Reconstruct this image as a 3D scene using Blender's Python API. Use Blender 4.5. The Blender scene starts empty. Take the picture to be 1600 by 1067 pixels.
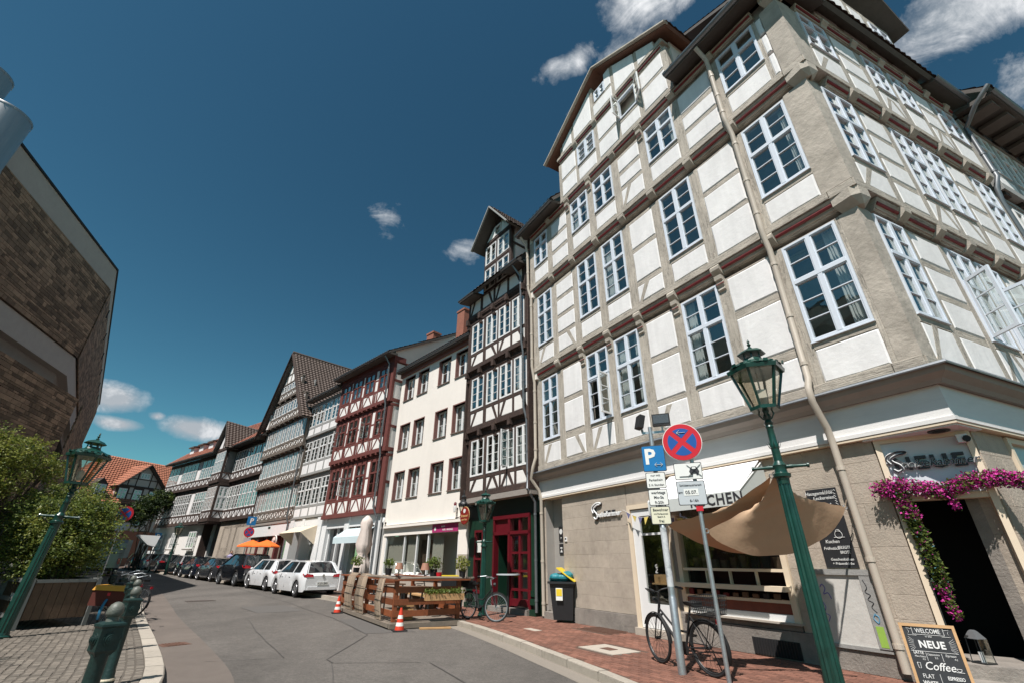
import bpy, math, random
from mathutils import Matrix, Vector
random.seed(7)
R = math.radians
scene = bpy.context.scene
COL = scene.collection
# ------------------------------------------------------------------ camera
cam_d = bpy.data.cameras.new('camera')
cam_d.sensor_width = 36; cam_d.lens = 694/1600*36
cam_d.clip_start = .05; cam_d.clip_end = 2000
cam = bpy.data.objects.new('camera', cam_d); COL.objects.link(cam)
_p = R(26.5); _r = R(.52)
_f = Vector((0, math.cos(_p), math.sin(_p))); _x = Vector((1, 0, 0)); _u = Vector((0, -math.sin(_p), math.cos(_p)))
_xr = _x*math.cos(_r)+_u*math.sin(_r); _ur = -_x*math.sin(_r)+_u*math.cos(_r)
m3 = Matrix((_xr, _ur, -_f)).transposed()
cam.matrix_world = Matrix.Translation((0, 0, 1.4)) @ m3.to_4x4()
scene.camera = cam
# ------------------------------------------------------------------ light
SUN = Vector((-.47*math.cos(R(59.5))/1.0, -.883*math.cos(R(59.5)), math.sin(R(59.5)))).normalized()
sd = bpy.data.lights.new('sun', 'SUN'); sd.energy = 4.9; sd.angle = R(.53); sd.color = (1, .95, .905)
so = bpy.data.objects.new('sun', sd); COL.objects.link(so)
so.rotation_euler = SUN.to_track_quat('Z', 'Y').to_euler()
W = bpy.data.worlds.new('World'); scene.world = W; W.use_nodes = True
wt = W.node_tree; wt.nodes.clear()
def wn(t, **k):
    n = wt.nodes.new(t)
    for a, b in k.items(): setattr(n, a, b)
    return n
sky = wn('ShaderNodeTexSky', sky_type='NISHITA'); sky.sun_disc = False
sky.sun_elevation = R(59.5); sky.sun_rotation = math.atan2(SUN.x, SUN.y)
sky.air_density = 1.0; sky.dust_density = .3; sky.ozone_density = 2.2
tint = wn('ShaderNodeMix', data_type='RGBA', blend_type='MULTIPLY'); tint.inputs[0].default_value = 1
tint.inputs[7].default_value = (.43, .71, .545, 1)
gm_ = wn('ShaderNodeGamma'); gm_.inputs[1].default_value = 1.42; wt.links.new(sky.outputs[0], gm_.inputs[0]); wt.links.new(gm_.outputs[0], tint.inputs[6])
tc = wn('ShaderNodeTexCoord')
nz = wn('ShaderNodeTexNoise'); nz.inputs['Scale'].default_value = 9; nz.inputs['Detail'].default_value = 9; nz.inputs['Roughness'].default_value = .68; nz.inputs['Distortion'].default_value = .9
wt.links.new(tc.outputs['Generated'], nz.inputs['Vector'])
nz2 = wn('ShaderNodeTexNoise'); nz2.inputs['Scale'].default_value = 26; nz2.inputs['Detail'].default_value = 8; nz2.inputs['Roughness'].default_value = .6
wt.links.new(tc.outputs['Generated'], nz2.inputs['Vector'])
def math_(op, a, b=None, c=None, clamp=False):
    n = wn('ShaderNodeMath', operation=op, use_clamp=clamp)
    for i, v in enumerate((a, b, c)):
        if v is None: continue
        if isinstance(v, (int, float)): n.inputs[i].default_value = v
        else: wt.links.new(v, n.inputs[i])
    return n.outputs[0]
# clouds: direction (azimuth from +Y, elevation), half width, half height, tilt, density, lump scale choice
CLOUDS = [(30, 61.5, 7.5, 4.0, 0, 1.3, 0), (20, 57, 7, 3.0, 40, 1.0, 0), (11.5, 58, 6, 2.6, 15, .86, 0), (11, 51.5, 7, 2.2, 60, .86, 0), (63, 44, 9, 5.0, -15, 1.35, 0), (61.5, 36.5, 3.2, 4.5, 0, .85, 0), (-20, 40, 4.2, 3.6, 20, .66, 1), (-7.3, 37.7, 4.8, 2.8, 10, .68, 1),
          (-43.6, 14.0, 4.8, 2.2, 0, 1.6, 1), (-42.2, 11.7, 3.4, 1.1, 0, 1.45, 1), (-39.3, 13.0, 1.3, .8, 0, 1.2, 1), (-35.6, 12.3, 5.2, 1.9, -3, 1.6, 1),
          (110, 30, 18, 9, 5, 1.1, 0), (170, 40, 20, 10, 0, 1.1, 0), (-120, 25, 22, 8, 0, 1.1, 0), (-80, 50, 12, 7, 0, .8, 0), (-160, 55, 12, 8, 0, .9, 0)]
total = None
for az, el, hw, hh, tl, dens, kind in CLOUDS:
    a, e = R(az), R(el)
    c = Vector((math.sin(a)*math.cos(e), math.cos(a)*math.cos(e), math.sin(e)))
    rt = Vector((math.cos(a), -math.sin(a), 0)); up = rt.cross(c)
    if up.z < 0: up = -up
    r2 = rt*math.cos(R(tl))+up*math.sin(R(tl)); u2 = -rt*math.sin(R(tl))+up*math.cos(R(tl))
    def dotn(v, s):
        n = wn('ShaderNodeVectorMath', operation='DOT_PRODUCT'); n.inputs[1].default_value = v/s
        wt.links.new(tc.outputs['Generated'], n.inputs[0]); return n.outputs['Value']
    dx = dotn(r2, math.sin(R(hw))); dy = dotn(u2, math.sin(R(hh)))
    oy = u2.dot(c)/math.sin(R(hh)); ox = r2.dot(c)/math.sin(R(hw))
    q = math_('ADD', math_('POWER', math_('ABSOLUTE', math_('SUBTRACT', dx, ox)), 2), math_('POWER', math_('ABSOLUTE', math_('SUBTRACT', dy, oy)), 2))
    front = math_('GREATER_THAN', dotn(c, 1), .5)
    m = math_('MULTIPLY', math_('MULTIPLY', math_('SUBTRACT', 1, math_('SQRT', q), clamp=True), dens), front)
    total = m if total is None else math_('MAXIMUM', total, m)
nn = math_('ADD', math_('MULTIPLY', nz.outputs[0], .62), math_('MULTIPLY', nz2.outputs[0], .38))
cl = math_('MULTIPLY', math_('SUBTRACT', math_('ADD', math_('MULTIPLY', nn, 1.55), math_('MULTIPLY', total, .95)), 1.10), 1.6, clamp=True)
cl = math_('MULTIPLY', cl, math_('MULTIPLY', total, 2.4, clamp=True))
cmix = wn('ShaderNodeMix', data_type='RGBA'); wt.links.new(cl, cmix.inputs[0]); wt.links.new(tint.outputs[2], cmix.inputs[6])
ccol = wn('ShaderNodeMix', data_type='RGBA'); wt.links.new(math_('MULTIPLY', math_('SUBTRACT', nn, .42), 5, clamp=True), ccol.inputs[0])
ccol.inputs[6].default_value = (6.0, 6.6, 7.2, 1); ccol.inputs[7].default_value = (14.5, 14.6, 14.8, 1)
wt.links.new(ccol.outputs[2], cmix.inputs[7])
bg = wn('ShaderNodeBackground'); bg.inputs[1].default_value = .054
wt.links.new(cmix.outputs[2], bg.inputs[0])
wo = wn('ShaderNodeOutputWorld'); wt.links.new(bg.outputs[0], wo.inputs[0])
scene.view_settings.view_transform = 'Standard'; scene.view_settings.look = 'None'
scene.view_settings.exposure = 0.42; scene.view_settings.gamma = 1.0; scene.view_settings.use_curve_mapping = False
scene.render.engine = 'CYCLES'
scene.cycles.max_bounces = 6; scene.cycles.transparent_max_bounces = 8; scene.cycles.caustics_reflective = False; scene.cycles.caustics_refractive = False
# ------------------------------------------------------------------ materials
MATS = {}
def mat(name, col, rough=.8, var=.12, scale=8, bump=0., bscale=None, metal=0, spec=.5, col2=None, fac=.5, coat=0, streak=False, detail=6, ang=None):
    """procedural material: base colour mottled by noise, optional second colour in patches, noise bump"""
    if name in MATS: return MATS[name]
    m = bpy.data.materials.new(name); m.use_nodes = True; t = m.node_tree; b = t.nodes['Principled BSDF']
    def N(k, **kw):
        n = t.nodes.new(k)
        for a, v in kw.items(): setattr(n, a, v)
        return n
    L = t.links.new
    co = N('ShaderNodeTexCoord'); v = co.outputs['Object']
    if streak:
        mp = N('ShaderNodeMapping'); mp.inputs['Scale'].default_value = streak; L(v, mp.inputs[0]); v = mp.outputs[0]
    n1 = N('ShaderNodeTexNoise'); n1.inputs['Scale'].default_value = scale; n1.inputs['Detail'].default_value = detail; n1.inputs['Roughness'].default_value = .65; L(v, n1.inputs['Vector'])
    mx = N('ShaderNodeMix', data_type='RGBA'); L(n1.outputs[0], mx.inputs[0])
    mx.inputs[6].default_value = (*[c*(1-var*1.6) for c in col], 1); mx.inputs[7].default_value = (*[min(1, c*(1+var*1.4)) for c in col], 1)
    out = mx.outputs[2]
    if col2:
        n2 = N('ShaderNodeTexNoise'); n2.inputs['Scale'].default_value = scale*.45; n2.inputs['Detail'].default_value = 7; n2.inputs['Roughness'].default_value = .7; L(co.outputs['Object'], n2.inputs['Vector'])
        rp = N('ShaderNodeMapRange'); rp.inputs[1].default_value = 1-fac-.06; rp.inputs[2].default_value = 1-fac+.10; L(n2.outputs[0], rp.inputs[0])
        m2 = N('ShaderNodeMix', data_type='RGBA'); L(rp.outputs[0], m2.inputs[0]); L(out, m2.inputs[6]); m2.inputs[7].default_value = (*col2, 1); out = m2.outputs[2]
    L(out, b.inputs['Base Color'])
    b.inputs['Roughness'].default_value = rough; b.inputs['Metallic'].default_value = metal
    b.inputs['Specular IOR Level'].default_value = spec; b.inputs['Coat Weight'].default_value = coat
    if bump:
        n3 = N('ShaderNodeTexNoise'); n3.inputs['Scale'].default_value = bscale or scale*3; n3.inputs['Detail'].default_value = 8; n3.inputs['Roughness'].default_value = .6; L(v, n3.inputs['Vector'])
        bp = N('ShaderNodeBump'); bp.inputs['Strength'].default_value = min(1, bump*1.0); bp.inputs['Distance'].default_value = .012*max(1, bump); L(n3.outputs[0], bp.inputs['Height']); L(bp.outputs[0], b.inputs['Normal'])
    MATS[name] = m; return m
def blotch(m, scale, lo, hi, stretch=(1, 1, 1)):
    """wide stains and worn tracks over a surface"""
    t = m.node_tree; b = t.nodes['Principled BSDF']; src = b.inputs['Base Color'].links[0].from_socket
    co = t.nodes.new('ShaderNodeTexCoord'); mp = t.nodes.new('ShaderNodeMapping'); mp.inputs['Scale'].default_value = stretch; mp.inputs['Rotation'].default_value = (0, 0, .72); t.links.new(co.outputs['Object'], mp.inputs[0])
    n = t.nodes.new('ShaderNodeTexNoise'); n.inputs['Scale'].default_value = scale; n.inputs['Detail'].default_value = 8; n.inputs['Roughness'].default_value = .62; n.inputs['Distortion'].default_value = .6; t.links.new(mp.outputs[0], n.inputs['Vector'])
    mr = t.nodes.new('ShaderNodeMapRange'); mr.inputs[1].default_value = .32; mr.inputs[2].default_value = .68; mr.inputs[3].default_value = lo; mr.inputs[4].default_value = hi; t.links.new(n.outputs[0], mr.inputs[0])
    hs = t.nodes.new('ShaderNodeHueSaturation'); t.links.new(src, hs.inputs['Color']); t.links.new(mr.outputs[0], hs.inputs['Value']); t.links.new(hs.outputs[0], b.inputs['Base Color']); return m
def grain(m, sc, lo=.80, hi=1.12):
    """weathered grain and drying cracks drawn out along the timber"""
    t = m.node_tree; b = t.nodes['Principled BSDF']; src = b.inputs['Base Color'].links[0].from_socket
    co = t.nodes.new('ShaderNodeTexCoord'); mp = t.nodes.new('ShaderNodeMapping'); mp.inputs['Scale'].default_value = sc; t.links.new(co.outputs['Object'], mp.inputs[0])
    n = t.nodes.new('ShaderNodeTexNoise'); n.inputs['Scale'].default_value = 3.2; n.inputs['Detail'].default_value = 7; n.inputs['Roughness'].default_value = .6; t.links.new(mp.outputs[0], n.inputs['Vector'])
    mr = t.nodes.new('ShaderNodeMapRange'); mr.inputs[1].default_value = .3; mr.inputs[2].default_value = .7; mr.inputs[3].default_value = lo; mr.inputs[4].default_value = hi; t.links.new(n.outputs[0], mr.inputs[0])
    n2 = t.nodes.new('ShaderNodeTexNoise'); n2.inputs['Scale'].default_value = 1.7; n2.inputs['Detail'].default_value = 4; t.links.new(mp.outputs[0], n2.inputs['Vector'])
    def M(op, a, c, cl=False):
        q = t.nodes.new('ShaderNodeMath'); q.operation = op; q.use_clamp = cl
        for i, v in enumerate((a, c)):
            if isinstance(v, (int, float)): q.inputs[i].default_value = v
            else: t.links.new(v, q.inputs[i])
        return q.outputs[0]
    cr = M('MULTIPLY', M('ABSOLUTE', M('SUBTRACT', n2.outputs[0], .5), 0), 45, True); f = M('ADD', M('MULTIPLY', cr, .42), .58); v = M('MULTIPLY', mr.outputs[0], f)
    hs = t.nodes.new('ShaderNodeHueSaturation'); t.links.new(src, hs.inputs['Color']); t.links.new(v, hs.inputs['Value']); t.links.new(hs.outputs[0], b.inputs['Base Color'])
    bp = t.nodes.new('ShaderNodeBump'); bp.inputs['Strength'].default_value = .8; bp.inputs['Distance'].default_value = .012; t.links.new(v, bp.inputs['Height'])
    if b.inputs['Normal'].links: t.links.new(b.inputs['Normal'].links[0].from_socket, bp.inputs['Normal'])
    t.links.new(bp.outputs[0], b.inputs['Normal']); return m
def objvar(m, amt):
    """give each piece its own shade (bricks, stones, setts)"""
    t = m.node_tree; b = t.nodes['Principled BSDF']; lk = b.inputs['Base Color'].links[0]; src = lk.from_socket
    oi = t.nodes.new('ShaderNodeObjectInfo'); mr = t.nodes.new('ShaderNodeMapRange'); mr.inputs[3].default_value = 1-amt; mr.inputs[4].default_value = 1+amt*.8
    ge = t.nodes.new('ShaderNodeNewGeometry'); ad = t.nodes.new('ShaderNodeMath'); ad.operation = 'ADD'
    t.links.new(ge.outputs['Random Per Island'], ad.inputs[0]); t.links.new(oi.outputs['Random'], ad.inputs[1])
    fr = t.nodes.new('ShaderNodeMath'); fr.operation = 'FRACT'; t.links.new(ad.outputs[0], fr.inputs[0])
    t.links.new(fr.outputs[0], mr.inputs[0])
    hs = t.nodes.new('ShaderNodeHueSaturation'); t.links.new(src, hs.inputs['Color']); t.links.new(mr.outputs[0], hs.inputs['Value'])
    t.links.new(hs.outputs[0], b.inputs['Base Color']); return m
plaster = mat('white_plaster', (.81, .79, .775), .9, .025, 3, .5, 9, streak=(1, 1, 1), col2=(.755, .735, .715), fac=.30)
timber_grey = mat('grey_beige_timber', (.46, .41, .345), .85, .14, 5, .8, 22, col2=(.39, .345, .285), fac=.40)
stone_post = mat('grey_rendered_post', (.44, .39, .33), .9, .14, 4, 1.4, 9, col2=(.35, .31, .26), fac=.46)
red_paint = mat('dark_red_paint', (.19, .018, .02), .6, .2, 10)
white_paint = mat('bluish_white_paint', (.67, .715, .78), .45, .04, 6, .1)
glass_dark = None
curtain_m = mat('white_curtain', (.62, .63, .62), .9, .1, 20)
dark_room = mat('dark_room', (.26, .255, .24), .9, .3, 2)
zinc = mat('zinc_sheet', (.34, .36, .38), .45, .2, 6, .1, metal=.7)
pipe_beige = mat('beige_downpipe', (.50, .435, .36), .5, .08, 5, .1)
pipe_grey = mat('grey_downpipe', (.20, .21, .22), .4, .15, 5, .1, metal=.5)
stone_beige = objvar(mat('beige_ashlar', (.44, .375, .305), .9, .14, 7, .8, 30, col2=(.36, .305, .25), fac=.42), .07)
stone_plinth = mat('plinth_stone', (.27, .24, .21), .9, .2, 5, 1.0, 25, col2=(.20, .18, .16), fac=.42)
fascia_w = mat('white_fascia_board', (.74, .72, .70), .7, .05, 4, .25, 8, streak=(1, 1, 6))
cornice_m = mat('grey_cornice', (.30, .265, .235), .75, .1, 5, .4)
cream = mat('cream_frame_paint', (.72, .60, .45), .6, .06, 5, .1)
white_m = mat('plain_white_paint', (.76, .76, .75), .5, .05, 5)
offwhite = mat('offwhite_plaster', (.83, .775, .705), .92, .04, 1.6, .35, 12, col2=(.77, .715, .65), fac=.36)
reveal_m = mat('brown_red_reveal', (.215, .10, .085), .8, .12, 6)
timber_dark = mat('dark_brown_timber', (.058, .034, .026), .8, .35, 7, .8, 25, col2=(.11, .068, .05), fac=.4)
timber_red = mat('oxblood_timber', (.15, .042, .034), .75, .2, 6, .5, 25)
timber_lgrey = mat('light_grey_timber', (.30, .295, .28), .8, .12, 6, .5, 25)
timber_old = mat('weathered_brown_timber', (.15, .122, .098), .85, .3, 7, .6, 25, col2=(.07, .05, .04), fac=.42)
plaster_b = mat('warm_white_infill', (.80, .77, .73), .9, .05, 4, .4)
plaster_pink = mat('pinkish_infill', (.50, .42, .38), .9, .06, 4, .4)
tile_dark = mat('dark_brown_tile', (.095, .066, .052), .7, .35, 3, .4, 20)
tile_orange = mat('orange_clay_tile', (.38, .14, .078), .8, .25, 2.2, .4, 20)
tile_brown = mat('brown_orange_tile', (.30, .11, .07), .8, .3, 2.2, .4, 20)
brick_red = mat('red_brick', (.29, .11, .07), .85, .25, 8, .5)
soffit_m = mat('brown_soffit_board', (.19, .085, .055), .7, .15, 6, .3)
eave_dark = mat('dark_eave_board', (.085, .072, .062), .7, .2, 6, .3)
green_lamp = mat('dark_green_gloss_paint', (.006, .046, .034), .36, .25, 6, .15, 30, coat=.3)
green_bollard = mat('worn_green_bollard_paint', (.010, .030, .026), .45, .3, 9, .5, 40, col2=(.07, .07, .05), fac=.33)
iron = mat('black_iron', (.02, .021, .022), .45, .2, 8)
steel = mat('galvanised_steel', (.45, .48, .50), .42, .18, 14, .1, metal=.75)
steel_duct = mat('brushed_steel_duct', (.42, .41, .40), .42, .1, 3, metal=.8, streak=(6, 6, .3))
green_shop = mat('bottle_green_paint', (.008, .035, .02), .4, .2, 6, .1)
red_shop = mat('crimson_frame_paint', (.115, .006, .012), .4, .12, 6)
concrete_l = mat('light_concrete', (.40, .36, .325), .85, .08, 3, .3)
stone_wall = objvar(mat('brown_rubble_stone', (.25, .165, .108), .9, .25, 5, 1.2, 18), .55)
mortar = mat('mortar', (.17, .125, .10), .95, .1, 10, .4)
asphalt = mat('asphalt', (.118, .106, .094), .9, .30, 45, .7, 150, col2=(.092, .083, .074), fac=.46, detail=9)
gutter_s = mat('gutter_strip_asphalt', (.135, .112, .095), .9, .12, 50, .4, 170)
seam_m = mat('tar_seam', (.072, .067, .062), .7, .2, 20)
kerb_m = objvar(mat('granite_kerb', (.40, .355, .295), .85, .15, 14, .6, 60, col2=(.31, .275, .23), fac=.42), .1)
sett_m = objvar(mat('stone_sett', (.175, .15, .122), .85, .2, 20, .7, 60), .25)
joint_m = mat('sandy_joint', (.10, .085, .068), .95, .2, 40, .3)
paver_m = objvar(mat('red_clay_paver', (.205, .092, .062), .85, .25, 16, .5, 70, col2=(.15, .075, .055), fac=.4), .28)
paver_joint = mat('paver_joint', (.10, .062, .045), .95, .2, 40, .3)
slab_m = mat('concrete_slab', (.42, .37, .31), .9, .1, 8, .4)
rust = mat('rusty_iron_grate', (.12, .06, .04), .8, .25, 14, .4)
wood_deck = objvar(mat('reddish_deck_wood', (.24, .072, .026), .6, .3, 6, .4, 30, streak=(1, 1, 1)), .22)
wood_grey = mat('weathered_grey_wood', (.20, .165, .13), .8, .25, 8, .5, 30)
wood_light = mat('light_wood', (.50, .30, .14), .6, .15, 8, .2)
wood_planter = mat('brown_plank_wood', (.13, .078, .048), .7, .3, 4, .4, 20)
metal_planter = mat('grey_metal_frame', (.20, .205, .195), .6, .15, 8)
willow = objvar(mat('woven_willow', (.33, .25, .18), .85, .3, 22, .6, 60), .5)
tarp = mat('tan_sail_cloth', (.56, .37, .235), .85, .08, 3, .3, 14)
awn_w = mat('white_awning_cloth', (.88, .88, .87), .8, .03, 3)
awn_g = mat('pale_grey_cloth', (.55, .58, .56), .8, .05, 3)
text_dark = mat('dark_lettering', (.03, .03, .035), .6, .05, 5)
black_m = mat('matt_black', (.012, .012, .013), .7, .2, 8)
chalk = mat('chalk_white', (.68, .68, .66), .9, .2, 60)
slate = mat('blackboard', (.018, .019, .022), .6, .3, 8)
rubber = mat('rubber', (.014, .014, .015), .7, .2, 12)
chrome = mat('chrome', (.6, .6, .6), .2, .1, 8, metal=1)
sign_red = mat('sign_red', (.55, .012, .025), .4, .04, 5)
sign_blue = mat('sign_blue', (.012, .085, .32), .4, .05, 5)
sign_pblue = mat('parking_sign_blue', (.01, .17, .42), .4, .08, 5)
sign_white = mat('sign_white', (.78, .78, .74), .4, .05, 5)
sign_grey = mat('sign_grey', (.50, .53, .55), .4, .05, 5)
bin_m = mat('charcoal_plastic', (.018, .019, .021), .5, .15, 8, .1)
yellow_m = mat('yellow_plastic', (.75, .55, .03), .5, .1, 8)
teal_bag = mat('teal_plastic_bag', (.02, .20, .24), .4, .35, 12, .8, 20)
magenta = mat('magenta_sign', (.38, .03, .14), .5, .05, 5)
orange_c = mat('orange_parasol_cloth', (.85, .15, .015), .8, .05, 5)
pale_c = mat('pale_pink_cloth', (.72, .62, .56), .85, .1, 9, .3)
cone_o = mat('cone_red', (.62, .05, .02), .5, .08, 8)
def leafy(name, c):
    m = mat(name, c, .55, .45, 40); t = m.node_tree; b = t.nodes['Principled BSDF']; tr = t.nodes.new('ShaderNodeBsdfTranslucent'); t.links.new(b.inputs['Base Color'].links[0].from_socket, tr.inputs[0])
    mx = t.nodes.new('ShaderNodeMixShader'); mx.inputs[0].default_value = .4; t.links.new(b.outputs[0], mx.inputs[1]); t.links.new(tr.outputs[0], mx.inputs[2]); t.links.new(mx.outputs[0], t.nodes['Material Output'].inputs[0]); return m
leaf_l = leafy('yellow_green_leaf', (.25, .27, .05)); leaf_m = leafy('mid_green_leaf', (.15, .20, .04)); leaf_d = leafy('dark_green_leaf', (.03, .055, .014))
bark = mat('bark', (.10, .075, .055), .9, .3, 10, .8)
flower = mat('magenta_blossom', (.52, .025, .27), .7, .3, 40)
flower_b = mat('teal_sprig', (.06, .16, .18), .7, .3, 40)
blotch(asphalt, .35, .74, 1.26, (1, .35, 1)); blotch(asphalt, 3.0, .90, 1.10); blotch(asphalt, 14, .86, 1.14); blotch(timber_grey, 2.2, .84, 1.12, (1, 1, .5)); blotch(stone_post, 1.3, .82, 1.12); blotch(gutter_s, .8, .85, 1.15); blotch(offwhite, .7, .95, 1.03, (1, 1, .4)); blotch(fascia_w, 1.1, .9, 1.04, (.3, .3, 1)); blotch(stone_beige, .8, .86, 1.1); blotch(stone_plinth, 1.2, .75, 1.15); blotch(paver_m, .9, .78, 1.2); blotch(sett_m, .8, .8, 1.15); blotch(green_lamp, 3, .7, 1.4); blotch(plaster, .9, .94, 1.03); blotch(plaster, 2.5, .90, 1.04, (1.6, 1.6, .3)); blotch(asphalt, 40, .78, 1.22)
timber_v, timber_h = timber_grey.copy(), timber_grey.copy(); timber_v.name = 'grey_beige_timber_upright'; timber_h.name = 'grey_beige_timber_level'; grain(timber_v, (9, 9, .7)); grain(timber_h, (.8, .8, 11)); grain(timber_dark, (5, 5, 5)); blotch(stone_wall, 1.5, .8, 1.2)
def glass(name, tint_=(.95, .975, .97), refl=1.0, trans=.55):
    m = bpy.data.materials.new(name); m.use_nodes = True; t = m.node_tree; t.nodes.clear()
    tr = t.nodes.new('ShaderNodeBsdfTransparent'); tr.inputs[0].default_value = (*tint_, 1)
    gl = t.nodes.new('ShaderNodeBsdfGlossy'); gl.inputs['Roughness'].default_value = .015; gl.inputs[0].default_value = (.96, .97, .90, 1)
    lw = t.nodes.new('ShaderNodeLayerWeight'); lw.inputs[0].default_value = .5; fr = t.nodes.new('ShaderNodeMath'); fr.operation = 'POWER'; fr.inputs[1].default_value = 3.5; t.links.new(lw.outputs['Facing'], fr.inputs[0])
    nz_ = t.nodes.new('ShaderNodeTexNoise'); nz_.inputs['Scale'].default_value = 1.7; bp = t.nodes.new('ShaderNodeBump'); bp.inputs['Strength'].default_value = .25; bp.inputs['Distance'].default_value = .02
    tc_ = t.nodes.new('ShaderNodeTexCoord'); t.links.new(tc_.outputs['Object'], nz_.inputs[0]); t.links.new(nz_.outputs[0], bp.inputs['Height']); t.links.new(bp.outputs[0], gl.inputs['Normal'])
    mu = t.nodes.new('ShaderNodeMath'); mu.operation = 'MULTIPLY_ADD'; mu.inputs[1].default_value = refl*.85; mu.inputs[2].default_value = .13; mu.use_clamp = True
    t.links.new(fr.outputs[0], mu.inputs[0])
    mx = t.nodes.new('ShaderNodeMixShader'); t.links.new(mu.outputs[0], mx.inputs[0]); t.links.new(tr.outputs[0], mx.inputs[1]); t.links.new(gl.outputs[0], mx.inputs[2])
    o = t.nodes.new('ShaderNodeOutputMaterial'); t.links.new(mx.outputs[0], o.inputs[0]); return m
glass_m = glass('window_glass')
glass_lamp = glass('lantern_glass', (.88, .84, .76), .5)
def paint(name, c, rough=.25):
    m = mat(name, c, rough, .03, 3, coat=1.0); return m
# ------------------------------------------------------------------ mesh helpers
class MB:
    def __init__(s): s.v = []; s.f = []; s.m = []
    def add(s, vs, fs, mi=0):
        o = len(s.v); s.v += [tuple(v) for v in vs]; s.f += [tuple(i+o for i in f) for f in fs]; s.m += [mi]*len(fs); return s
    def box(s, x0, x1, y0, y1, z0, z1, mi=0, M=None):
        vs = [Vector(p) for p in ((x0, y0, z0), (x1, y0, z0), (x1, y1, z0), (x0, y1, z0), (x0, y0, z1), (x1, y0, z1), (x1, y1, z1), (x0, y1, z1))]
        if M: vs = [M @ v for v in vs]
        return s.add(vs, [(0, 3, 2, 1), (4, 5, 6, 7), (0, 1, 5, 4), (1, 2, 6, 5), (2, 3, 7, 6), (3, 0, 4, 7)], mi)
    def bar(s, a, b, w, d, mi=0, up=(0, 0, 1)):
        a, b = Vector(a), Vector(b); z = (b-a).normalized(); x = Vector(up).cross(z)
        if x.length < 1e-3: x = Vector((1, 0, 0)).cross(z)
        x.normalize(); y = z.cross(x); vs = []
        for p in (a, b):
            for i, j in ((-1, -1), (1, -1), (1, 1), (-1, 1)): vs.append(p+x*w/2*i+y*d/2*j)
        return s.add(vs, [(0, 3, 2, 1), (4, 5, 6, 7), (0, 1, 5, 4), (1, 2, 6, 5), (2, 3, 7, 6), (3, 0, 4, 7)], mi)
    def slab(s, poly, yb, yf, inset=0., fr=None, mi=0):
        """convex outline in x,z extruded from yb to yf, the front face drawn in by inset and standing fr further out"""
        n = len(poly); cx = sum(p[0] for p in poly)/n; cz = sum(p[1] for p in poly)/n
        area = sum(poly[i][0]*poly[(i+1) % n][1]-poly[(i+1) % n][0]*poly[i][1] for i in range(n))
        if area < 0: poly = poly[::-1]
        vs = [(x, yb, z) for x, z in poly]+[(x, yf, z) for x, z in poly]
        fs = [(i, (i+1) % n, n+(i+1) % n, n+i) for i in range(n)]
        if fr:
            inn = []
            for i in range(n):
                p0, p1, p2 = Vector(poly[i-1]), Vector(poly[i]), Vector(poly[(i+1) % n])
                e1 = (p1-p0).normalized(); e2 = (p2-p1).normalized(); n1 = Vector((-e1.y, e1.x)); n2 = Vector((-e2.y, e2.x))
                k = max(.35, 1+n1.dot(n2)); q = p1+(n1+n2)*inset/k; inn.append(q)
            vs += [(q.x, yf-fr, q.y) for q in inn]
            fs += [(n+i, n+(i+1) % n, 2*n+(i+1) % n, 2*n+i) for i in range(n)]+[tuple(range(2*n, 3*n))]
        else: fs.append(tuple(range(n, 2*n)))
        fs.append(tuple(range(n-1, -1, -1)))
        return s.add(vs, fs, mi)
    def prism(s, poly, z0, z1, mi=0):
        n = len(poly); vs = [(x, y, z0) for x, y in poly]+[(x, y, z1) for x, y in poly]
        return s.add(vs, [(i, (i+1) % n, n+(i+1) % n, n+i) for i in range(n)]+[tuple(range(n-1, -1, -1)), tuple(range(n, 2*n))], mi)
    def tube(s, pts, r, n=8, mi=0, caps=True):
        pts = [Vector(p) for p in pts]; k = len(pts); rr = r if isinstance(r, (list, tuple)) else [r]*k; vs = []; px = None
        for i, p in enumerate(pts):
            t = (pts[min(i+1, k-1)]-pts[max(i-1, 0)])
            t = t.normalized() if t.length > 1e-9 else Vector((0, 0, 1))
            if px is None:
                px = t.cross(Vector((0, 0, 1)))
                if px.length < .1: px = t.cross(Vector((0, 1, 0)))
            else: px = px-t*px.dot(t)
            px.normalize(); py = t.cross(px)
            for j in range(n):
                a = 2*math.pi*j/n; vs.append(p+(px*math.cos(a)+py*math.sin(a))*rr[i])
        fs = [(i*n+j, i*n+(j+1) % n, (i+1)*n+(j+1) % n, (i+1)*n+j) for i in range(k-1) for j in range(n)]
        if caps: fs += [tuple(range(n-1, -1, -1)), tuple(range((k-1)*n, k*n))]
        return s.add(vs, fs, mi)
    def lathe(s, prof, n=16, c=(0, 0), mi=0, flute=0, rot=0):
        k = len(prof); vs = []
        for r, z in prof:
            for j in range(n):
                a = 2*math.pi*(j+rot)/n; q = r*(1-flute*(j % 2)) if flute else r
                vs.append((c[0]+q*math.cos(a), c[1]+q*math.sin(a), z))
        fs = [(i*n+j, i*n+(j+1) % n, (i+1)*n+(j+1) % n, (i+1)*n+j) for i in range(k-1) for j in range(n)]
        fs += [tuple(range(n-1, -1, -1)), tuple(range((k-1)*n, k*n))]
        return s.add(vs, fs, mi)
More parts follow.
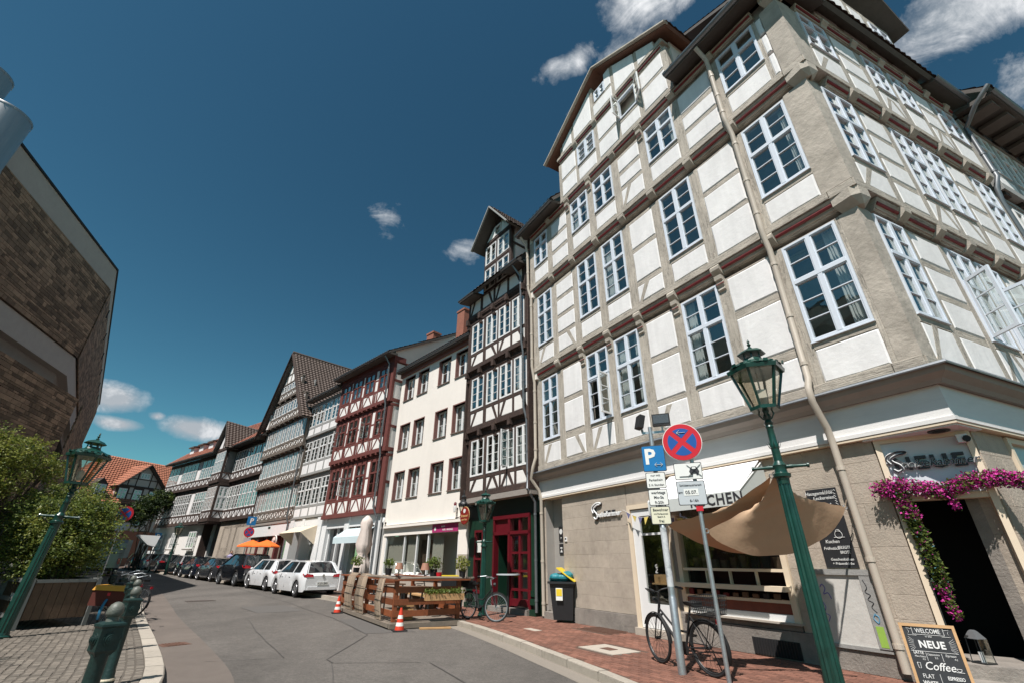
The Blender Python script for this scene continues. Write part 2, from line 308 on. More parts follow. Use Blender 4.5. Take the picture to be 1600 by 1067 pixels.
    def torus(s, c, R_, r, n=28, k=8, axis='y', mi=0, a0=0, a1=2*math.pi):
        full = abs(a1-a0-2*math.pi) < 1e-6; nn_ = n if full else n+1; vs = []
        for i in range(nn_):
            a = a0+(a1-a0)*i/n
            for j in range(k):
                b = 2*math.pi*j/k; q = R_+r*math.cos(b); h = r*math.sin(b)
                p = {'y': (q*math.cos(a), h, q*math.sin(a)), 'z': (q*math.cos(a), q*math.sin(a), h), 'x': (h, q*math.cos(a), q*math.sin(a))}[axis]
                vs.append((c[0]+p[0], c[1]+p[1], c[2]+p[2]))
        fs = [(i*k+j, ((i+1) % nn_)*k+j, ((i+1) % nn_)*k+(j+1) % k, i*k+(j+1) % k) for i in range(n if full else n) for j in range(k)]
        return s.add(vs, fs, mi)
    def disc(s, c, r, h, n=20, axis='y', mi=0):
        vs = []
        for q in (-h/2, h/2):
            for j in range(n):
                a = 2*math.pi*j/n; ca, sa = r*math.cos(a), r*math.sin(a)
                p = {'y': (ca, q, sa), 'z': (ca, sa, q), 'x': (q, ca, sa)}[axis]
                vs.append((c[0]+p[0], c[1]+p[1], c[2]+p[2]))
        return s.add(vs, [(i, (i+1) % n, n+(i+1) % n, n+i) for i in range(n)]+[tuple(range(n-1, -1, -1)), tuple(range(n, 2*n))], mi)
    def sphere(s, c, r, n=12, k=8, mi=0, sc=(1, 1, 1)):
        prof = [(r*math.sin(math.pi*i/k)+1e-4, -r*math.cos(math.pi*i/k)) for i in range(k+1)]
        o = MB(); o.lathe(prof, n); return s.add([(c[0]+v[0]*sc[0], c[1]+v[1]*sc[1], c[2]+v[2]*sc[2]) for v in o.v], o.f, mi)
    def merge(s, o, M=None, mi=None):
        vs = [M @ Vector(v) for v in o.v] if M else o.v
        k = len(s.v); s.v += [tuple(v) for v in vs]; s.f += [tuple(i+k for i in f) for f in o.f]; s.m += [mi if mi is not None else q for q in o.m]; return s
    def mesh(s, name, mats, smooth=False, M=None):
        me = bpy.data.meshes.new(name)
        vs = [tuple(M @ Vector(v)) for v in s.v] if M else s.v
        me.from_pydata(vs, [], s.f)
        for m_ in (mats if isinstance(mats, (list, tuple)) else [mats]): me.materials.append(m_)
        if any(s.m): me.polygons.foreach_set('material_index', s.m)
        if smooth:
            me.polygons.foreach_set('use_smooth', [True]*len(s.f))
            if smooth != 'all': me.set_sharp_from_angle(angle=R(38))
        me.update(); return me
    def build(s, name, mats, parent=None, M=None, smooth=False, kind=None, local=None):
        return link(name, s.mesh(name, mats, smooth, M), parent, local, kind)
def link(name, me, parent=None, local=None, kind=None):
    o = bpy.data.objects.new(name, me); COL.objects.link(o)
    if parent: o.parent = parent
    if local is not None: o.matrix_local = local
    if kind: o['kind'] = kind
    return o
def empty(name, loc, rz=0, label=None, cat=None, group=None):
    o = bpy.data.objects.new(name, None); COL.objects.link(o); o.location = loc; o.rotation_euler = (0, 0, rz); o.empty_display_size = .1
    return tag(o, label, cat, group)
def tag(o, label=None, cat=None, group=None):
    if label: o['label'] = label
    if cat: o['category'] = cat
    if group: o['group'] = group
    return o
def copy_tree(o, parent=None):
    c = o.copy(); COL.objects.link(c)
    if parent: c.parent = parent
    for ch in o.children: copy_tree(ch, c)
    return c
T = Matrix.Translation
def RX(a): return Matrix.Rotation(R(a), 4, 'X')
def RY(a): return Matrix.Rotation(R(a), 4, 'Y')
def RZ(a): return Matrix.Rotation(R(a), 4, 'Z')
def text_mesh(s_, size, m_, align='CENTER', ext=.002, shear=0, bold=0, spacing=1.0, narrow=None):
    c = bpy.data.curves.new('lettering', 'FONT'); c.body = s_; c.size = size; c.align_x = align; c.align_y = 'CENTER'; c.extrude = ext; c.shear = shear; c.offset = bold*size; c.space_character = spacing; c.resolution_u = 2
    o = bpy.data.objects.new('lettering', c); me = bpy.data.meshes.new_from_object(o); bpy.data.objects.remove(o); bpy.data.curves.remove(c)
    me.materials.clear(); me.materials.append(m_)
    if narrow: me.transform(Matrix.Diagonal((narrow, 1, 1, 1)))
    return me
def letter(s_, size, m_, parent, x, y, z, M=None, name='lettering', rot=0, **k):
    """lettering standing on a plane that faces -Y"""
    me = text_mesh(s_, size, m_, **k)
    L_ = T((x, y, z)) @ RX(90) @ RZ(rot)
    return link(name, me, parent, (M @ L_) if M is not None else L_)
# ground height: level near the camera, the street climbs gently away from it
def rise(x, y): return .0145*max(0., -.67*x+.742*y-18.5)
# ------------------------------------------------------------------ facade kit
def rise_at(p): return rise(p[0], p[1])
class Fac:
    """one storey's wall plane of a building: x along the wall, z up, -y towards the street"""
    def __init__(s, root, M, y, tim, inf, joined=False, names=('beam', 'infill_panel'), relief=.02):
        s.root, s.M, s.y, s.tim, s.inf, s.joined, s.names, s.relief = root, M, y, tim, inf, joined, names, relief
        s.bt = MB(); s.bi = MB()
    def wob(s, poly, a):
        return [(x+random.uniform(-a, a), z+random.uniform(-a, a)) for x, z in poly]
    def panel(s, poly, proud=None):
        pr = s.relief if proud is None else proud
        b = MB()
        if not s.joined and len(poly) > 2 and pr > 0:
            # plaster swells out between the timbers with a wavering edge
            q = []
            for i in range(len(poly)):
                p0, p1 = Vector(poly[i]), Vector(poly[(i+1) % len(poly)]); q.append(tuple(p0))
                d = (p1-p0).length
                if d > .5:
                    e = (p1-p0).normalized(); nn_ = Vector((-e.y, e.x)); q.append(tuple(p0.lerp(p1, random.uniform(.35, .65))+nn_*random.uniform(-.012, .012)))
            b.slab(q, s.y+.12, s.y, .03, pr)
        else: b.slab(poly, s.y+.12, s.y+.005)
        if s.joined: s.bi.merge(b)
        else: b.build(s.names[1], s.inf, s.root, s.M)
    def beam(s, x0, x1, z0, z1, pr=0., name=None, dep=.16):
        if x1-x0 < .01 or z1-z0 < .01: return
        b = MB()
        if s.joined: b.box(x0, x1, s.y-pr-.012, s.y+dep, z0, z1); s.bt.merge(b); return
        w = .006
        poly = [(x0, z0), (x1, z0+random.uniform(-w, w)*.3), (x1, z1), (x0, z1)]
        b.slab(poly, s.y+dep, s.y-pr, .008, .008)
        b.build(name or s.names[0], (timber_v if z1-z0 > x1-x0 else timber_h) if s.tim is timber_grey else s.tim, s.root, s.M)
    def brace(s, xa, za, xb, zb, w=.14, pr=.022, curve=0., clip=None):
        """slanting timber over a panel; ends cut level"""
        dx, dz = xb-xa, zb-za; L_ = math.hypot(dx, dz); hx = w/2*L_/max(.05, abs(dz))
        hx = min(hx, w*1.3)
        if curve:
            xm, zm = (xa+xb)/2+curve, (za+zb)/2
            polys = [[(xa-hx, za), (xa+hx, za), (xm+hx, zm), (xm-hx, zm)], [(xm-hx, zm), (xm+hx, zm), (xb+hx, zb), (xb-hx, zb)]]
        else: polys = [[(xa-hx, za), (xa+hx, za), (xb+hx, zb), (xb-hx, zb)]]
        b = MB()
        for p in polys:
            if clip: p = [(min(max(x, clip[0]), clip[1]), z) for x, z in p]
            b.slab(p, s.y+.05, s.y-pr)
        if s.joined: s.bt.merge(b)
        else: b.build('brace', timber_v if s.tim is timber_grey else s.tim, s.root, s.M)
    def finish(s):
        if s.joined:
            if s.bt.v: s.bt.build('timber_frame', s.tim, s.root, s.M, kind='stuff')
            if s.bi.v: s.bi.build('infill_panels', s.inf, s.root, s.M, kind='stuff')
    def storey(s, x0, x1, z0, z1, cells, wz=None, sill=.14, rows=None, brc=None, win=None, post=None):
        """posts stand between the cells; a 'w' cell holds a window, a 'p' cell stacked panels"""
        xs = [x0]+[v for c in cells for v in (c[0], c[1])]+[x1]
        for i in range(0, len(xs), 2): s.beam(xs[i], xs[i+1], z0, z1, .004, 'post')
        for ci, c in enumerate(cells):
            a, b, k = c[:3]
            if k == 'w':
                ws, wh = (c[3] if len(c) > 3 and c[3] else wz)
                if ws-sill > z0+.02: s.panel([(a, z0), (b, z0), (b, ws-sill), (a, ws-sill)])
                s.beam(a, b, max(z0, ws-sill), ws, .01, 'rail')
                if z1-wh > .015: s.beam(a, b, wh, z1, 0, 'rail')
                if win: window(s, a, b, ws, wh, **win)
            else:
                rr = c[3] if len(c) > 3 and c[3] else rows; zp = z0
                for ra, rb in rr:
                    if ra > zp+.01: s.beam(a, b, zp, ra, -.002, 'rail')
                    s.panel([(a, ra), (b, ra), (b, rb), (a, rb)]); zp = rb
                if z1 > zp+.01: s.beam(a, b, zp, z1, -.002, 'rail')
            if brc and ci in brc:
                zt = brc[ci][1]
                for q in brc[ci][0]:
                    if q == '/': s.brace(a+.06, z0, b-.30*(b-a), zt, clip=(a, b))
                    if q == '\\': s.brace(b-.06, z0, a+.30*(b-a), zt, clip=(a, b))
                    if q == 'r': s.brace(a+.45*(b-a), z0, b-.03, zt, clip=(a, b))     # foot left, head at right post
                    if q == 'l': s.brace(b-.45*(b-a), z0, a+.03, zt, clip=(a, b))
                    if q == 'L': s.brace(a+.04, z0, a+.42*(b-a), zt, clip=(a, b))
                    if q == 'R': s.brace(b-.04, z0, b-.42*(b-a), zt, clip=(a, b))
                    if q == 'X': s.brace(a+.05, z0, b-.05, zt, .09, clip=(a, b)); s.brace(b-.05, z0, a+.05, zt, .09, clip=(a, b))
                    if q == 'V': s.brace(a+.02, z0, (a+b)/2-.05, zt, .10, clip=(a, b)); s.brace(b-.02, z0, (a+b)/2+.05, zt, .10, clip=(a, b))
                    if q == 'A': s.brace((a+b)/2-.02, zt, a+.1, z0, .10, clip=(a, b)); s.brace((a+b)/2+.02, zt, b-.1, z0, .10, clip=(a, b))
WC = {}
def win_meshes(w, h, cols, rows, fw, mw, bw, ft, fm, split):
    key = (round(w, 2), round(h, 2), cols, tuple(rows), fw, mw, bw, split, fm.name)
    if key in WC: return WC[key]
    fr = MB(); yo, yi = -ft, .05
    fr.box(0, w, yo, yi, 0, fw); fr.box(0, w, yo, yi, h-fw, h); fr.box(0, fw, yo, yi, fw, h-fw); fr.box(w-fw, w, yo, yi, fw, h-fw)
    secs = []
    if split:
        zs = h*split; fr.box(fw, w-fw, yo-.008, yi, zs-mw/2, zs+mw/2); secs = [(fw, zs-mw/2, rows[1]), (zs+mw/2, h-fw, rows[0])]
    else: secs = [(fw, h-fw, rows[0])]
    iw = (w-2*fw-(cols-1)*mw)/cols; bars = MB(); panes = []
    for c in range(cols):
        xa = fw+c*(iw+mw); xb = xa+iw
        if c < cols-1:
            for (za, zb, r) in secs: fr.box(xb, xb+mw, yo-.004, yi, za, zb)
        for (za, zb, r) in secs:
            sb = bw*1.3; bars.box(xa, xa+sb, -ft+.012, .03, za, zb); bars.box(xb-sb, xb, -ft+.012, .03, za, zb); bars.box(xa+sb, xb-sb, -ft+.012, .03, za, za+sb); bars.box(xa+sb, xb-sb, -ft+.012, .03, zb-sb, zb)
            hh = (zb-za-2*sb-(r-1)*bw)/r
            for j in range(r):
                z_ = za+sb+j*(hh+bw); panes.append((xa+sb, xb-sb, z_, z_+hh))
                if j < r-1: bars.box(xa+sb, xb-sb, -ft+.018, .02, z_+hh, z_+hh+bw)
    pm = {}
    pj = MB()
    for p in panes:
        pj.box(p[0], p[1], .0, .005, p[2], p[3]); k = (round(p[1]-p[0], 3), round(p[3]-p[2], 3))
        if k not in pm: pm[k] = MB().box(0, k[0], 0, .005, 0, k[1]).mesh('pane', glass_m)
    WC[key] = dict(fr=fr.mesh('window', fm), bars=bars.mesh('glazing_bars', fm), panes=[(p, pm[(round(p[1]-p[0], 3), round(p[3]-p[2], 3))]) for p in panes], pj=pj.mesh('pane', glass_m))
    return WC[key]
CURT = {}
def curtain_mesh(w, h, seed):
    k = (round(w, 2), round(h, 2), seed)
    if k in CURT: return CURT[k]
    b = MB(); n = 22; vs = []
    rnd = random.Random(seed); ph = rnd.uniform(0, 6)
    for i in range(n+1):
        y_ = .03*math.sin(i*1.7+ph)+.012*math.sin(i*3.9)
        vs += [(w*i/n, y_, 0), (w*i/n, y_, h)]
    b.add(vs, [(2*i, 2*i+2, 2*i+3, 2*i+1) for i in range(n)]); CURT[k] = b.mesh('curtain', curtain_m, 'all'); return CURT[k]
def window(s, x0, x1, z0, z1, cols=2, rows=(2, 3), fw=.05, mw=.09, bw=.024, ft=.035, fm=None, split=None, panes='each', curtain=.5, sillm=None, yo=0., open_=False, glazed=True, name='window', cw_=(.22, .3, .38)):
    fm = fm or white_paint
    w, h = x1-x0, z1-z0; d = win_meshes(w, h, cols, rows, fw, mw, bw, ft, fm, split)
    o = link(name, d['fr'], s.root, s.M @ T((x0, s.y+yo, z0)))
    link('glazing_bars', d['bars'], o, T((0, 0, 0)))
    if glazed:
        if panes == 'each':
            for p, me in d['panes']: link('pane', me, o, T((p[0], 0, p[2])))
        else: link('pane', d['pj'], o, T((0, 0, 0)))
    if random.random() < curtain:
        k = random.choice((0, 1, 2)); cw = w*random.choice(cw_)
        for side in ((0,) if k == 0 else (1,) if k == 1 else (0, 1)):
            link('curtain', curtain_mesh(cw, h-.06, random.randint(0, 5)), o, T((.03 if side == 0 else w-cw-.03, .14, .03)))
    if sillm: MB().box(-.012, w+.012, -.055, .03, -.018, .0).build('sill', sillm, o)
    return o
def casement(root, M, w, h, rows, fm, deg, hinge='left', name='open_casement', fw=.045):
    """a casement leaf swung out; M puts the hinge foot in place"""
    b = MB(); b.box(0, w, -.02, .02, 0, fw); b.box(0, w, -.02, .02, h-fw, h); b.box(0, fw, -.02, .02, fw, h-fw); b.box(w-fw, w, -.02, .02, fw, h-fw)
    hh = (h-2*fw)/rows
    for j in range(1, rows): b.box(fw, w-fw, -.012, .012, fw+hh*j-.012, fw+hh*j+.012)
    Mx = M @ RZ(-deg if hinge == 'left' else 180+deg)
    o = b.build(name, fm, root, local=Mx)
    MB().box(fw, w-fw, -.003, .003, fw, h-fw).build('pane', glass_m, o); return o
def downpipe(root, pts, r, m_, M=None, gutter=None):
    b = MB(); b.tube(pts, r, 10)
    o = b.build('downpipe', m_, root, M, smooth=True)
    for a, c in zip(pts[:-1], pts[1:]):
        a, c = Vector(a), Vector(c); L_ = (c-a).length
        if L_ > 1.2:
            for k in (.12, .55, .9):
                q = a.lerp(c, k); MB().lathe([(r*1.18, q.z-.03), (r*1.18, q.z+.03)], 10, (q.x, q.y)).build('pipe_collar', m_, o, M)
    return o
def frame_of(az): a = R(az); return math.pi/2-a+math.pi     # z rotation that turns local +x against the azimuth
def bldg(name, P_near, az, L, label, cat='building', z=0, group=None):
    """building root at the far (left) end of its street front"""
    d = Vector((math.sin(R(az)), math.cos(R(az)))); o_ = Vector(P_near)+d*L
    return empty(name, (o_.x, o_.y, z), math.atan2(-d.y, -d.x), label, cat, group)
def pantiles(b, x0, x1, n, prof_z, rows, y_at, z_at, amp=.03, pitch=.25):
    """roof sheet of overlapping wavy tiles; y_at/z_at map (row fraction) to the slope"""
    nx = max(2, int((x1-x0)/pitch)*3)
    for r in range(rows):
        f0, f1 = r/rows, (r+1)/rows; vs = []
        for k, f in ((0, f0), (1, f1)):
            for i in range(nx+1):
                x = x0+(x1-x0)*i/nx; w_ = amp*(math.sin(i*2*math.pi/3)*.6+.5)+ (amp*.9 if k == 0 else 0)
                vs.append((x, y_at(f)-w_*prof_z[0], z_at(f)+w_*prof_z[1]))
        fs = [(i, i+1, nx+2+i, nx+1+i) for i in range(nx)]
        b.add(vs, fs)
    return b
def roof_slope(root, name, m_, P0, P1, P2, P3, rows, pitch=.24, amp=.03, parent_M=None, thick=.12, verge=None):
    """tiled slope over the quad eave-left P0, eave-right P1, top-right P2, top-left P3, with stepped wavy courses"""
    P0, P1, P2, P3 = map(Vector, (P0, P1, P2, P3)); nrm = (P1-P0).cross(P3-P0).normalized()
    if nrm.z < 0: nrm = -nrm
    b = MB(); nx = max(3, int(max((P1-P0).length, (P2-P3).length)/pitch)*3)
    for r in range(rows):
        vs = []
        for k, f in ((0, r/rows), (1, (r+1)/rows)):
            a, c = P0.lerp(P3, f), P1.lerp(P2, f)
            for i in range(nx+1):
                h = amp*(math.sin(i*2.0944)*.6+.5)+(amp*1.2 if k == 0 else 0)+random.uniform(-.003, .003); vs.append(a.lerp(c, i/nx)+nrm*h)
        b.add(vs, [(i, i+1, nx+2+i, nx+1+i) for i in range(nx)])
    o = b.build(name, m_, root, parent_M, kind='stuff', smooth=False)
    q = MB(); base = [P0, P1, P2, P3]; q.add([p-nrm*.01 for p in base]+[p-nrm*thick for p in base], [(0, 1, 2, 3), (7, 6, 5, 4), (0, 4, 5, 1), (1, 5, 6, 2), (2, 6, 7, 3), (3, 7, 4, 0)])
    q.build('roof_board', verge or eave_dark, root, parent_M)
    return o
# ================================================================== SETTING: ground
OA = Vector((.684, 15.658)); DA = Vector((.51054, -.85985)); NA = Vector((-.85985, -.51054))
CORN = OA+DA*11
DB = Vector((math.sin(R(66)), math.cos(R(66)))); NB = Vector((DB.y, -DB.x))
def wA(x, y): p = OA+DA*x-NA*y; return (p.x, p.y)     # local (x, y inward) of the corner house to world
ROADZ = -.12
KR = [(4.2, -9), (3.2, -1), (2.35, 4.2), (1.95, 6.0), (1.27, 8.0), (.72, 9.37), (-.08, 11.33), (-1.29, 13.9), (-3.0, 16.6), (-7.1, 21.6), (-12.2, 26.4), (-17, 31), (-28, 41.5), (-42, 53)]
KL = [(-1.2, -9), (-2.0, -2), (-2.9, 3), (-3.7, 5.4), (-4.62, 7.35), (-6.5, 9.9), (-9.1, 13.2), (-11.2, 15.9), (-16.5, 22.8), (-23.5, 31.5), (-33, 42.5), (-47, 57)]
def smooth_line(P, n):
    P = [Vector(p) for p in P]; out = []
    for i in range(len(P)-1):
        p0, p1, p2, p3 = P[max(0, i-1)], P[i], P[i+1], P[min(len(P)-1, i+2)]
        for k in range(n):
            t = k/n; out.append(.5*((2*p1)+(p2-p0)*t+(2*p0-5*p1+4*p2-p3)*t*t+(3*p1-p0-3*p2+p3)*t**3))
    out.append(P[-1]); return out
kr = smooth_line(KR, 6); kl = smooth_line(KL, 6)
def sheet(name, polyline_a, polyline_b, z, m_, parent=None, kind='structure', step=24):
    b = MB(); vs = []; n = len(polyline_a)
    for i in range(n):
        for k in range(step+1):
            p = Vector(polyline_a[i]).lerp(Vector(polyline_b[i]), k/step); vs.append((p.x, p.y, z+rise(p.x, p.y)))
    fs = [(i*(step+1)+k, i*(step+1)+k+1, (i+1)*(step+1)+k+1, (i+1)*(step+1)+k) for i in range(n-1) for k in range(step)]
    b.add(vs, fs); return b.build(name, m_, parent, kind=kind)
def resample(P, n):
    P = [Vector(p) for p in P]; d = [0]
    for a, c in zip(P[:-1], P[1:]): d.append(d[-1]+(c-a).length)
    out = []
    for i in range(n+1):
        t = d[-1]*i/n; j = max(k for k in range(len(d)) if d[k] <= t+1e-9); j = min(j, len(P)-2)
        out.append(P[j].lerp(P[j+1], (t-d[j])/max(1e-9, d[j+1]-d[j])))
    return out
# base ground reaching the horizon
g = MB(); N = 60; vs = []
for i in range(N+1):
    for j in range(N+1):
        x = -120+240*i/N; y = -120+240*j/N; vs.append((x, y, -.17+rise(x, y)))
g.add(vs, [(i*(N+1)+j, (i+1)*(N+1)+j, (i+1)*(N+1)+j+1, i*(N+1)+j+1) for i in range(N) for j in range(N)])
far = 900
g.build('ground', mat('ground_earth', (.13, .12, .105), .95, .1, 2), kind='structure')
MB().add([(-far, -far, -.9), (far, -far, -.9), (far, far, -.9), (-far, far, -.9)], [(0, 1, 2, 3)]).build('far_ground', MATS['ground_earth'], kind='structure')
a_, b_ = resample(kl, 90), resample(kr, 90)
sheet('road', a_, b_, ROADZ, asphalt)
# gutter strips beside both kerbs
def offset(P, d):
    out = []
    for i in range(len(P)):
        t = (P[min(i+1, len(P)-1)]-P[max(i-1, 0)]).normalized(); out.append(P[i]+Vector((t.y, -t.x))*d)
    return out
klr = resample(kl, 160); krr = resample(kr, 160)
sheet('gutter_strip', klr, offset(klr, .85), ROADZ+.004, gutter_s, step=4)
sheet('gutter_strip', krr, offset(krr, -.32), ROADZ+.004, mat('gutter_setts', (.24, .21, .175), .9, .15, 30, .5, 90), step=3)
# tar seams and patches in the asphalt
def strip(pts, w, z, m_, name='tar_seam'):
    P = [Vector(p) for p in smooth_line(pts, 5)]; A_, B_ = offset(P, w/2), offset(P, -w/2)
    for q in range(len(P)):
        k = random.uniform(.6, 1.3); A_[q] = P[q]+(A_[q]-P[q])*k; B_[q] = P[q]+(B_[q]-P[q])*k
    return sheet(name, A_, B_, z, m_, step=1)
def seam(pts, w=.02):
    for a1, c1 in zip(pts[:-1], pts[1:]):
        a1, c1 = Vector(a1), Vector(c1); n1 = max(2, int((c1-a1).length/.5)); P = [a1.lerp(c1, k/n1) for k in range(n1+1)]; t1 = (c1-a1).normalized(); q1 = Vector((t1.y, -t1.x))
        P = [p+q1*random.uniform(-.012, .012) for p in P]; sheet('tar_seam', [p+q1*w*random.uniform(.3, .6) for p in P], [p-q1*w*random.uniform(.3, .6) for p in P], ROADZ+.009, seam_m, step=1)
seam([(-16.7, 30.0), (-8.73, 20.44), (-5.29, 15.66), (-3.29, 12.31), (-3.17, 9.38), (-2.96, 9.06), (-1.5, 9.17)]); seam([(-1.33, 9.17), (-.61, 7.76), (.2, 6.2)], .024); seam([(-7.4, 14.9), (-6.14, 12.78), (-3.96, 9.46), (-5.1, 9.07)], .016); seam([(-2.96, 9.06), (-2.2, 7.0), (-1.7, 5.0)], .014)
pm = mat('road_patch', (.108, .10, .092), .92, .14, 60, .5, 190)
b = MB()
for poly in ([(-5.0, 15.3), (-3.4, 12.5), (-2.3, 12.9), (-3.8, 15.9)], [(-9.7, 18.6), (-8.2, 16.9), (-7.0, 17.8), (-8.6, 19.6)]):
    b.add([(x, y, ROADZ+.005+rise(x, y)) for x, y in poly], [(0, 1, 2, 3)])
b.build('asphalt_patch', pm, kind='structure')
# pavements
paveR_in = [Vector((7.5, -9)), Vector((7.2, -1))]+[Vector(wA(x, .6)) for x in (10.6, 7, 4, 0)]+[Vector((-1.2, 19.3)), Vector((-5.8, 24.2)), Vector((-10.7, 28.9)), Vector((-14.1, 32.1)), Vector((-19.4, 37.3)), Vector((-27.3, 44.4)), Vector((-38, 52.4)), Vector((-44, 57))]
sheet('brick_pavement', resample(kr, 120), resample(paveR_in, 120), -.006, paver_joint, step=10)
sheet('pavement', resample([(2.4, 5.9), (8, 8.4), (22, 14.2)], 10), resample([(7.3, -6), (14, -3), (26, 2)], 10), -.012, paver_joint)
paveL_out = [Vector((-30, -9)), Vector((-30, 3)), Vector((-30, 10)), Vector((-30, 20)), Vector((-38, 36)), Vector((-60, 60))]
plaza = sheet('cobbled_plaza', resample(kl, 120), resample(paveL_out, 120), -.008, joint_m, step=30)
plaza.parent = None
# kerbs: individual stones
def kerb(line, side, w, ln, name, z=0.0, stop=60, cut=None):
    root = empty(name, (0, 0, 0)); root['kind'] = 'structure'
    n = int(sum((line[i+1]-line[i]).length for i in range(len(line)-1))/ln); P = resample(line, n)
    for i in range(n):
        a, c = P[i], P[i+1]; m = (a+c)/2
        if m.length > stop or m.y < -3: continue
        t = (c-a).normalized(); q = Vector((t.y, -t.x))*side; g_ = .011; a2, c2 = a+t*g_, c-t*g_; zz = z+random.uniform(-.004, .004)
        poly = [a2, c2, c2+q*w, a2+q*w]; za, zc = zz+rise(a.x, a.y), zz+rise(c.x, c.y); bv = .018
        vs = [(poly[0].x, poly[0].y, -.2+za), (poly[1].x, poly[1].y, -.2+zc), (poly[2].x, poly[2].y, -.2+zc), (poly[3].x, poly[3].y, -.2+za)]
        vs += [(poly[0].x, poly[0].y, za-bv), (poly[1].x, poly[1].y, zc-bv), (poly[2].x, poly[2].y, zc), (poly[3].x, poly[3].y, za)]
        vs += [(poly[0].x+q.x*bv, poly[0].y+q.y*bv, za), (poly[1].x+q.x*bv, poly[1].y+q.y*bv, zc)]
        MB().add(vs, [(0, 1, 5, 4), (4, 5, 9, 8), (8, 9, 6, 7), (2, 3, 7, 6), (1, 2, 6, 9, 5), (3, 0, 4, 8, 7)]).build('kerbstone', kerb_m, root)
    return root
kerb(kr, 1, .15, .95, 'right_kerb', .004)
kerb(kl, -1, .24, .8, 'left_kerb', .006)
# red clay pavers laid along the kerb, first the nearest as pieces of their own
def field(root, name, cells, m_, nsingle=300, meshkey=None):
    cells.sort(key=lambda c: c[0].length)
    shared = {}
    rest = MB()
    for i, (p, ang, w, l, h, z) in enumerate(cells):
        if i < nsingle:
            k = (round(w, 2), round(l, 2))
            if k not in shared:
                bb = MB(); x_, y_ = k[0]/2, k[1]/2; v_ = .008
                bb.add([(-x_, -y_, -.03), (x_, -y_, -.03), (x_, y_, -.03), (-x_, y_, -.03), (-x_, -y_, -v_), (x_, -y_, -v_), (x_, y_, -v_), (-x_, y_, -v_), (-x_+v_, -y_+v_, 0), (x_-v_, -y_+v_, 0), (x_-v_, y_-v_, 0), (-x_+v_, y_-v_, 0)],
                       [(0, 1, 5, 4), (1, 2, 6, 5), (2, 3, 7, 6), (3, 0, 4, 7), (4, 5, 9, 8), (5, 6, 10, 9), (6, 7, 11, 10), (7, 4, 8, 11), (8, 9, 10, 11)])
                shared[k] = bb.mesh(name, m_)
            link(name, shared[k], root, T((p.x, p.y, z)) @ Matrix.Rotation(ang, 4, 'Z') @ RX(random.uniform(-.8, .8)) @ RY(random.uniform(-.8, .8)))
        else:
            ca, sa = math.cos(ang), math.sin(ang); x_, y_ = w/2, l/2; v_ = .008; z2 = z
            def q(a, c, d): return (p.x+a*ca-c*sa, p.y+a*sa+c*ca, z2+d)
            rest.add([q(-x_, -y_, -.02), q(x_, -y_, -.02), q(x_, y_, -.02), q(-x_, y_, -.02), q(-x_+v_, -y_+v_, 0), q(x_-v_, -y_+v_, 0), q(x_-v_, y_-v_, 0), q(-x_+v_, y_-v_, 0)],
                     [(0, 1, 5, 4), (1, 2, 6, 5), (2, 3, 7, 6), (3, 0, 4, 7), (4, 5, 6, 7)])
    if rest.v: rest.build(name, m_, root, kind='stuff')
pav = empty('paver_field', (0, 0, 0)); pav['kind'] = 'structure'
holes = [(Vector((1.83, 9.82)), .50, .48), (Vector((2.3, 12.45)), .62, .58)]
cells = []; ang = math.atan2(DA.y, DA.x)
for i in range(-8, 100):
    for j in range(0, 62):
        x = 11.9-i*.205-(.1 if j % 2 else 0); y = -.02-j*.103; p = OA+DA*x-NA*y
        if p.length < 4.5: continue
        # inside between wall and kerb
        k = min(krr, key=lambda q: (q-p).length_squared) if j > 15 else None
        if k is not None:
            idx = krr.index(k); t = (krr[min(idx+1, 160)]-krr[max(0, idx-1)]).normalized(); side = Vector((t.y, -t.x)).dot(p-k)
            if side < .20: continue
        if any(abs((p-c).dot(DA)) < a and abs((p-c).dot(NA)) < bb for c, a, bb in holes): continue
        if x < -6: continue
        cells.append((p, ang, .198, .096, .03, random.uniform(-.002, .003)+rise(p.x, p.y)))
field(pav, 'paver', cells, paver_m, 300)
# stone setts of the plaza, rows curving with the kerb
cob = empty('sett_field', (0, 0, 0)); cob['kind'] = 'structure'
cells = []; klf = resample(kl, 900)
for r in range(0, 72):
    line = offset(klf, -(.24+.06+r*.112)); line = [p for p in line if -.5 < p.y < 24 and p.length < 26]
    if len(line) < 3: continue
    Ltot = sum((line[i+1]-line[i]).length for i in range(len(line)-1)); n = int(Ltot/(.112+.018*(r % 3))); P = resample(line, max(4, n))
    for i in range(len(P)-1):
        p = (P[i]+P[i+1])/2; t = P[i+1]-P[i]; w = t.length
        if w < .06: continue
        if p.x > -1.5 and p.y < 4: continue
        if math.degrees(math.atan2(-p.x, p.y)) < 22: continue
        cells.append((p, math.atan2(t.y, t.x)+random.uniform(-.09, .09), w-.012+random.uniform(-.012, .006), .100+random.uniform(-.010, .006), .03, random.uniform(-.007, .005)))
vis = [c for c in cells if c[0].y > 3.5 and c[0].length > 7]; hid = [c for c in cells if not (c[0].y > 3.5 and c[0].length > 7)]
field(cob, 'sett', vis, sett_m, 300)
hid = [c for c in hid]
if hid: field(cob, 'sett', hid, sett_m, 0)
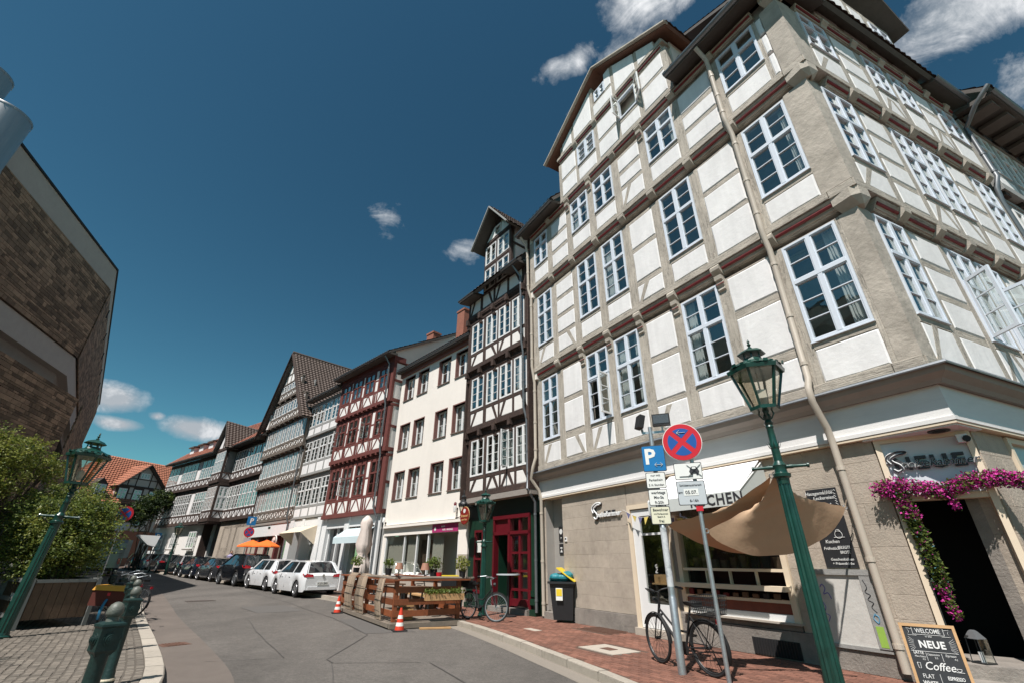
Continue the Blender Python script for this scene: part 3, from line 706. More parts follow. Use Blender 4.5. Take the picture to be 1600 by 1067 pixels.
# man-holes, grates
def plate(name, label, cat, c, sx, sy, ang_, m_, z, extra=None, group=None):
    o = empty(name, (c[0], c[1], z+rise(*c)), ang_, label, cat, group)
    MB().prism([(-sx/2, -sy/2), (sx/2, -sy/2), (sx/2, sy/2), (-sx/2, sy/2)], -.03, .0).build('frame', m_, o)
    if extra: extra(o)
    return o
def ex1(o):
    b = MB(); b.prism([(-.14, -.10), (.14, -.10), (.14, .10), (-.14, .10)], .002, .006); b.build('iron_lid', rust, o)
plate('utility_cover', 'pale concrete cover with small dark lid in the brick pavement beside the kerb', 'cover', (1.83, 9.82), .95, .66, ang, slab_m, .006, ex1)
def ex2(o):
    for k in range(16): MB().box(-.5+k*.064, -.5+k*.064+.03, -.38, .38, .001, .012).build('grate_bar', rust, o)
plate('floor_grate', 'rusty rectangular floor grate set against the stone wall plinth', 'grate', (2.3, 12.45), 1.12, .86, ang, rust, .004, ex2)
def ex3(o):
    for k in range(6): MB().box(-.16+k*.058, -.16+k*.058+.03, -.2, .2, .001, .008).build('grate_bar', rust, o)
plate('road_gully', 'brown iron gully grate in the strip beside the left kerb', 'drain grate', (-6.75, 10.75), .5, .42, .9, rust, ROADZ+.008, ex3)
plate('road_cover', 'dark rectangular access cover in the middle of the asphalt', 'cover', (-12.4, 20.6), 1.0, .6, .75, mat('dark_iron_cover', (.065, .05, .042), .7, .2, 10, .3), ROADZ+.006)
plate('pavement_slab', 'small pale stone slab set flush in the brick pavement near the bin', 'slab', (.55, 12.45), .5, .2, ang, slab_m, .005)
# ================================================================== CORNER HOUSE (grey half-timbering, white infill)
H = empty('corner_house', (OA.x, OA.y, 0), math.atan2(DA.y, DA.x), 'four storey corner house of grey timber framing with white infill above a stone ground floor', 'building')
MA = Matrix.Identity(4)
# side street front: frame expressed in the house's own axes
cl = Vector((11, 0)); ba = math.atan2(DB.y, DB.x)-math.atan2(DA.y, DA.x)
MB_ = T((11, 0, 0)) @ Matrix.Rotation(ba, 4, 'Z')
def bl(u, y): v = MB_ @ Vector((u, y, 0)); return (v.x, v.y)
def cornerpt(ya, yb):
    """where wall plane A at -ya meets wall plane B at -yb"""
    # points of B: (11,0)+u*d+yb*nb ; need y == -ya
    d = (math.cos(ba), math.sin(ba)); nb = (math.sin(ba), -math.cos(ba)); u = (-ya-yb*nb[1])/d[1]; return (11+u*d[0]+yb*nb[0], -ya, u)
YA = [0, .30, .42, .54, .62]; YB = [0, .14, .27, .40, .47]
# --- timber storeys, street side
cellsA = [(1.29, 2.16, 'w'), (2.44, 3.36, 'p'), (3.66, 4.57, 'w'), (4.88, 5.79, 'w'), (6.08, 6.95, 'p'), (7.25, 8.24, 'w'), (8.49, 9.45, 'p'), (9.74, 10.72, 'w')]
W1 = dict(cols=2, rows=(2, 3), split=.60, fw=.042, mw=.078, bw=.018, ft=.042, curtain=.9, sillm=white_paint)
W2 = dict(cols=2, rows=(2, 3), split=.60, fw=.042, mw=.078, bw=.018, ft=.042, curtain=.85, sillm=white_paint)
W3 = dict(cols=2, rows=(1, 2), split=.66, fw=.042, mw=.075, bw=.018, ft=.042, curtain=.6, sillm=white_paint)
def jetty(root, M, y0, y1, zb, zt, x0, x1, ends, corb, pref=''):
    """joist zone between storeys: boards with a red line, joist heads over every post, some with brackets below"""
    f = Fac(root, M, y0, timber_grey, plaster)
    f.beam(x0, x1, zb-.16, zb, .01, 'wall_plate')
    e = [x0]+ends+[x1]
    for a, c in zip(e[:-1], e[1:]):
        if c-a < .3: continue
        b = MB(); xa, xc = a+.10, c-.10
        b.add([(xa, -y0+0.0, zb), (xc, -y0, zb), (xc, -y1, zt-.02), (xa, -y1, zt-.02), (xa, -y0+.2, zb), (xc, -y0+.2, zb), (xc, -y0+.2, zt), (xa, -y0+.2, zt)], [(0, 1, 2, 3), (4, 7, 6, 5), (0, 3, 7, 4), (1, 5, 6, 2), (3, 2, 6, 7), (0, 4, 5, 1)])
        b.build('filler_board', timber_h, root, M)
        b = MB(); dy = (y1-y0); h = zt-zb
        def pt(t, o): return (-(y0+dy*t)-o, zb+h*t)
        (ya, za), (yb, zc) = pt(.42, .012), pt(.66, .012)
        b.tube([(xa+.03, ya-.004, (za+zc)/2), (xc-.03, ya-.004, (za+zc)/2)], h*.15, 8, caps=True); b.build('red_moulding', red_paint, root, M, smooth=True)
        b = MB(); (ya, za), (yb, zc) = pt(.15, .01), pt(.3, .01)
        b.tube([(xa+.03, ya, za+.012), (xc-.03, ya, za+.012)], .022, 6); b.build('grey_moulding', timber_grey, root, M, smooth=True)
    for x in ends:
        b = MB(); w = .11
        prof = [(-y0+.1, zb-.01), (-y0-.03, zb-.01), (-y1+.01, zb+.05), (-y1-.055, zb+.11), (-y1-.06, zt-.06), (-y1-.02, zt), (-y0+.1, zt)]
        n = len(prof); vs = [(x-w, p[0], p[1]) for p in prof]+[(x+w, p[0], p[1]) for p in prof]
        b.add(vs, [tuple(range(n)), tuple(range(2*n-1, n-1, -1))]+[(i, (i+1) % n, n+(i+1) % n, n+i) for i in range(n)]); b.build('joist_head', timber_grey, root, M)
    for x in corb:
        b = MB(); w = .085
        prof = [(-y0+.02, zb-.02), (-y0-.13, zb-.02), (-y0-.12, zb-.12), (-y0-.07, zb-.16), (-y0-.10, zb-.22), (-y0-.05, zb-.30), (-y0-.06, zb-.36), (-y0+.02, zb-.42)]
        n = len(prof); vs = [(x-w, p[0], p[1]) for p in prof]+[(x+w, p[0], p[1]) for p in prof]
        b.add(vs, [tuple(range(n)), tuple(range(2*n-1, n-1, -1))]+[(i, (i+1) % n, n+(i+1) % n, n+i) for i in range(n)]); o = b.build('bracket', timber_grey, root, M)
        MB().box(x-w-.004, x+w+.004, -y0-.098, -y0-.06, zb-.235, zb-.205).build('red_band', red_paint, o)
postsA = [1.12, 2.30, 3.51, 4.72, 5.93, 7.10, 8.36, 9.60]
s1 = Fac(H, MA, -YA[1], timber_grey, plaster)
c1 = cornerpt(YA[1], YB[1]); c2 = cornerpt(YA[2], YB[2]); c3 = cornerpt(YA[3], YB[3]); c4 = cornerpt(YA[4], YB[4])
s1.beam(.95, c1[0]-.40, 4.06, 4.215, .03, 'sill_beam', .4); s1.beam(c1[0]-.39, c1[0], 4.06, 4.215, .03, 'sill_beam', .2)
low = (4.23, 4.80)
P12 = [low, (5.00, 5.94), (6.09, 7.05)]; P34 = [low, (4.93, 5.92), (6.07, 7.05)]; P45 = [low, (4.95, 5.10), (5.27, 6.04), (6.22, 7.06)]
P45 = [(4.23, 4.82), (5.0, 6.04), (6.22, 7.06)]
cl1 = [list(c) for c in cellsA]
for c in cl1:
    if c[2] == 'w': c.append((4.97, 7.06))
cl1[1].append(P12); cl1[4].append(P34); cl1[6].append(P45)
s1.storey(.95, 10.80, 4.215, 7.10, cl1, brc={0: ('L', 4.80), 1: ('R', 4.80), 2: ('L', 4.80), 4: ('L', 4.76)}, win=None)
for i, c in enumerate(cl1):
    if c[2] == 'w':
        if i == 2:
            window(s1, c[0], c[1], 6.28, 7.06, **{**W1, 'rows': (2, 2), 'split': None, 'curtain': 0}); o_ = window(s1, c[0], c[1], 4.97, 6.26, **{**W1, 'rows': (3, 3), 'split': None, 'curtain': 0, 'glazed': False})
            o_['label'] = 'window with its right leaf swung open'
        else: window(s1, c[0], c[1], 4.97, 7.06, **W1)
# right leaf of window two stands open
casement(H, T((4.53, -YA[1]-.05, 5.02)), .40, 1.18, 3, white_m, 98, 'right')
jetty(H, MA, YA[1], YA[2], 7.22, 7.46, .95, c2[0]-.25, postsA[1:], [3.51, 4.72, 7.10, 5.93, 8.36])
s2 = Fac(H, MA, -YA[2], timber_grey, plaster)
s2.beam(.95, c2[0]-.42, 7.46, 7.63, .02, 'sill_beam', .3); s2.beam(c2[0]-.41, c2[0], 7.44, 7.61, .02, 'sill_beam', .3)
cl2 = [list(c) for c in cellsA]
for c in cl2:
    if c[2] == 'w': c.append((8.33, 10.36))
cl2[1].append([(7.66, 8.22), (8.36, 8.90), (9.02, 9.60), (9.73, 10.30)]); cl2[4].append([(7.66, 8.16), (8.31, 9.28), (9.42, 10.32)]); cl2[6].append([(7.64, 8.49), (8.61, 9.40), (9.53, 10.38)])
s2.storey(.95, 10.74, 7.63, 10.42, cl2, brc={0: ('L', 8.19), 1: ('R', 8.24), 4: ('L', 8.16)}, win=W2)
jetty(H, MA, YA[2], YA[3], 10.56, 10.80, .95, c3[0]-.25, postsA[1:], [])
s3 = Fac(H, MA, -YA[3], timber_grey, plaster)
s3.beam(.95, c3[0]-.42, 10.80, 10.97, .02, 'sill_beam', .3); s3.beam(c3[0]-.41, c3[0], 10.78, 10.95, .02, 'sill_beam', .3)
cl3 = [list(c) for c in cellsA]
for c in cl3:
    if c[2] == 'w': c.append((11.69, 13.02))
cl3[1].append([(10.99, 11.56), (11.70, 12.25), (12.39, 12.98)]); cl3[4].append([(10.99, 11.62), (11.76, 12.24), (12.38, 12.96)]); cl3[6].append([(11.0, 11.57), (11.70, 12.18), (12.34, 13.02)])
s3.storey(.95, 10.66, 10.97, 13.06, cl3, brc={4: ('L', 11.62)}, win=W3)
s3.panel([(10.80, 10.99), (10.92, 10.99), (10.92, 11.66), (10.80, 11.66)]); s3.panel([(10.80, 12.44), (10.93, 12.44), (10.93, 13.0), (10.80, 13.0)]); s3.panel([(10.80, 11.76), (10.92, 11.76), (10.92, 12.36), (10.80, 12.36)])
jetty(H, MA, YA[3], YA[4], 13.20, 13.42, .95, 10.9, postsA[1:], [3.51, 4.72, 7.10])
# --- thick rendered corner posts between the two fronts, one per storey
def cpost(i, z0, z1, wa, wb):
    c = cornerpt(YA[i], YB[i]); pts = [(c[0]-wa, -YA[i]-.015), (c[0]+.004, -YA[i]-.02)]; u = c[2]
    e = bl(u+wb, -YB[i]-.015); e2 = bl(u+wb, .05); pts += [e, e2, (c[0]-wa, -.1)]
    # subdivided front faces so the rough render can stand out
    b = MB(); b.prism(pts, z0, z1); b.build('corner_post', stone_post, H)
cpost(1, 4.215, 7.10, c1[0]-10.80, .30); cpost(2, 7.62, 10.44, c2[0]-10.74, .34); cpost(3, 10.96, 13.10, c3[0]-10.94, .42)
s3.beam(10.66, 10.80, 10.97, 13.06, .004, 'post')
for i, z0, z1 in ((1, 7.10, 7.46), (2, 10.44, 10.80), (3, 13.10, 13.42)):
    c = cornerpt(YA[i]+.14, YB[i]+.14); b = MB(); pts = [(c[0]-.42, c[1]+.02), (c[0]-.1, c[1]-.02), (c[0]+.02, c[1]+.06), bl(c[2]+.34, -YB[i]-.16), bl(c[2]+.34, .1), (c[0]-.42, 0)]
    pl = [(c[0]-.36, c[1]+.14), (c[0]-.06, c[1]+.12), (c[0]-.02, c[1]+.16), bl(c[2]+.30, -YB[i]-.03), bl(c[2]+.30, .1), (c[0]-.36, 0)]
    n = 6; b.add([(x, y, z0) for x, y in pl]+[(x, y, z0+.16) for x, y in pts]+[(x, y, z1) for x, y in pts], [(k, (k+1) % n, n+(k+1) % n, n+k) for k in range(n)]+[(n+k, n+(k+1) % n, 2*n+(k+1) % n, 2*n+k) for k in range(n)]+[tuple(range(5, -1, -1)), tuple(range(12, 18))])
    b.build('corner_corbel', timber_grey, H)
# --- gable over the street front
s4 = Fac(H, MA, -YA[4], timber_grey, plaster); GX0, GX1, GZ = 3.2, 8.55, 15.55
s4.beam(GX0, GX1, 13.42, 13.58, .02, 'sill_beam', .3)
g4 = [(3.36, 4.20, 'p', [(13.62, 14.35), (14.47, 15.30)]), (4.34, 5.28, 'w', (14.32, 15.22)), (5.46, 6.34, 'p', [(13.62, 14.35), (14.47, 15.30)]), (6.48, 7.30, 'w', (14.32, 15.24)), (7.48, 8.36, 'p', [(13.62, 14.50), (14.62, 15.30)])]
s4.storey(GX0, GX1, 13.58, 15.36, g4)
window(s4, 4.34, 5.28, 14.32, 15.22, cols=2, rows=(3, 3), fw=.05, mw=.09, bw=.02, ft=.045, curtain=0, sillm=white_paint)
o_ = window(s4, 6.48, 7.30, 14.32, 15.24, cols=1, rows=(1, 1), fw=.05, mw=.09, bw=.02, ft=.045, curtain=0, glazed=False); o_['label'] = 'attic window with both leaves thrown open'
casement(H, T((6.53, -YA[4]-.05, 14.36)), .36, .84, 3, white_m, 82, 'left'); casement(H, T((7.27, -YA[4]-.05, 14.36)), .40, .84, 3, white_m, 148, 'right')
jetty(H, MA, YA[4], YA[4]+.06, 15.36, 15.56, GX0, GX1, [4.27, 5.37, 6.41, 7.39], [])
s5 = Fac(H, MA, -YA[4]-.06, timber_grey, plaster)
def gz_(x): return 17.66-abs(x-5.80)*.66
s5.beam(GX0, GX1, 15.56, 15.68, .02, 'sill_beam', .3)
xs = [3.5, 4.2, 5.35, 6.45, 7.5, 8.3]
for a, c in zip(xs[:-1], xs[1:]):
    s5.beam(a-.07, a+.07, 15.68, min(gz_(a-.07), gz_(a+.07)), .0, 'post')
    aa, cc = a+.07, c-.07; pl = [(aa, 15.70), (cc, 15.70), (cc, max(15.72, gz_(cc)-.04))]+([(5.80, gz_(5.80)-.04)] if aa < 5.80 < cc else [])+[(aa, max(15.72, gz_(aa)-.04))]
    if (a, c) == (5.35, 6.45):
        s5.panel([(aa, 15.70), (cc, 15.70), (cc, 16.25), (aa, 16.25)]); s5.beam(aa, cc, 16.25, 16.35, 0, 'rail')
        window(s5, aa+.12, aa+.66, 16.36, 16.86, cols=2, rows=(2, 2), fw=.04, mw=.06, bw=.02, curtain=0); s5.panel([(aa+.66, 16.36), (cc, 16.36), (cc, gz_(cc)-.04), (aa+.66, gz_(aa+.66)-.25)])
    else: s5.panel(pl)
s5.beam(8.23, 8.5, 15.68, 15.8, 0, 'post')
# gable wall body behind, roof slopes, verge boards
b = MB(); b.slab([(GX0, 13.4), (GX1, 13.4), (GX1, gz_(GX1)), (5.80, gz_(5.80)), (GX0, gz_(GX0))], 5.0, -YA[4]+.30); b.build('attic_body', offwhite, H)
pk = (5.80, 17.86); ft_l = (2.66, 15.80); ft_r = (8.90, 15.86)
roof_slope(H, 'roof_tiles', tile_dark, (ft_l[0], -.86, ft_l[1]), (ft_l[0], 6.5, ft_l[1]), (pk[0], 6.5, pk[1]), (pk[0], -.86, pk[1]), 14, verge=soffit_m)
roof_slope(H, 'roof_tiles', tile_dark, (ft_r[0], 6.5, ft_r[1]), (ft_r[0], -.86, ft_r[1]), (pk[0], -.86, pk[1]), (pk[0], 6.5, pk[1]), 14, verge=soffit_m)
for a in (ft_l, ft_r):
    b = MB(); b.bar((a[0], -.88, a[1]-.06), (pk[0], -.88, pk[1]-.06), .05, .19, up=(0, 1, 0)); b.build('verge_board', timber_grey, H)
for a in (.1, 1.2, 2.4):
    pass
# --- main eaves: soffit boards, gutter
def eave(root, M, x0, x1, yw, zw, yo, zo, gm=eave_dark):
    b = MB(); b.add([(x0, yw, zw), (x1, yw, zw), (x1, yo, zo), (x0, yo, zo), (x0, yw, zw+.12), (x1, yw, zw+.12), (x1, yo, zo+.12), (x0, yo, zo+.12)], [(0, 1, 2, 3), (4, 7, 6, 5), (3, 2, 6, 7), (0, 4, 5, 1), (0, 3, 7, 4), (1, 5, 6, 2)])
    b.build('eave_soffit', gm, root, M)
    b = MB(); n = 8; vs = []
    for x in (x0-.02, x1+.02):
        for k in range(n+1):
            a = math.pi+math.pi*k/n; vs.append((x, yo-.03+.085*math.cos(a), zo+.13+.085*math.sin(a)))
    b.add(vs, [(k, k+1, n+2+k, n+1+k) for k in range(n)]); b.build('gutter', pipe_grey, root, M, smooth='all')
eave(H, MA, .70, GX0-.05, -.50, 13.52, -1.02, 13.36); eave(H, MA, GX1+.05, 11.9, -.50, 13.56, -1.02, 13.42)
roof_slope(H, 'roof_tiles', tile_dark, (.7, -1.05, 13.55), (GX0, -1.05, 13.55), (GX0, 4.5, 19.5), (.7, 4.5, 19.5), 24)
roof_slope(H, 'roof_tiles', tile_dark, (GX1, -1.05, 13.6), (12.0, -1.05, 13.6), (10.0, 4.5, 19.5), (GX1, 4.5, 19.5), 24)
roof_slope(H, 'roof_tiles', tile_dark, (GX0, 2.0, 16.6), (GX1, 2.0, 16.6), (GX1, 4.5, 19.5), (GX0, 4.5, 19.5), 10)
# inner body of the house, dark rooms behind the panes
def body(zs, z0, z1, ya, yb, name='room_walls'):
    c = cornerpt(ya, yb); b = MB(); b.prism([(.95, -ya), (c[0], -ya), bl(7.0, -yb), bl(7.0, 6), (.95, 8)], z0, z1); b.build(name, dark_room, H)
body(0, 4.3, 7.3, -.55, -.55); body(0, 7.6, 10.6, -.55, -.55); body(0, 10.9, 13.3, -.55, -.55)
body(0, 3.3, 4.1, .05, .05, 'floor_slab'); body(0, 7.25, 7.48, .22, .05, 'floor_slab'); body(0, 10.55, 10.82, .35, .2, 'floor_slab'); body(0, 13.1, 13.5, .45, .3, 'floor_slab')
MB().box(.95, 1.07, -.29, 3, 4.1, 7.2).box(.95, 1.07, -.41, 3, 7.2, 10.5).box(.95, 1.07, -.53, 3, 10.5, 13.5).build('side_wall', offwhite, H)
# --- zinc covered cornice and white fascia above the ground floor, both fronts
def wrap(name, m_, prof, xl=.62, ur=7.1):
    """moulding with profile (outward, z) run along both fronts and mitred at the corner"""
    n = len(prof); b = MB(); vs = []
    for o, z in prof: vs.append((xl, -o, z))
    for o, z in prof:
        c = cornerpt(o, o); vs.append((c[0], c[1], z))
    for o, z in prof: p = bl(ur, -o); vs.append((p[0], p[1], z))
    fs = [(k*n+i, (k+1)*n+i, (k+1)*n+(i+1) % n, k*n+(i+1) % n) for k in range(2) for i in range(n)]+[tuple(range(n)), tuple(range(3*n-1, 2*n-1, -1))]
    b.add(vs, fs); return b.build(name, m_, H)
wrap('zinc_flashing', zinc, [(.10, 4.07), (.355, 4.03), (.37, 4.0), (.38, 4.02), (.36, 4.055), (.10, 4.10)])
wrap('cornice', cornice_m, [(.05, 3.82), (.16, 3.80), (.20, 3.86), (.30, 3.93), (.33, 4.02), (.05, 4.06)])
wrap('fascia_board', fascia_w, [(-.25, 3.26), (.10, 3.26), (.075, 3.81), (-.25, 3.81)])
wrap('fascia_board', fascia_w, [(.10, 3.262), (.125, 3.27), (.125, 3.33), (.092, 3.34)])
wrap('fascia_edge', cream, [(-.25, 3.225), (.115, 3.225), (.115, 3.258), (-.25, 3.258)])
# --- ground floor of ashlar
def ashlar(M, x0, x1, z0, z1, y, rows, m_=None, rnd=(.38, .85), plinth=None, dep=.3):
    m_ = m_ or stone_beige
    h = (z1-z0)/rows
    for r in range(rows):
        x = x0; za, zb = z0+r*h, z0+(r+1)*h; first = True
        while x < x1-.01:
            w = random.uniform(*rnd)*(.6 if first and r % 2 else 1); first = False
            if x1-x-w < .22: w = x1-x
            b = MB(); b.slab([(x+.0012, za+.0012), (x+w-.0012, za+.0012), (x+w-.0012, zb-.0012), (x+.0012, zb-.0012)], y+dep, y, .004, .002+random.uniform(0, .0025)); b.build('ashlar_block', m_, H, M); x += w
MB().box(.62, .84, .012, .5, 0, 3.24).build('pier', stone_plinth, H)
ashlar(MA, .62, .84, .35, 3.22, 0, 7)
ashlar(MA, 1.70, 4.40, .36, 3.22, 0, 9); ashlar(MA, 8.17, 9.98, .42, 3.22, 0, 9)
ashlar(MA, 1.66, 4.42, 0, .355, -.035, 1, stone_plinth, (.8, 1.3)); ashlar(MA, 5.85, 9.98, 0, .42, -.03, 1, stone_plinth, (.8, 1.2)); ashlar(MA, 5.66, 8.15, .425, .52, -.01, 1, stone_plinth)
MB().box(1.66, 4.44, .25, .4, 0, 3.24).build('wall_core', dark_room, H); MB().box(8.17, 9.96, .25, .4, 0, 3.24).build('wall_core', dark_room, H)
# left doorway recess
MB().box(.84, 1.70, 1.0, 1.1, 0, 3.24).box(.80, .845, .01, 1.0, .2, 3.24).build('recess_wall', mat('recess_grey', (.36, .33, .30), .85, .08, 4), H)
MB().box(.84, 1.36, .30, .42, .35, 3.24).build('door_leaf', mat('grey_door', (.33, .31, .285), .6, .08, 4), H)
MB().box(.70, 1.72, -.10, .95, 0, .17).box(.76, 1.70, .10, .95, .17, .34).build('doorstep', stone_plinth, H)
for (xa, za, zb, s_) in ((1.12, 2.02, 2.42, 'o'), (1.12, 1.66, 1.94, 'a')):
    o_ = MB().box(xa, xa+.22, .275, .298, za, zb).build('notice_plate', black_m, H)
    if s_ == 'o': MB().disc((xa+.11, .272, zb-.14), .075, .006, 16).build('round_emblem', chalk, o_); letter('29', .07, chalk, o_, xa+.11, .271, za+.08)
    else:
        b = MB(); b.slab([(xa+.05, za+.05), (xa+.17, za+.05), (xa+.11, za+.13)], .272, .268); b.add(*[[(xa+.06, .269, za+.15), (xa+.16, .269, za+.15), (xa+.16, .269, za+.19), (xa+.06, .269, za+.19)], [(0, 1, 2, 3)]]); b.build('emblem', chalk, o_)
o_ = MB().box(1.80, 1.90, -.03, 0, 1.98, 2.10).build('doorbell_plate', white_m, H); MB().box(1.82, 1.88, -.034, -.03, 2.03, 2.07).build('bell_button', black_m, o_)
# wall logo in relief: swash S with script word
def swashS(root, M, x, z, k, m_, y, r):
    pts = [(-.30, .02), (-.36, .14), (-.30, .24), (-.12, .31), (.06, .30), (.02, .26), (-.12, .24), (-.26, .16), (-.24, .08), (-.14, .0), (-.10, -.10), (-.20, -.16), (-.28, -.10)]
    P = smooth_line([(a*k, c*k) for a, c in pts], 5); b = MB(); b.tube([(x+p.x, y, z+p.y) for p in P], r, 6); return b.build('swash_initial', m_, root, M, smooth='all')
swashS(H, MA, 3.42, 2.62, .85, white_m, -.05, .022); swashS(H, MA, 3.43, 2.61, .85, text_dark, -.03, .026)
letter('NEUE', .17, text_dark, H, 3.78, -.02, 2.60, ext=.015, bold=.03); letter('peisekammer', .17, white_m, H, 3.76, -.055, 2.58, ext=.012, shear=.4, bold=.035)
# shop door with cream frame
MB().box(4.42, 4.52, -.04, .15, .14, 2.62).box(5.56, 5.66, -.04, .15, .14, 2.62).box(4.42, 5.66, -.04, .15, 2.62, 2.72).build('door_frame', cream, H)
MB().box(4.42, 5.66, .0, .3, 2.72, 3.24).build('lintel', stone_beige, H)
MB().box(4.40, 5.70, -.12, .4, 0, .14).build('doorstep', slab_m, H)
d_ = MB().box(4.53, 4.78, .0, .06, .15, 2.60).box(5.42, 5.55, .0, .06, .15, 2.60).box(4.78, 5.42, .0, .06, 2.45, 2.60).box(4.78, 5.42, .0, .06, .15, .62).box(4.78, 5.42, .01, .05, 2.02, 2.07).build('shop_door', white_m, H)
MB().box(4.78, 5.42, .025, .031, .62, 2.45).build('pane', glass_m, d_)
letter('Push', .10, chalk, d_, 5.12, .02, 1.32, rot=90); MB().box(4.86, 5.36, .10, .4, 1.0, 1.03).box(4.9, 5.3, .15, .38, 1.03, 1.2).build('inner_shelf', wood_light, H)
# stone pier between door and shop window
MB().box(5.67, 5.80, -.01, .3, 0, 3.24).build('pier', stone_plinth, H)
# shop window
fr = MB(); fr.box(5.80, 5.90, -.05, .12, .52, 2.70).box(8.07, 8.17, -.05, .12, .52, 2.70).box(5.90, 8.07, -.05, .12, 2.60, 2.70).box(5.90, 8.07, -.02, .12, 1.30, 1.35)
for x in (6.45, 6.98, 7.52): fr.box(x-.012, x+.012, -.02, .05, 1.08, 1.35)
o_ = fr.build('shop_window', cream, H); o_['label'] = 'wide shop window with cream frame under the awning'
MB().box(5.90, 8.07, .03, .036, 1.35, 2.60).build('pane', glass_m, o_)
MB().box(5.76, 8.12, -.20, .03, 1.0, 1.08).build('counter_board', cream, o_)
MB().box(5.90, 8.07, -.06, .10, .82, .87).build('rail', cream, o_)
MB().box(5.90, 8.07, -.015, .03, .66, .82).build('red_seat_panel', mat('red_brown_panel', (.19, .05, .03), .5, .3, 5), o_)
MB().box(5.90, 8.07, -.02, .06, .545, .655).build('lower_board', white_m, o_)
MB().box(5.80, 8.2, -.10, .02, .515, .545).build('window_sill', slab_m, o_)
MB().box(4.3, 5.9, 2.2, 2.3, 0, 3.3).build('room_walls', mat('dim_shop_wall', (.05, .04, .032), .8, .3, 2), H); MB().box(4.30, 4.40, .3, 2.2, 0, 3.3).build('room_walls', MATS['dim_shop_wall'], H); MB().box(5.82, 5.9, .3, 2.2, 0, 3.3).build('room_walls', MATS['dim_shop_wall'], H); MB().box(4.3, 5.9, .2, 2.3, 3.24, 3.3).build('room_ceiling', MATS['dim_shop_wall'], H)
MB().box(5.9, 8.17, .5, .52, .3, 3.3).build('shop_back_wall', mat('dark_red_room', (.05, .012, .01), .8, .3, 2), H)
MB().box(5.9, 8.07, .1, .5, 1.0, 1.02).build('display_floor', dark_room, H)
for k in range(9):
    x = 6.05+k*.22; MB().box(x, x+.12, .16, .24, 1.36, 1.44+random.uniform(.02, .16)).build('displayed_ware', random.choice((wood_planter, black_m, mat('dull_jar', (.10, .08, .06), .5, .3, 8))), H)
for k in range(10): MB().box(6.0+k*.2, 6.0+k*.2+.11, -.055, -.02, .87, .93+random.uniform(0, .05)).build('displayed_ware', random.choice((black_m, wood_planter, red_shop)), o_)
MB().box(5.80, 8.17, .0, .3, 2.70, 3.24).build('lintel', stone_beige, H)
o_ = MB().box(7.22, 8.06, -.05, -.02, .02, .27).build('cellar_grate', black_m, H)
for k in range(16): MB().box(7.25+k*.05, 7.25+k*.05+.014, -.062, -.05, .03, .26).build('grate_bar', iron, o_)
# poster frame right of the window
o_ = MB().box(8.50, 9.40, -.075, .0, 1.28, 1.36).box(9.24, 9.40, -.07, .0, .34, 1.28).box(8.50, 8.56, -.07, 0, .34, 1.28).box(8.50, 9.40, -.06, 0, .29, .34).build('poster_frame', timber_lgrey, H)
MB().box(8.56, 9.24, -.045, -.001, .34, 1.28).build('torn_white_poster', mat('torn_paper', (.56, .54, .50), .8, .08, 5, .4, col2=(.42, .40, .37), fac=.38), o_)
MB().box(9.27, 9.37, -.073, -.07, .36, .62).build('green_sticker', mat('lime_paint', (.30, .48, .08), .7, .1, 6), o_)
def scrib(root, pts, r, m_, nm, y): MB().tube([(p.x, y, p.y) for p in smooth_line(pts, 4)], r, 5).build(nm, m_, root)
scrib(o_, [(9.28, 1.22), (9.31, 1.12), (9.27, 1.06), (9.33, 1.02), (9.28, .96), (9.34, .92), (9.30, .86), (9.35, .80)], .006, text_dark, 'scribble', -.072)
scrib(o_, [(9.32, .78), (9.28, .72), (9.33, .66), (9.35, .74), (9.30, .77)], .007, mat('blue_scribble', (.1, .28, .42), .7, .1, 5), 'scribble', -.072)
scrib(o_, [(8.62, 1.1), (8.66, 1.14), (8.69, 1.08), (8.65, 1.0), (8.72, 1.02), (8.75, .94)], .007, mat('violet_scribble', (.16, .13, .42), .7, .1, 5), 'scribble', -.047)
scrib(o_, [(8.60, .9), (8.63, .82), (8.60, .74), (8.66, .70), (8.62, .62)], .006, MATS['violet_scribble'], 'scribble', -.047)
# --- chamfered shop entrance at the corner
eA = (10.0, 0.0); eB = bl(.42, 0)
ed = Vector((eB[0]-eA[0], eB[1]-eA[1])); EL = ed.length; ea = math.atan2(ed.y, ed.x)
ME = T((eA[0], eA[1], 0)) @ Matrix.Rotation(ea, 4, 'Z')
MB().box(0, .075, -.03, .16, .30, 3.20).box(EL-.075, EL, -.03, .16, .30, 3.20).box(.075, EL-.075, -.03, .16, 3.14, 3.20).box(.075, EL-.075, -.0, .14, 2.28, 2.36).build('entrance_frame', cream, H, ME)
MB().box(.075, EL-.075, .02, .10, 2.36, 3.14).build('sign_board', mat('grey_white_board', (.60, .62, .66), .5, .04, 4), H, ME)
letter('NEUE', .25, text_dark, H, EL*.5, -.012, 2.80, M=ME, ext=.025, bold=.035, spacing=1.25, narrow=1.15)
swashS(H, ME, EL*.5-.26, 2.79, .62, text_dark, -.062, .013); swashS(H, ME, EL*.5-.255, 2.795, .62, white_m, -.048, .019)
letter('peisekammer', .155, white_m, H, EL*.5+.10, -.050, 2.79, M=ME, ext=.004, shear=.35, bold=.030, narrow=1.05)
letter('peisekammer', .155, text_dark, H, EL*.5+.10, -.057, 2.79, M=ME, ext=.004, shear=.35, bold=.008, narrow=1.05)
MB().box(EL-.42, EL-.08, .15, .22, .40, 2.26, M=T((EL-.08, .15, 0)) @ RZ(-62) @ T((-(EL-.08), -.15, 0))).build('door_leaf', mat('taupe_door', (.27, .25, .24), .5, .08, 5), H, ME)
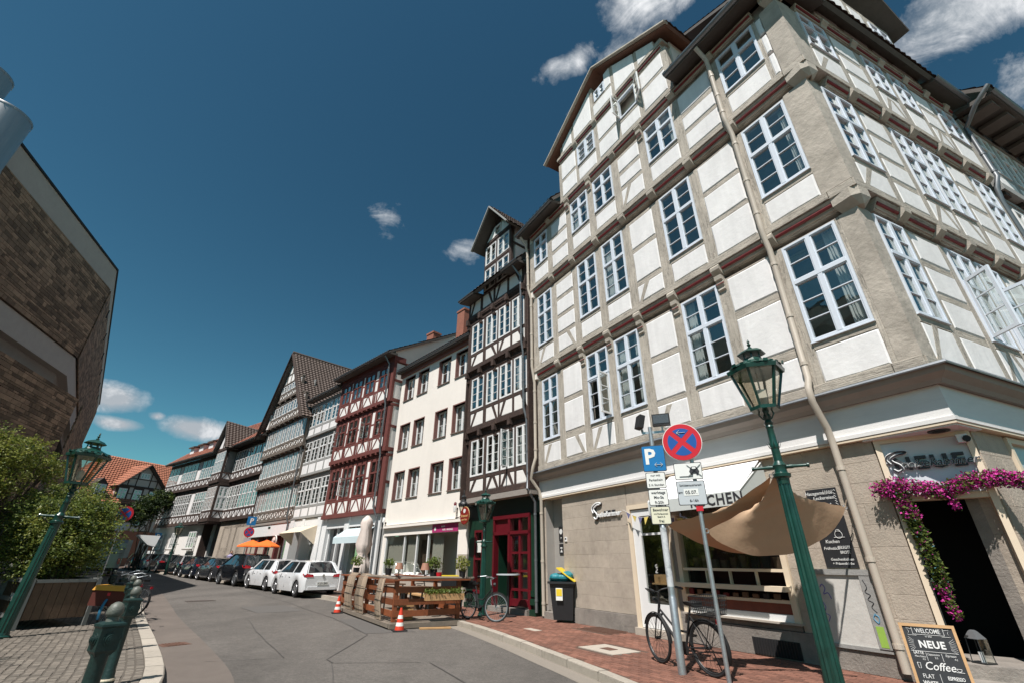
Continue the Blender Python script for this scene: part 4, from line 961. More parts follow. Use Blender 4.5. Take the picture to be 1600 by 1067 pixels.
b = MB(); b.box(.0, EL, 1.6, 1.65, 0, 3.2); b.box(-.05, -.0, .1, 1.6, 0, 3.2); b.box(EL, EL+.05, .1, 1.6, 0, 3.2); b.box(0, EL, .1, 1.6, 2.9, 2.95); b.build('entrance_room', mat('black_room', (.006, .006, .006), .9, .1, 3), H, ME)
MB().box(-.25, EL+.3, -.42, .9, 0, .15).build('entrance_step', stone_plinth, H, ME); MB().box(-.05, EL+.1, -.12, .9, .15, .30).build('entrance_step', stone_plinth, H, ME)
# soffit over the entrance with a round lamp and a camera
c_ = cornerpt(.09, .09); b = MB(); b.prism([(9.9, -.09), (c_[0], c_[1]), bl(.6, -.09), bl(.6, .3), (9.9, .3)], 3.20, 3.224); b.build('entrance_soffit', fascia_w, H)
m_ = ((9.95+c_[0])/2+.15, .02); o_ = MB().disc((m_[0]+.15, m_[1]+.08, 3.195), .13, .02, 24, 'z').build('recessed_spot', iron, H); MB().disc((m_[0]+.15, m_[1]+.08, 3.185), .08, .01, 20, 'z').build('spot_glass', black_m, o_)
o_ = MB().box(EL-.17, EL-.05, -.14, -.04, 3.02, 3.13).build('security_camera', white_m, H, ME); MB().disc((EL-.07, -.14, 3.06), .045, .05, 12).build('camera_lens', black_m, o_, ME)
# side street ground floor
MC = MB_
ashlar(MC, .50, 1.40, .4, 3.22, 0, 8); ashlar(MC, .48, 1.42, 0, .4, -.03, 1, stone_plinth)
MB().box(.5, 1.4, .25, .4, 0, 3.24).build('wall_core', stone_plinth, H, MC); MB().box(3.4, 7.2, .02, .3, 0, 3.24).build('wall_core', stone_plinth, H, MC)
o_ = MB().box(1.42, 1.50, -.04, .12, .5, 3.2).box(3.3, 3.4, -.04, .12, .5, 3.2).box(1.5, 3.3, -.04, .12, 3.12, 3.2).box(1.5, 3.3, -.04, .12, .5, .6).build('shop_window', cream, H, MC)
MB().box(1.5, 3.3, .03, .036, .6, 3.12).build('pane', mat('frosted_pane', (.42, .47, .46), .25, .06, 3), H, MC)
MB().box(1.42, 3.4, .0, .3, 0, .5).build('plinth', stone_plinth, H, MC)
# --- side street storeys
def side(i, zs, z0, z1, cells, brc, win, sides, jz, ends):
    f = Fac(H, MC, -YB[i], timber_grey, plaster); u0 = cornerpt(YA[i], YB[i])[2]
    f.beam(u0, 7.1, zs, z0, .02, 'sill_beam', .3); f.storey(u0+.30, 7.1, z0, z1, cells, brc=brc, win=win)
    return f
WB = {**W1, 'panes': 'each', 'curtain': .6}; WB3 = {**W3, 'panes': 'one'}
side(1, 4.06, 4.215, 7.10, [(.06, .96, 'w', (4.99, 7.04)), (1.16, 2.16, 'p', [(4.23, 4.82), (4.97, 5.55), (5.69, 6.26), (6.40, 7.04)]), (2.36, 3.28, 'w', (4.99, 7.04)), (3.46, 4.38, 'w', (4.99, 7.04)), (4.62, 5.50, 'p', [(4.23, 4.82), (4.97, 5.94), (6.09, 7.04)]), (5.76, 6.68, 'w', (4.99, 7.04))], {0: ('L', 4.85), 2: ('LR', 4.85), 3: ('L', 4.85)}, WB, None, None, None)
jetty(H, MC, YB[1], YB[2], 7.22, 7.46, .15, 7.1, [1.06, 2.26, 3.37, 4.5, 5.63, 6.8], [])
side(2, 7.46, 7.63, 10.42, [(.0, 1.0, 'w', (8.36, 10.38)), (1.22, 2.14, 'p', [(7.66, 8.22), (8.36, 8.90), (9.02, 9.60), (9.73, 10.34)]), (2.36, 3.30, 'w', (8.36, 10.38)), (3.44, 4.40, 'w', (8.36, 10.38)), (4.66, 5.56, 'p', [(7.66, 8.22), (8.36, 8.90), (9.02, 9.60), (9.73, 10.34)]), (5.80, 6.80, 'w', (8.36, 10.38))], {0: ('L', 8.2), 2: ('LR', 8.2), 3: ('R', 8.2)}, WB, None, None, None)
jetty(H, MC, YB[2], YB[3], 10.56, 10.80, .15, 7.1, [1.1, 2.26, 3.37, 4.55, 5.68, 6.8], [])
side(3, 10.80, 10.97, 13.06, [(.12, 1.10, 'w', (11.80, 13.02)), (1.32, 2.24, 'p', [(10.99, 11.55), (11.68, 12.25), (12.39, 13.0)]), (2.52, 3.34, 'w', (11.80, 13.02)), (3.64, 4.46, 'w', (11.80, 13.02)), (4.70, 5.50, 'p', [(10.99, 11.55), (11.68, 12.25), (12.39, 13.0)]), (5.72, 6.80, 'w', (11.80, 13.02))], {0: ('L', 11.55), 2: ('LR', 11.55), 4: ('LR', 11.55)}, WB3, None, None, None)
jetty(H, MC, YB[3], YB[4], 13.20, 13.42, .1, 7.1, [1.2, 2.35, 3.5, 4.6, 5.6, 6.6], [])
fB = Fac(H, MC, -YB[4], timber_grey, plaster)
fB.beam(.9, 5.45, 13.42, 13.58, .02, 'sill_beam', .3)
fB.storey(.9, 5.45, 13.58, 16.1, [(1.1, 1.9, 'w', (14.6, 15.7)), (2.15, 3.15, 'p', [(13.6, 14.3), (14.44, 15.0), (15.14, 15.9)]), (3.35, 4.0, 'p', [(13.6, 14.3), (14.44, 15.0), (15.14, 15.9)]), (4.25, 5.2, 'w', (14.6, 15.75))], win=WB3)
b = MB(); b.slab([(.9, 13.4), (5.45, 13.4), (5.45, 16.1), (3.2, 18.2), (.9, 16.1)], 5, -YB[4]+.3); b.build('attic_body', offwhite, H, MC)
roof_slope(H, 'roof_tiles', tile_dark, (5.8, 5, 15.9), (5.8, -.85, 15.9), (3.2, -.95, 18.4), (3.2, 5, 18.4), 12, parent_M=MC, verge=eave_dark)
roof_slope(H, 'roof_tiles', tile_dark, (.4, -.95, 15.75), (.4, 5, 15.75), (3.2, 5, 18.4), (3.2, -.95, 18.4), 12, parent_M=MC, verge=eave_dark)
eave(H, MC, -.6, .85, -.36, 13.56, -.76, 13.44); eave(H, MC, 5.5, 7.2, -.36, 13.56, -.76, 13.44)
roof_slope(H, 'roof_tiles', tile_dark, (-.8, -.78, 13.6), (7.2, -.78, 13.6), (7.2, 4.0, 19.0), (1.0, 4.0, 19.0), 22, parent_M=MC)
# open casements on the first floor of the side street
for u, dg in ((2.40, 118), (3.50, 100)): casement(H, MC @ T((u, -YB[1]-.05, 5.05)), .50, 1.22, 3, white_paint, dg, 'left', fw=.06)
# down pipes
downpipe(H, [(9.56, -1.0, 13.42), (9.60, -.72, 13.1), (9.58, -.66, 12.7), (9.58, -.66, 10.95), (9.58, -.62, 10.75), (9.58, -.52, 10.45), (9.58, -.52, 7.75), (9.57, -.50, 7.50), (9.56, -.40, 7.1), (9.54, -.40, 4.35), (9.54, -.50, 4.15), (9.53, -.48, 3.9), (9.52, -.24, 3.5), (9.52, -.20, 3.2), (9.52, -.15, .1)], .056, pipe_beige)
downpipe(H, [(.92, -.98, 13.3), (.93, -.75, 13.0), (.93, -.66, 12.6), (.93, -.64, 10.9), (.95, -.52, 10.5), (.95, -.52, 7.7), (.92, -.40, 7.1), (.92, -.40, 4.5), (.88, -.48, 4.2), (.72, -.46, 3.85), (.80, -.22, 3.5), (.78, -.12, 3.2), (.74, -.08, .05)], .052, pipe_beige)
# awning over the shop window
AW = empty('shop_awning', (0, 0, 0), 0, 'white box awning with letters on its valance over the cafe window', 'awning'); AW.location = H.location; AW.rotation_euler = H.rotation_euler
b = MB(); x0, x1 = 5.98, 8.14; yf, zt, zf, zl = -.92, 3.20, 2.60, 2.36
b.add([(x0, -.13, zt), (x1, -.13, zt), (x1, yf, zf), (x0, yf, zf), (x0, -.13, zt-.015), (x1, -.13, zt-.015), (x1, yf+.01, zf-.015), (x0, yf+.01, zf-.015)], [(0, 1, 2, 3), (4, 7, 6, 5), (0, 4, 5, 1), (2, 6, 7, 3)]); b.build('awning_cloth', awn_w, AW)
MB().box(x0, x1, yf-.004, yf+.008, zl, zf).build('valance', awn_g, AW)
for x in (x0, x1):
    b = MB(); b.add([(x, -.02, zt), (x, yf, zf), (x, yf, zl), (x, -.02, zl+.02), (x-.006, -.02, zt), (x-.006, yf, zf), (x-.006, yf, zl), (x-.006, -.02, zl+.02)], [(0, 1, 2, 3), (7, 6, 5, 4)]); b.build('side_cheek', awn_g, AW)
    b = MB(); b.tube([(x, -.02, zt), (x, yf, zf), (x, yf, zl), (x, -.02, zl+.02)], .012, 6); b.build('awning_rod', white_m, AW)
letter('KUCHEN', .26, text_dark, AW, 7.62, yf-.008, 2.475, bold=.022, spacing=1.12); letter('LA', .26, text_dark, AW, 6.34, yf-.008, 2.475, bold=.022, spacing=1.12)
link('lettering', text_mesh('WEIN', .15, text_dark, bold=.02, spacing=1.1), AW, T((x1+.004, -.34, 2.475)) @ RZ(90) @ RX(90))
# cafe wall boards
def board(name, label, cat, x0, x1, z0, z1, lines, y=-.03):
    o = empty(name, (0, 0, 0), 0, label, cat); o.location = H.location; o.rotation_euler = H.rotation_euler
    MB().box(x0, x1, y, -.006, z0, z1).build('board', slate, o)
    for t_, sz, dx, dz, kw in lines: letter(t_, sz, chalk, o, (x0+x1)/2+dx, y-.004, z0+dz, **kw)
    return o
k1 = dict(shear=.2, bold=.01)
o = board('menu_blackboard', 'upper black chalkboard on the stone wall partly behind the sail', 'blackboard', 8.79, 9.27, 2.18, 2.58, [('Hausgemachte', .075, -.04, .33, k1), ('Leckereien', .075, .02, .25, k1), ('AUS', .05, -.14, .15, dict(bold=.02)), ('TO GO', .06, -.14, .08, dict(bold=.02)), ('vegan +', .05, .04, .15, k1), ('vegetarisch', .05, .06, .09, k1)])
b = MB()
for k in range(7): b.bar((9.06+.03*k, -.036, 2.50+.008*k), (9.08+.03*k, -.036, 2.55-.004*k), .012, .004)
for k in range(6): b.bar((9.22, -.036, 2.50-.04*k), (9.25, -.036, 2.47-.04*k), .012, .004)
b.build('leaf_ornament', chalk, o)
o = board('menu_blackboard', 'lower black chalkboard with a cake drawing below the sail corner', 'blackboard', 8.80, 9.27, 1.38, 2.14, [('Frische', .07, .02, .68, k1), ('Tee', .06, .0, .58, k1), ('Kuchen', .07, -.04, .38, k1), ('Frühstück', .06, -.08, .28, k1), ('BELEGTE', .06, .11, .29, dict(bold=.01, narrow=.8)), ('BROTE', .06, .11, .22, dict(bold=.01, narrow=.8)), ('Geschenkideen', .055, .03, .12, k1), ('+ Präsentkörbe', .05, .03, .06, k1)])
b = MB(); b.torus((9.12, -.036, 1.86), .055, .004, 20, 5); b.torus((9.12, -.036, 1.90), .035, .004, 16, 5, a0=0, a1=math.pi); b.tube([(9.04, -.036, 1.82), (9.2, -.036, 1.82)], .004, 5); b.build('cake_drawing', chalk, o)
# bunting
BU = empty('bunting', (0, 0, 0), 0, 'string of yellow and blue-grey pennants across the cafe front', 'bunting'); BU.location = H.location; BU.rotation_euler = H.rotation_euler
def bx_(t): return (4.42+t*1.35, -.16, 2.62-.22*math.sin(math.pi*t)) if t < 1 else (5.77+(t-1)*2.5, -.40-.1*math.sin(math.pi*(t-1)), 2.36-.14*math.sin(math.pi*(t-1))+.04*(t-1))
b = MB(); b.tube([bx_(k*.05) for k in range(41)], .004, 5); b.build('cord', white_m, BU)
pen_y = mat('yellow_pennant', (.62, .48, .12), .8, .1, 5); pen_b = mat('blue_grey_pennant', (.13, .13, .24), .8, .1, 5)
for k, t in enumerate([.08, .22, .36, .5, .64, .78, .92]+[1.03+.094*q for q in range(11)]):
    p = bx_(t); p2 = bx_(t+(.1 if t < .95 else .055)); w_ = random.uniform(-.03, .03)
    b = MB(); b.add([p, p2, ((p[0]+p2[0])/2+w_, p[1]-.01+w_, p[2]-.17), (p[0], p[1]+.004, p[2]), (p2[0], p2[1]+.004, p2[2]), ((p[0]+p2[0])/2+w_, p[1]-.006+w_, p[2]-.17)], [(0, 1, 2), (5, 4, 3)]); b.build('pennant', (pen_b, pen_y)[k % 2], BU)
# ================================================================== THE ROW
def plain_body(root, x0, x1, y0, depth, z0, z1, m_, name='side_wall'):
    MB().box(x0, x1, y0, depth, z0, z1).build(name, m_, root)
def back(root, x0, x1, y, z0, z1): MB().box(x0, x1, y, y+.05, z0, z1).build('room_walls', dark_room, root)
def bays(x0, x1, n, ww, post=None):
    """n equal window cells between x0 and x1"""
    p = (x1-x0)/n; return [(x0+p*(i+.5)-ww/2, x0+p*(i+.5)+ww/2, 'w') for i in range(n)]
def joists(root, x0, x1, n, y0, y1, z, m_, h=.16, w=.14):
    b = MB()
    for i in range(n):
        x = x0+(x1-x0)*(i+.5)/n; b.box(x-w/2, x+w/2, y1-.05, y0+.1, z, z+h)
    b.build('joist_heads', m_, root, kind='stuff')
# ---- narrow dark timbered house with the bar
L3 = 4.15; B3 = bldg('timbered_house', (.684+.222, 15.658-.284), -38, L3, 'narrow dark timbered house with green and red bar front and tall attic gable', z=rise(-1, 17))
Y3 = [0, -.2, -.32, -.44, -.5]
def u3(u): return L3-.36-u
WN = dict(cols=2, rows=(4,), fw=.045, mw=.08, bw=.018, ft=.03, fm=white_m, panes='one', curtain=.9)
c3_ = sorted([(u3(3.48), u3(2.58), 'w'), (u3(2.36), u3(1.56), 'w'), (u3(1.44), u3(.66), 'w'), (u3(.53), u3(-.24), 'w')])
for i, (zb, z0, ws, wh, z1, j) in enumerate([(3.66, 3.86, 4.45, 5.88, 5.98, 1), (6.22, 6.44, 7.15, 8.56, 8.66, 2), (8.92, 9.12, 9.74, 11.16, 11.24, 3)]):
    f = Fac(B3, Matrix.Identity(4), Y3[i+1], timber_dark, plaster_b, relief=.008)
    f.beam(-.02, L3, zb, z0, .03, 'sill_beam', .3)
    f.storey(0, L3-.02, z0, z1, [(*c, (ws, wh)) for c in c3_], brc={0: ('L', ws-.14), 1: ('R' if i else 'LR', ws-.14), 2: ('L' if i else 'LR', ws-.14), 3: ('R', ws-.14)}, win=WN)
    f.beam(-.02, L3, z1, z1+.1, .02, 'wall_plate')
    for k in range(3): MB().box(0, L3, Y3[i+1]-.03*k-.0-.02, Y3[i+1]+.1, z1+.1+k*.05+.002, z1+.15+k*.05).build('moulded_board', timber_dark, B3)
    for x in (.05, 1.03, 2.02, 3.0, L3-.1):
        b = MB(); b.slab([(x-.08, z1+.02), (x+.08, z1+.02), (x+.08, z1+.30), (x-.08, z1+.30)], Y3[i+1]+.1, Y3[i+1]-.20); b.slab([(x-.06, z1-.20), (x+.06, z1-.20), (x+.06, z1+.02), (x-.06, z1+.02)], Y3[i+1]+.1, Y3[i+1]-.12); b.build('bracket', timber_dark, B3)
    back(B3, .02, L3-.02, .35, z0, z1)
casement(B3, T((c3_[2][0]+.42, Y3[1]-.05, 4.5)), .38, 1.32, 4, white_m, 75, 'left'); 
f = Fac(B3, Matrix.Identity(4), Y3[4], timber_dark, plaster_b, relief=.006)
f.beam(0, L3, 11.50, 11.70, .03, 'sill_beam', .3)
f.storey(0, L3, 11.70, 12.42, [(.15, .95, 'p', [(11.70, 12.38)]), (1.15, 1.95, 'p', [(11.70, 12.38)]), (2.1, 2.95, 'p', [(11.70, 12.38)]), (3.1, 3.95, 'p', [(11.70, 12.38)])], brc={0: ('L', 12.38), 1: ('R', 12.38), 2: ('L', 12.38), 3: ('R', 12.38)})
# attic gable
ax0, ax1 = u3(2.68), u3(.66); 
f = Fac(B3, Matrix.Identity(4), Y3[4]+.02, timber_dark, plaster_b, relief=.006)
WD = dict(cols=2, rows=(3,), fw=.04, mw=.07, bw=.016, ft=.03, fm=white_m, panes='one', curtain=.9)
f.storey(ax0, ax1, 12.42, 13.86, [(ax0+.1, ax0+.92, 'w', (12.60, 13.74)), (ax0+1.06, ax1-.1, 'w', (12.60, 13.74))], win=WD)
f.storey(ax0, ax1, 13.86, 15.2, [(ax0+.1, ax0+.92, 'w', (14.02, 15.05)), (ax0+1.06, ax1-.1, 'w', (14.02, 15.05))], win=WD)
f.beam(ax0-.05, ax1+.05, 15.2, 15.36, .03); cx = (ax0+ax1)/2
f.panel([(ax0+.1, 15.36), (cx-.28, 15.36), (cx-.28, 16.0)]); window(f, cx-.24, cx+.24, 15.4, 15.95, cols=1, rows=(2,), fw=.04, mw=.06, bw=.016, fm=white_m, panes='one', curtain=0); f.panel([(cx+.28, 15.36), (ax1-.1, 15.36), (cx+.28, 16.0)])
f.brace(ax0-.02, 15.36, cx, 16.62, .12); f.brace(ax1+.02, 15.36, cx, 16.62, .12)
b = MB(); b.slab([(ax0, 12.3), (ax1, 12.3), (ax1, 15.3), (cx, 16.7), (ax0, 15.3)], 3.6, -.2); b.build('attic_body', plaster_b, B3)
b = MB(); b.box(ax1-.0, ax1+.03, -.48, -.36, 12.3, 15.25).box(ax1, ax1+.03, -.48, 3.5, 14.3, 14.42).box(ax1, ax1+.03, .5, .62, 14.4, 15.25).box(ax1, ax1+.03, 1.5, 1.62, 14.4, 15.25).build('side_timber', timber_dark, B3)
for s_ in (-1, 1):
    e = cx+s_*(1.42); P = [(e, -1.0, 15.0), (e, 3.6, 15.0), (cx, 3.6, 16.85), (cx, -1.0, 16.85)]
    if s_ > 0: P = [P[1], P[0], P[3], P[2]]
    roof_slope(B3, 'roof_tiles', tile_dark, *P, 9, thick=.10)
    b = MB(); b.bar((e, -1.01, 14.95), (cx, -1.01, 16.80), .06, .14, up=(0, 1, 0)); b.build('verge_board', timber_lgrey, B3)
eave(B3, MA, -.12, ax0-.05, -.45, 12.44, -.98, 12.36); eave(B3, MA, ax1+.05, L3+.1, -.45, 12.44, -.98, 12.36)
roof_slope(B3, 'roof_tiles', tile_dark, (-.12, -1.0, 12.5), (L3+.1, -1.0, 12.5), (L3+.1, 3.2, 17.0), (-.12, 3.2, 17.0), 22)
plain_body(B3, 0, L3, .4, 8, 3.6, 12.4, plaster_b); plain_body(B3, 0, .05, -.45, .4, 3.6, 12.3, timber_dark, 'corner_board'); plain_body(B3, L3-.02, L3+.06, -.42, .4, 3.6, 12.3, timber_dark, 'corner_board')
# bar front
MB().box(-.05, L3+.05, -.38, .3, 3.44, 3.62).build('cornice', cornice_m, B3)
MB().box(0, L3, -.03, .3, 2.9, 3.44).build('shop_fascia', mat('black_green_fascia', (.008, .02, .016), .4, .1, 5), B3)
gx = [u3(3.57), u3(3.20), u3(2.66), u3(1.99), u3(-.04), u3(-.30)]
[MB().box(gx[i_], gx[i_+1], -.05, .3, 0, 2.9).build('shop_front_panel', green_shop, B3) for i_ in (0, 2, 4)]
b = MB()
for x0_, x1_ in ((gx[0]-.02, gx[1]+.02), (gx[4], gx[5]+.03)):
    for z_, e in ((0, .10), (.28, .07), (.5, .04)): b.box(x0_, x1_, -.05-e, -.04, z_, z_+.16)
b.build('stepped_plinth', green_shop, B3)
o_ = MB().box(gx[1], gx[1]+.07, -.07, .1, .45, 2.5).box(gx[2]-.07, gx[2], -.07, .1, .45, 2.5).box(gx[1]+.07, gx[2]-.07, -.07, .1, 2.42, 2.5).box(gx[1]+.07, gx[2]-.07, -.07, .1, .45, .55).box(gx[1]+.07, gx[2]-.07, -.06, .08, 1.5, 1.57).build('window', red_shop, B3)
MB().box(gx[1]+.07, gx[2]-.07, .0, .006, .55, 2.42).build('pane', glass_m, o_); MB().box(gx[1], gx[2], -.05, .3, 2.5, 2.9).build('shop_front_panel', green_shop, B3); MB().box(gx[1], gx[2], -.05, .3, 0, .45).build('shop_front_panel', green_shop, B3)
MB().box(gx[1]+.12, gx[2]-.12, -.02, -.01, 1.75, 2.15).build('menu_sheet', sign_white, o_)
dx0, dx1 = gx[3], gx[4]; dm = dx0+.92
d_ = MB().box(dx0, dx0+.09, -.10, .1, .15, 2.88).box(dm-.06, dm+.06, -.10, .1, .15, 2.88).box(dx1-.09, dx1, -.10, .1, .15, 2.88).box(dx0, dx1, -.11, .1, 2.78, 2.90).box(dx0, dx1, -.10, .1, 2.28, 2.38).build('door_frame', red_shop, B3)
MB().box(dx0+.09, dm-.06, -.03, .02, 2.38, 2.78).build('door_panel', red_shop, d_)
MB().box(dx0+.02, dx0+.10, .1, .9, .15, 2.28).build('door_leaf', green_shop, B3)
b = MB(); x0_, x1_ = dm+.06, dx1-.09; b.box(x0_, x0_+.07, -.07, .03, .2, 2.28).box(x1_-.07, x1_, -.07, .03, .2, 2.28).box((x0_+x1_)/2-.05, (x0_+x1_)/2+.05, -.07, .03, .2, 2.78)
for z_ in (.2, .62, 1.15, 1.68, 2.22): b.box(x0_, x1_, -.065, .03, z_, z_+(.2 if z_ < .3 else .07))
g2 = b.build('glazed_door', red_shop, B3)
for k in range(4):
    for xa, xb in ((x0_+.07, (x0_+x1_)/2-.05), ((x0_+x1_)/2+.05, x1_-.07)): MB().box(xa, xb, -.01, -.004, (.40, .69, 1.22, 1.75)[k], (.62, 1.15, 1.68, 2.22)[k]).build('pane', glass_m, g2)
for xa, xb in ((x0_, (x0_+x1_)/2-.05), ((x0_+x1_)/2+.05, x1_)): MB().box(xa, xb, -.01, -.004, 2.38, 2.78).build('pane', glass_m, d_)
back(B3, .1, L3-.1, 1.2, 0, 3.4); MB().box(dx0, dx1, -.25, 1.1, 0, .15).build('doorstep', stone_plinth, B3); MB().box(.1, L3-.1, .1, 1.2, 2.92, 3.4).build('ceiling', dark_room, B3)
downpipe(B3, [(L3-.30, -.95, 12.4), (L3-.16, -.62, 11.9), (L3-.16, -.58, 9.0), (L3-.18, -.48, 8.6), (L3-.18, -.46, 6.4), (L3-.14, -.36, 6.0), (L3-.12, -.34, 3.9), (L3-.02, -.45, 3.6), (L3-.02, -.12, 3.2), (L3-.02, -.12, .1)], .045, pipe_grey)
# round bar sign and wall lantern on brackets
o = empty('bar_sign', (0, 0, 0), 0, 'oval red hanging sign with pale crest beside the green bar front', 'sign'); o.location = B3.location; o.rotation_euler = B3.rotation_euler
b = MB(); b.disc((gx[0]+.50, -.62, 2.98), .30, .05, 24); [None for _ in ()]
SG = b.build('sign_disc', mat('bar_sign_red', (.23, .02, .015), .4, .1, 5), o); b = MB(); b.torus((gx[0]+.50, -.62, 2.98), .30, .018, 28, 6); b.build('sign_rim', mat('gold_rim', (.42, .26, .10), .5, .1, 5), o)
MB().disc((gx[0]+.50, -.65, 3.14), .075, .01, 14).build('crest', sign_white, o); letter('Brauerei', .13, mat('gold_lettering', (.62, .38, .16), .5, .1, 5), o, gx[0]+.50, -.652, 2.97, shear=.2, bold=.02); letter('zum Fass', .10, MATS['gold_lettering'], o, gx[0]+.50, -.652, 2.84, shear=.2, bold=.02)
MB().bar((gx[0]+.50, -.62, 3.3), (gx[0]+.50, -.02, 3.34), .02, .03).build('arm', iron, o)
def lantern_hex(root, z, rw, h, mt, n=6, name='lantern', fin=True, glassm=None, rot=.5):
    """street lantern head; z is the underside"""
    r0, r1 = rw*.50, rw
    cagem = MB()
    for j in range(n):
        a = 2*math.pi*(j+rot)/n; p0 = (r0*math.cos(a), r0*math.sin(a), z+.03); p1 = (r1*math.cos(a), r1*math.sin(a), z+h); cagem.bar(p0, p1, rw*.09, rw*.09)
    cagem.lathe([(r0*1.12, z), (r0*1.15, z+.05), (r0*.98, z+.06)], n, rot=rot); o = cagem.build(name, mt, root)
    b = MB(); b.lathe([(r1*1.10, z+h-.04), (r1*1.14, z+h+.02), (r1*1.02, z+h+.05)], n, rot=rot); b.build('cage_rim', mt, o)
    b = MB(); b.lathe([(r1*1.04, z+h+.04), (r1*.86, z+h+.10), (r1*.42, z+h+.17), (r1*.36, z+h+.22)], n*2, rot=rot); b.build('lantern_roof', mt, o)
    b = MB()
    for j in range(n*7):
        if j % 2: continue
        a0, a1 = 2*math.pi*j/(n*7), 2*math.pi*(j+1)/(n*7); rr = r1*1.12*math.cos(math.pi/n)/math.cos(((a0+math.pi/n-2*math.pi*rot/n) % (2*math.pi/n))-math.pi/n)
        p = [(rr*math.cos(t), rr*math.sin(t)) for t in (a0, a1)]; b.add([(p[0][0], p[0][1], z+h+.03), (p[1][0], p[1][1], z+h+.03), (p[1][0]*1.02, p[1][1]*1.02, z+h+.075), (p[0][0]*1.02, p[0][1]*1.02, z+h+.075), (p[0][0]*.95, p[0][1]*.95, z+h+.03), (p[1][0]*.95, p[1][1]*.95, z+h+.03), (p[1][0]*.97, p[1][1]*.97, z+h+.075), (p[0][0]*.97, p[0][1]*.97, z+h+.075)], [(0, 1, 2, 3), (4, 7, 6, 5), (3, 2, 6, 7), (0, 3, 7, 4), (1, 5, 6, 2)])
    b.build('cresting', mt, o, kind='stuff')
    b = MB()
    for j in range(n):
        a = 2*math.pi*(j+.5)/n; b.bar((r1*.33*math.cos(a), r1*.33*math.sin(a), z+h+.20), (r1*.33*math.cos(a), r1*.33*math.sin(a), z+h+.30), .02, .02)
    b.lathe([(r1*.55, z+h+.29), (r1*.58, z+h+.305), (r1*.40, z+h+.36), (r1*.10, z+h+.40)], n, rot=rot); b.build('chimney_cap', mt, o)
    b = MB(); b.lathe([(.03, z+h+.38), (.035, z+h+.42), (.015, z+h+.44), (.032, z+h+.475), (.012, z+h+.50), (.022, z+h+.525), (.004, z+h+.57)], 10); b.build('finial', mt, o, smooth=True)
    for j in range(n):
        a0, a1 = 2*math.pi*(j+rot)/n, 2*math.pi*(j+1+rot)/n
        b = MB(); q = .97; b.add([(r0*q*math.cos(a0), r0*q*math.sin(a0), z+.06), (r0*q*math.cos(a1), r0*q*math.sin(a1), z+.06), (r1*q*math.cos(a1), r1*q*math.sin(a1), z+h-.02), (r1*q*math.cos(a0), r1*q*math.sin(a0), z+h-.02)], [(0, 1, 2, 3)]); b.build('lantern_pane', glassm or glass_lamp, o)
    b = MB(); b.lathe([(.05, z+.10), (.065, z+.14), (.065, z+h*.45), (.04, z+h*.5)], 12); b.lathe([(.012, z+h*.5), (.012, z+h+.05)], 8); b.build('burner', mat('burner_glass', (.5, .48, .42), .3, .1, 5), o); return o
o = empty('wall_lantern', (0, 0, 0), 0, 'small dark lantern on the wall at the left edge of the bar front', 'lamp'); wp = B3.matrix_basis @ Vector((gx[0]+.12, -.42, 3.05)); o.location = (0, 0, 0)
B3.rotation_mode = 'XYZ'; mw_ = Matrix.Translation(B3.location) @ B3.rotation_euler.to_matrix().to_4x4(); o.location = mw_ @ Vector((gx[0]+.10, -.45, 3.0))
lantern_hex(o, 0, .19, .38, iron); MB().bar((0, 0, .0), (-.25, -.3, -.1), .03, .03).build('arm', iron, o)
# ---- white plastered house
L4 = 6.75; B4 = bldg('plastered_house', (-1.63, 18.63), -42.6, L4, 'cream white plastered house with brown window reveals and a shop window below', z=rise(-4, 21))
MX = Matrix.Identity(4)
def u4(u): return L4-u
cols4 = [(6.30, 5.33), (4.93, 3.98), (3.0, 2.02), (1.55, .58)]; rowz = [(4.15, 5.45), (6.60, 7.90), (9.28, 10.56)]
def wall_with_holes(root, x0, x1, z0, z1, holes, y, thick, m_, name='wall'):
    xs = sorted(set([x0, x1]+[h[0] for h in holes]+[h[1] for h in holes])); zs = sorted(set([z0, z1]+[h[2] for h in holes]+[h[3] for h in holes])); b = MB()
    def solid(i, j):
        xm, zm = (xs[i]+xs[i+1])/2, (zs[j]+zs[j+1])/2; return not any(h[0] < xm < h[1] and h[2] < zm < h[3] for h in holes)
    for i in range(len(xs)-1):
        j = 0
        while j < len(zs)-1:
            if not solid(i, j): j += 1; continue
            k = j
            while k+1 < len(zs)-1 and solid(i, k+1): k += 1
            b.add([(xs[i], y, zs[j]), (xs[i+1], y, zs[j]), (xs[i+1], y, zs[k+1]), (xs[i], y, zs[k+1])], [(0, 1, 2, 3)]); j = k+1
    for h in holes:
        xa, xb, za, zb = h[:4]
        b.add([(xa, y, za), (xb, y, za), (xb, y, zb), (xa, y, zb), (xa, y+thick, za), (xb, y+thick, za), (xb, y+thick, zb), (xa, y+thick, zb)], [(0, 4, 5, 1), (1, 5, 6, 2), (2, 6, 7, 3), (3, 7, 4, 0)])
    return b.build(name, m_, root)
holes = [(u4(a), u4(c), z0, z1) for a, c in cols4 for z0, z1 in rowz]
wall_with_holes(B4, 0, L4, 3.0, 10.75, holes, 0, .32, offwhite)
f = Fac(B4, MX, .20, white_m, offwhite)
W4 = dict(cols=2, rows=(2,), fw=.05, mw=.09, bw=.018, ft=.03, fm=white_m, panes='one', curtain=1)
for (xa, xb, za, zb) in holes:
    b = MB(); b.box(xa-.05, xa+.02, -.012, .22, za-.02, zb+.05).box(xa-.05, xb+.015, -.012, .22, zb, zb+.05); b.box(xb-.005, xb+.01, -.006, .2, za, zb); b.build('reveal', reveal_m, B4)
    MB().box(xa-.05, xb+.02, -.05, .2, za-.04, za).build('window_sill', mat('brown_sill', (.16, .12, .10), .7, .1, 6), B4)
    window(f, xa+.02, xb, za, zb, **W4)
back(B4, .05, L4-.05, .8, 3.1, 10.7)
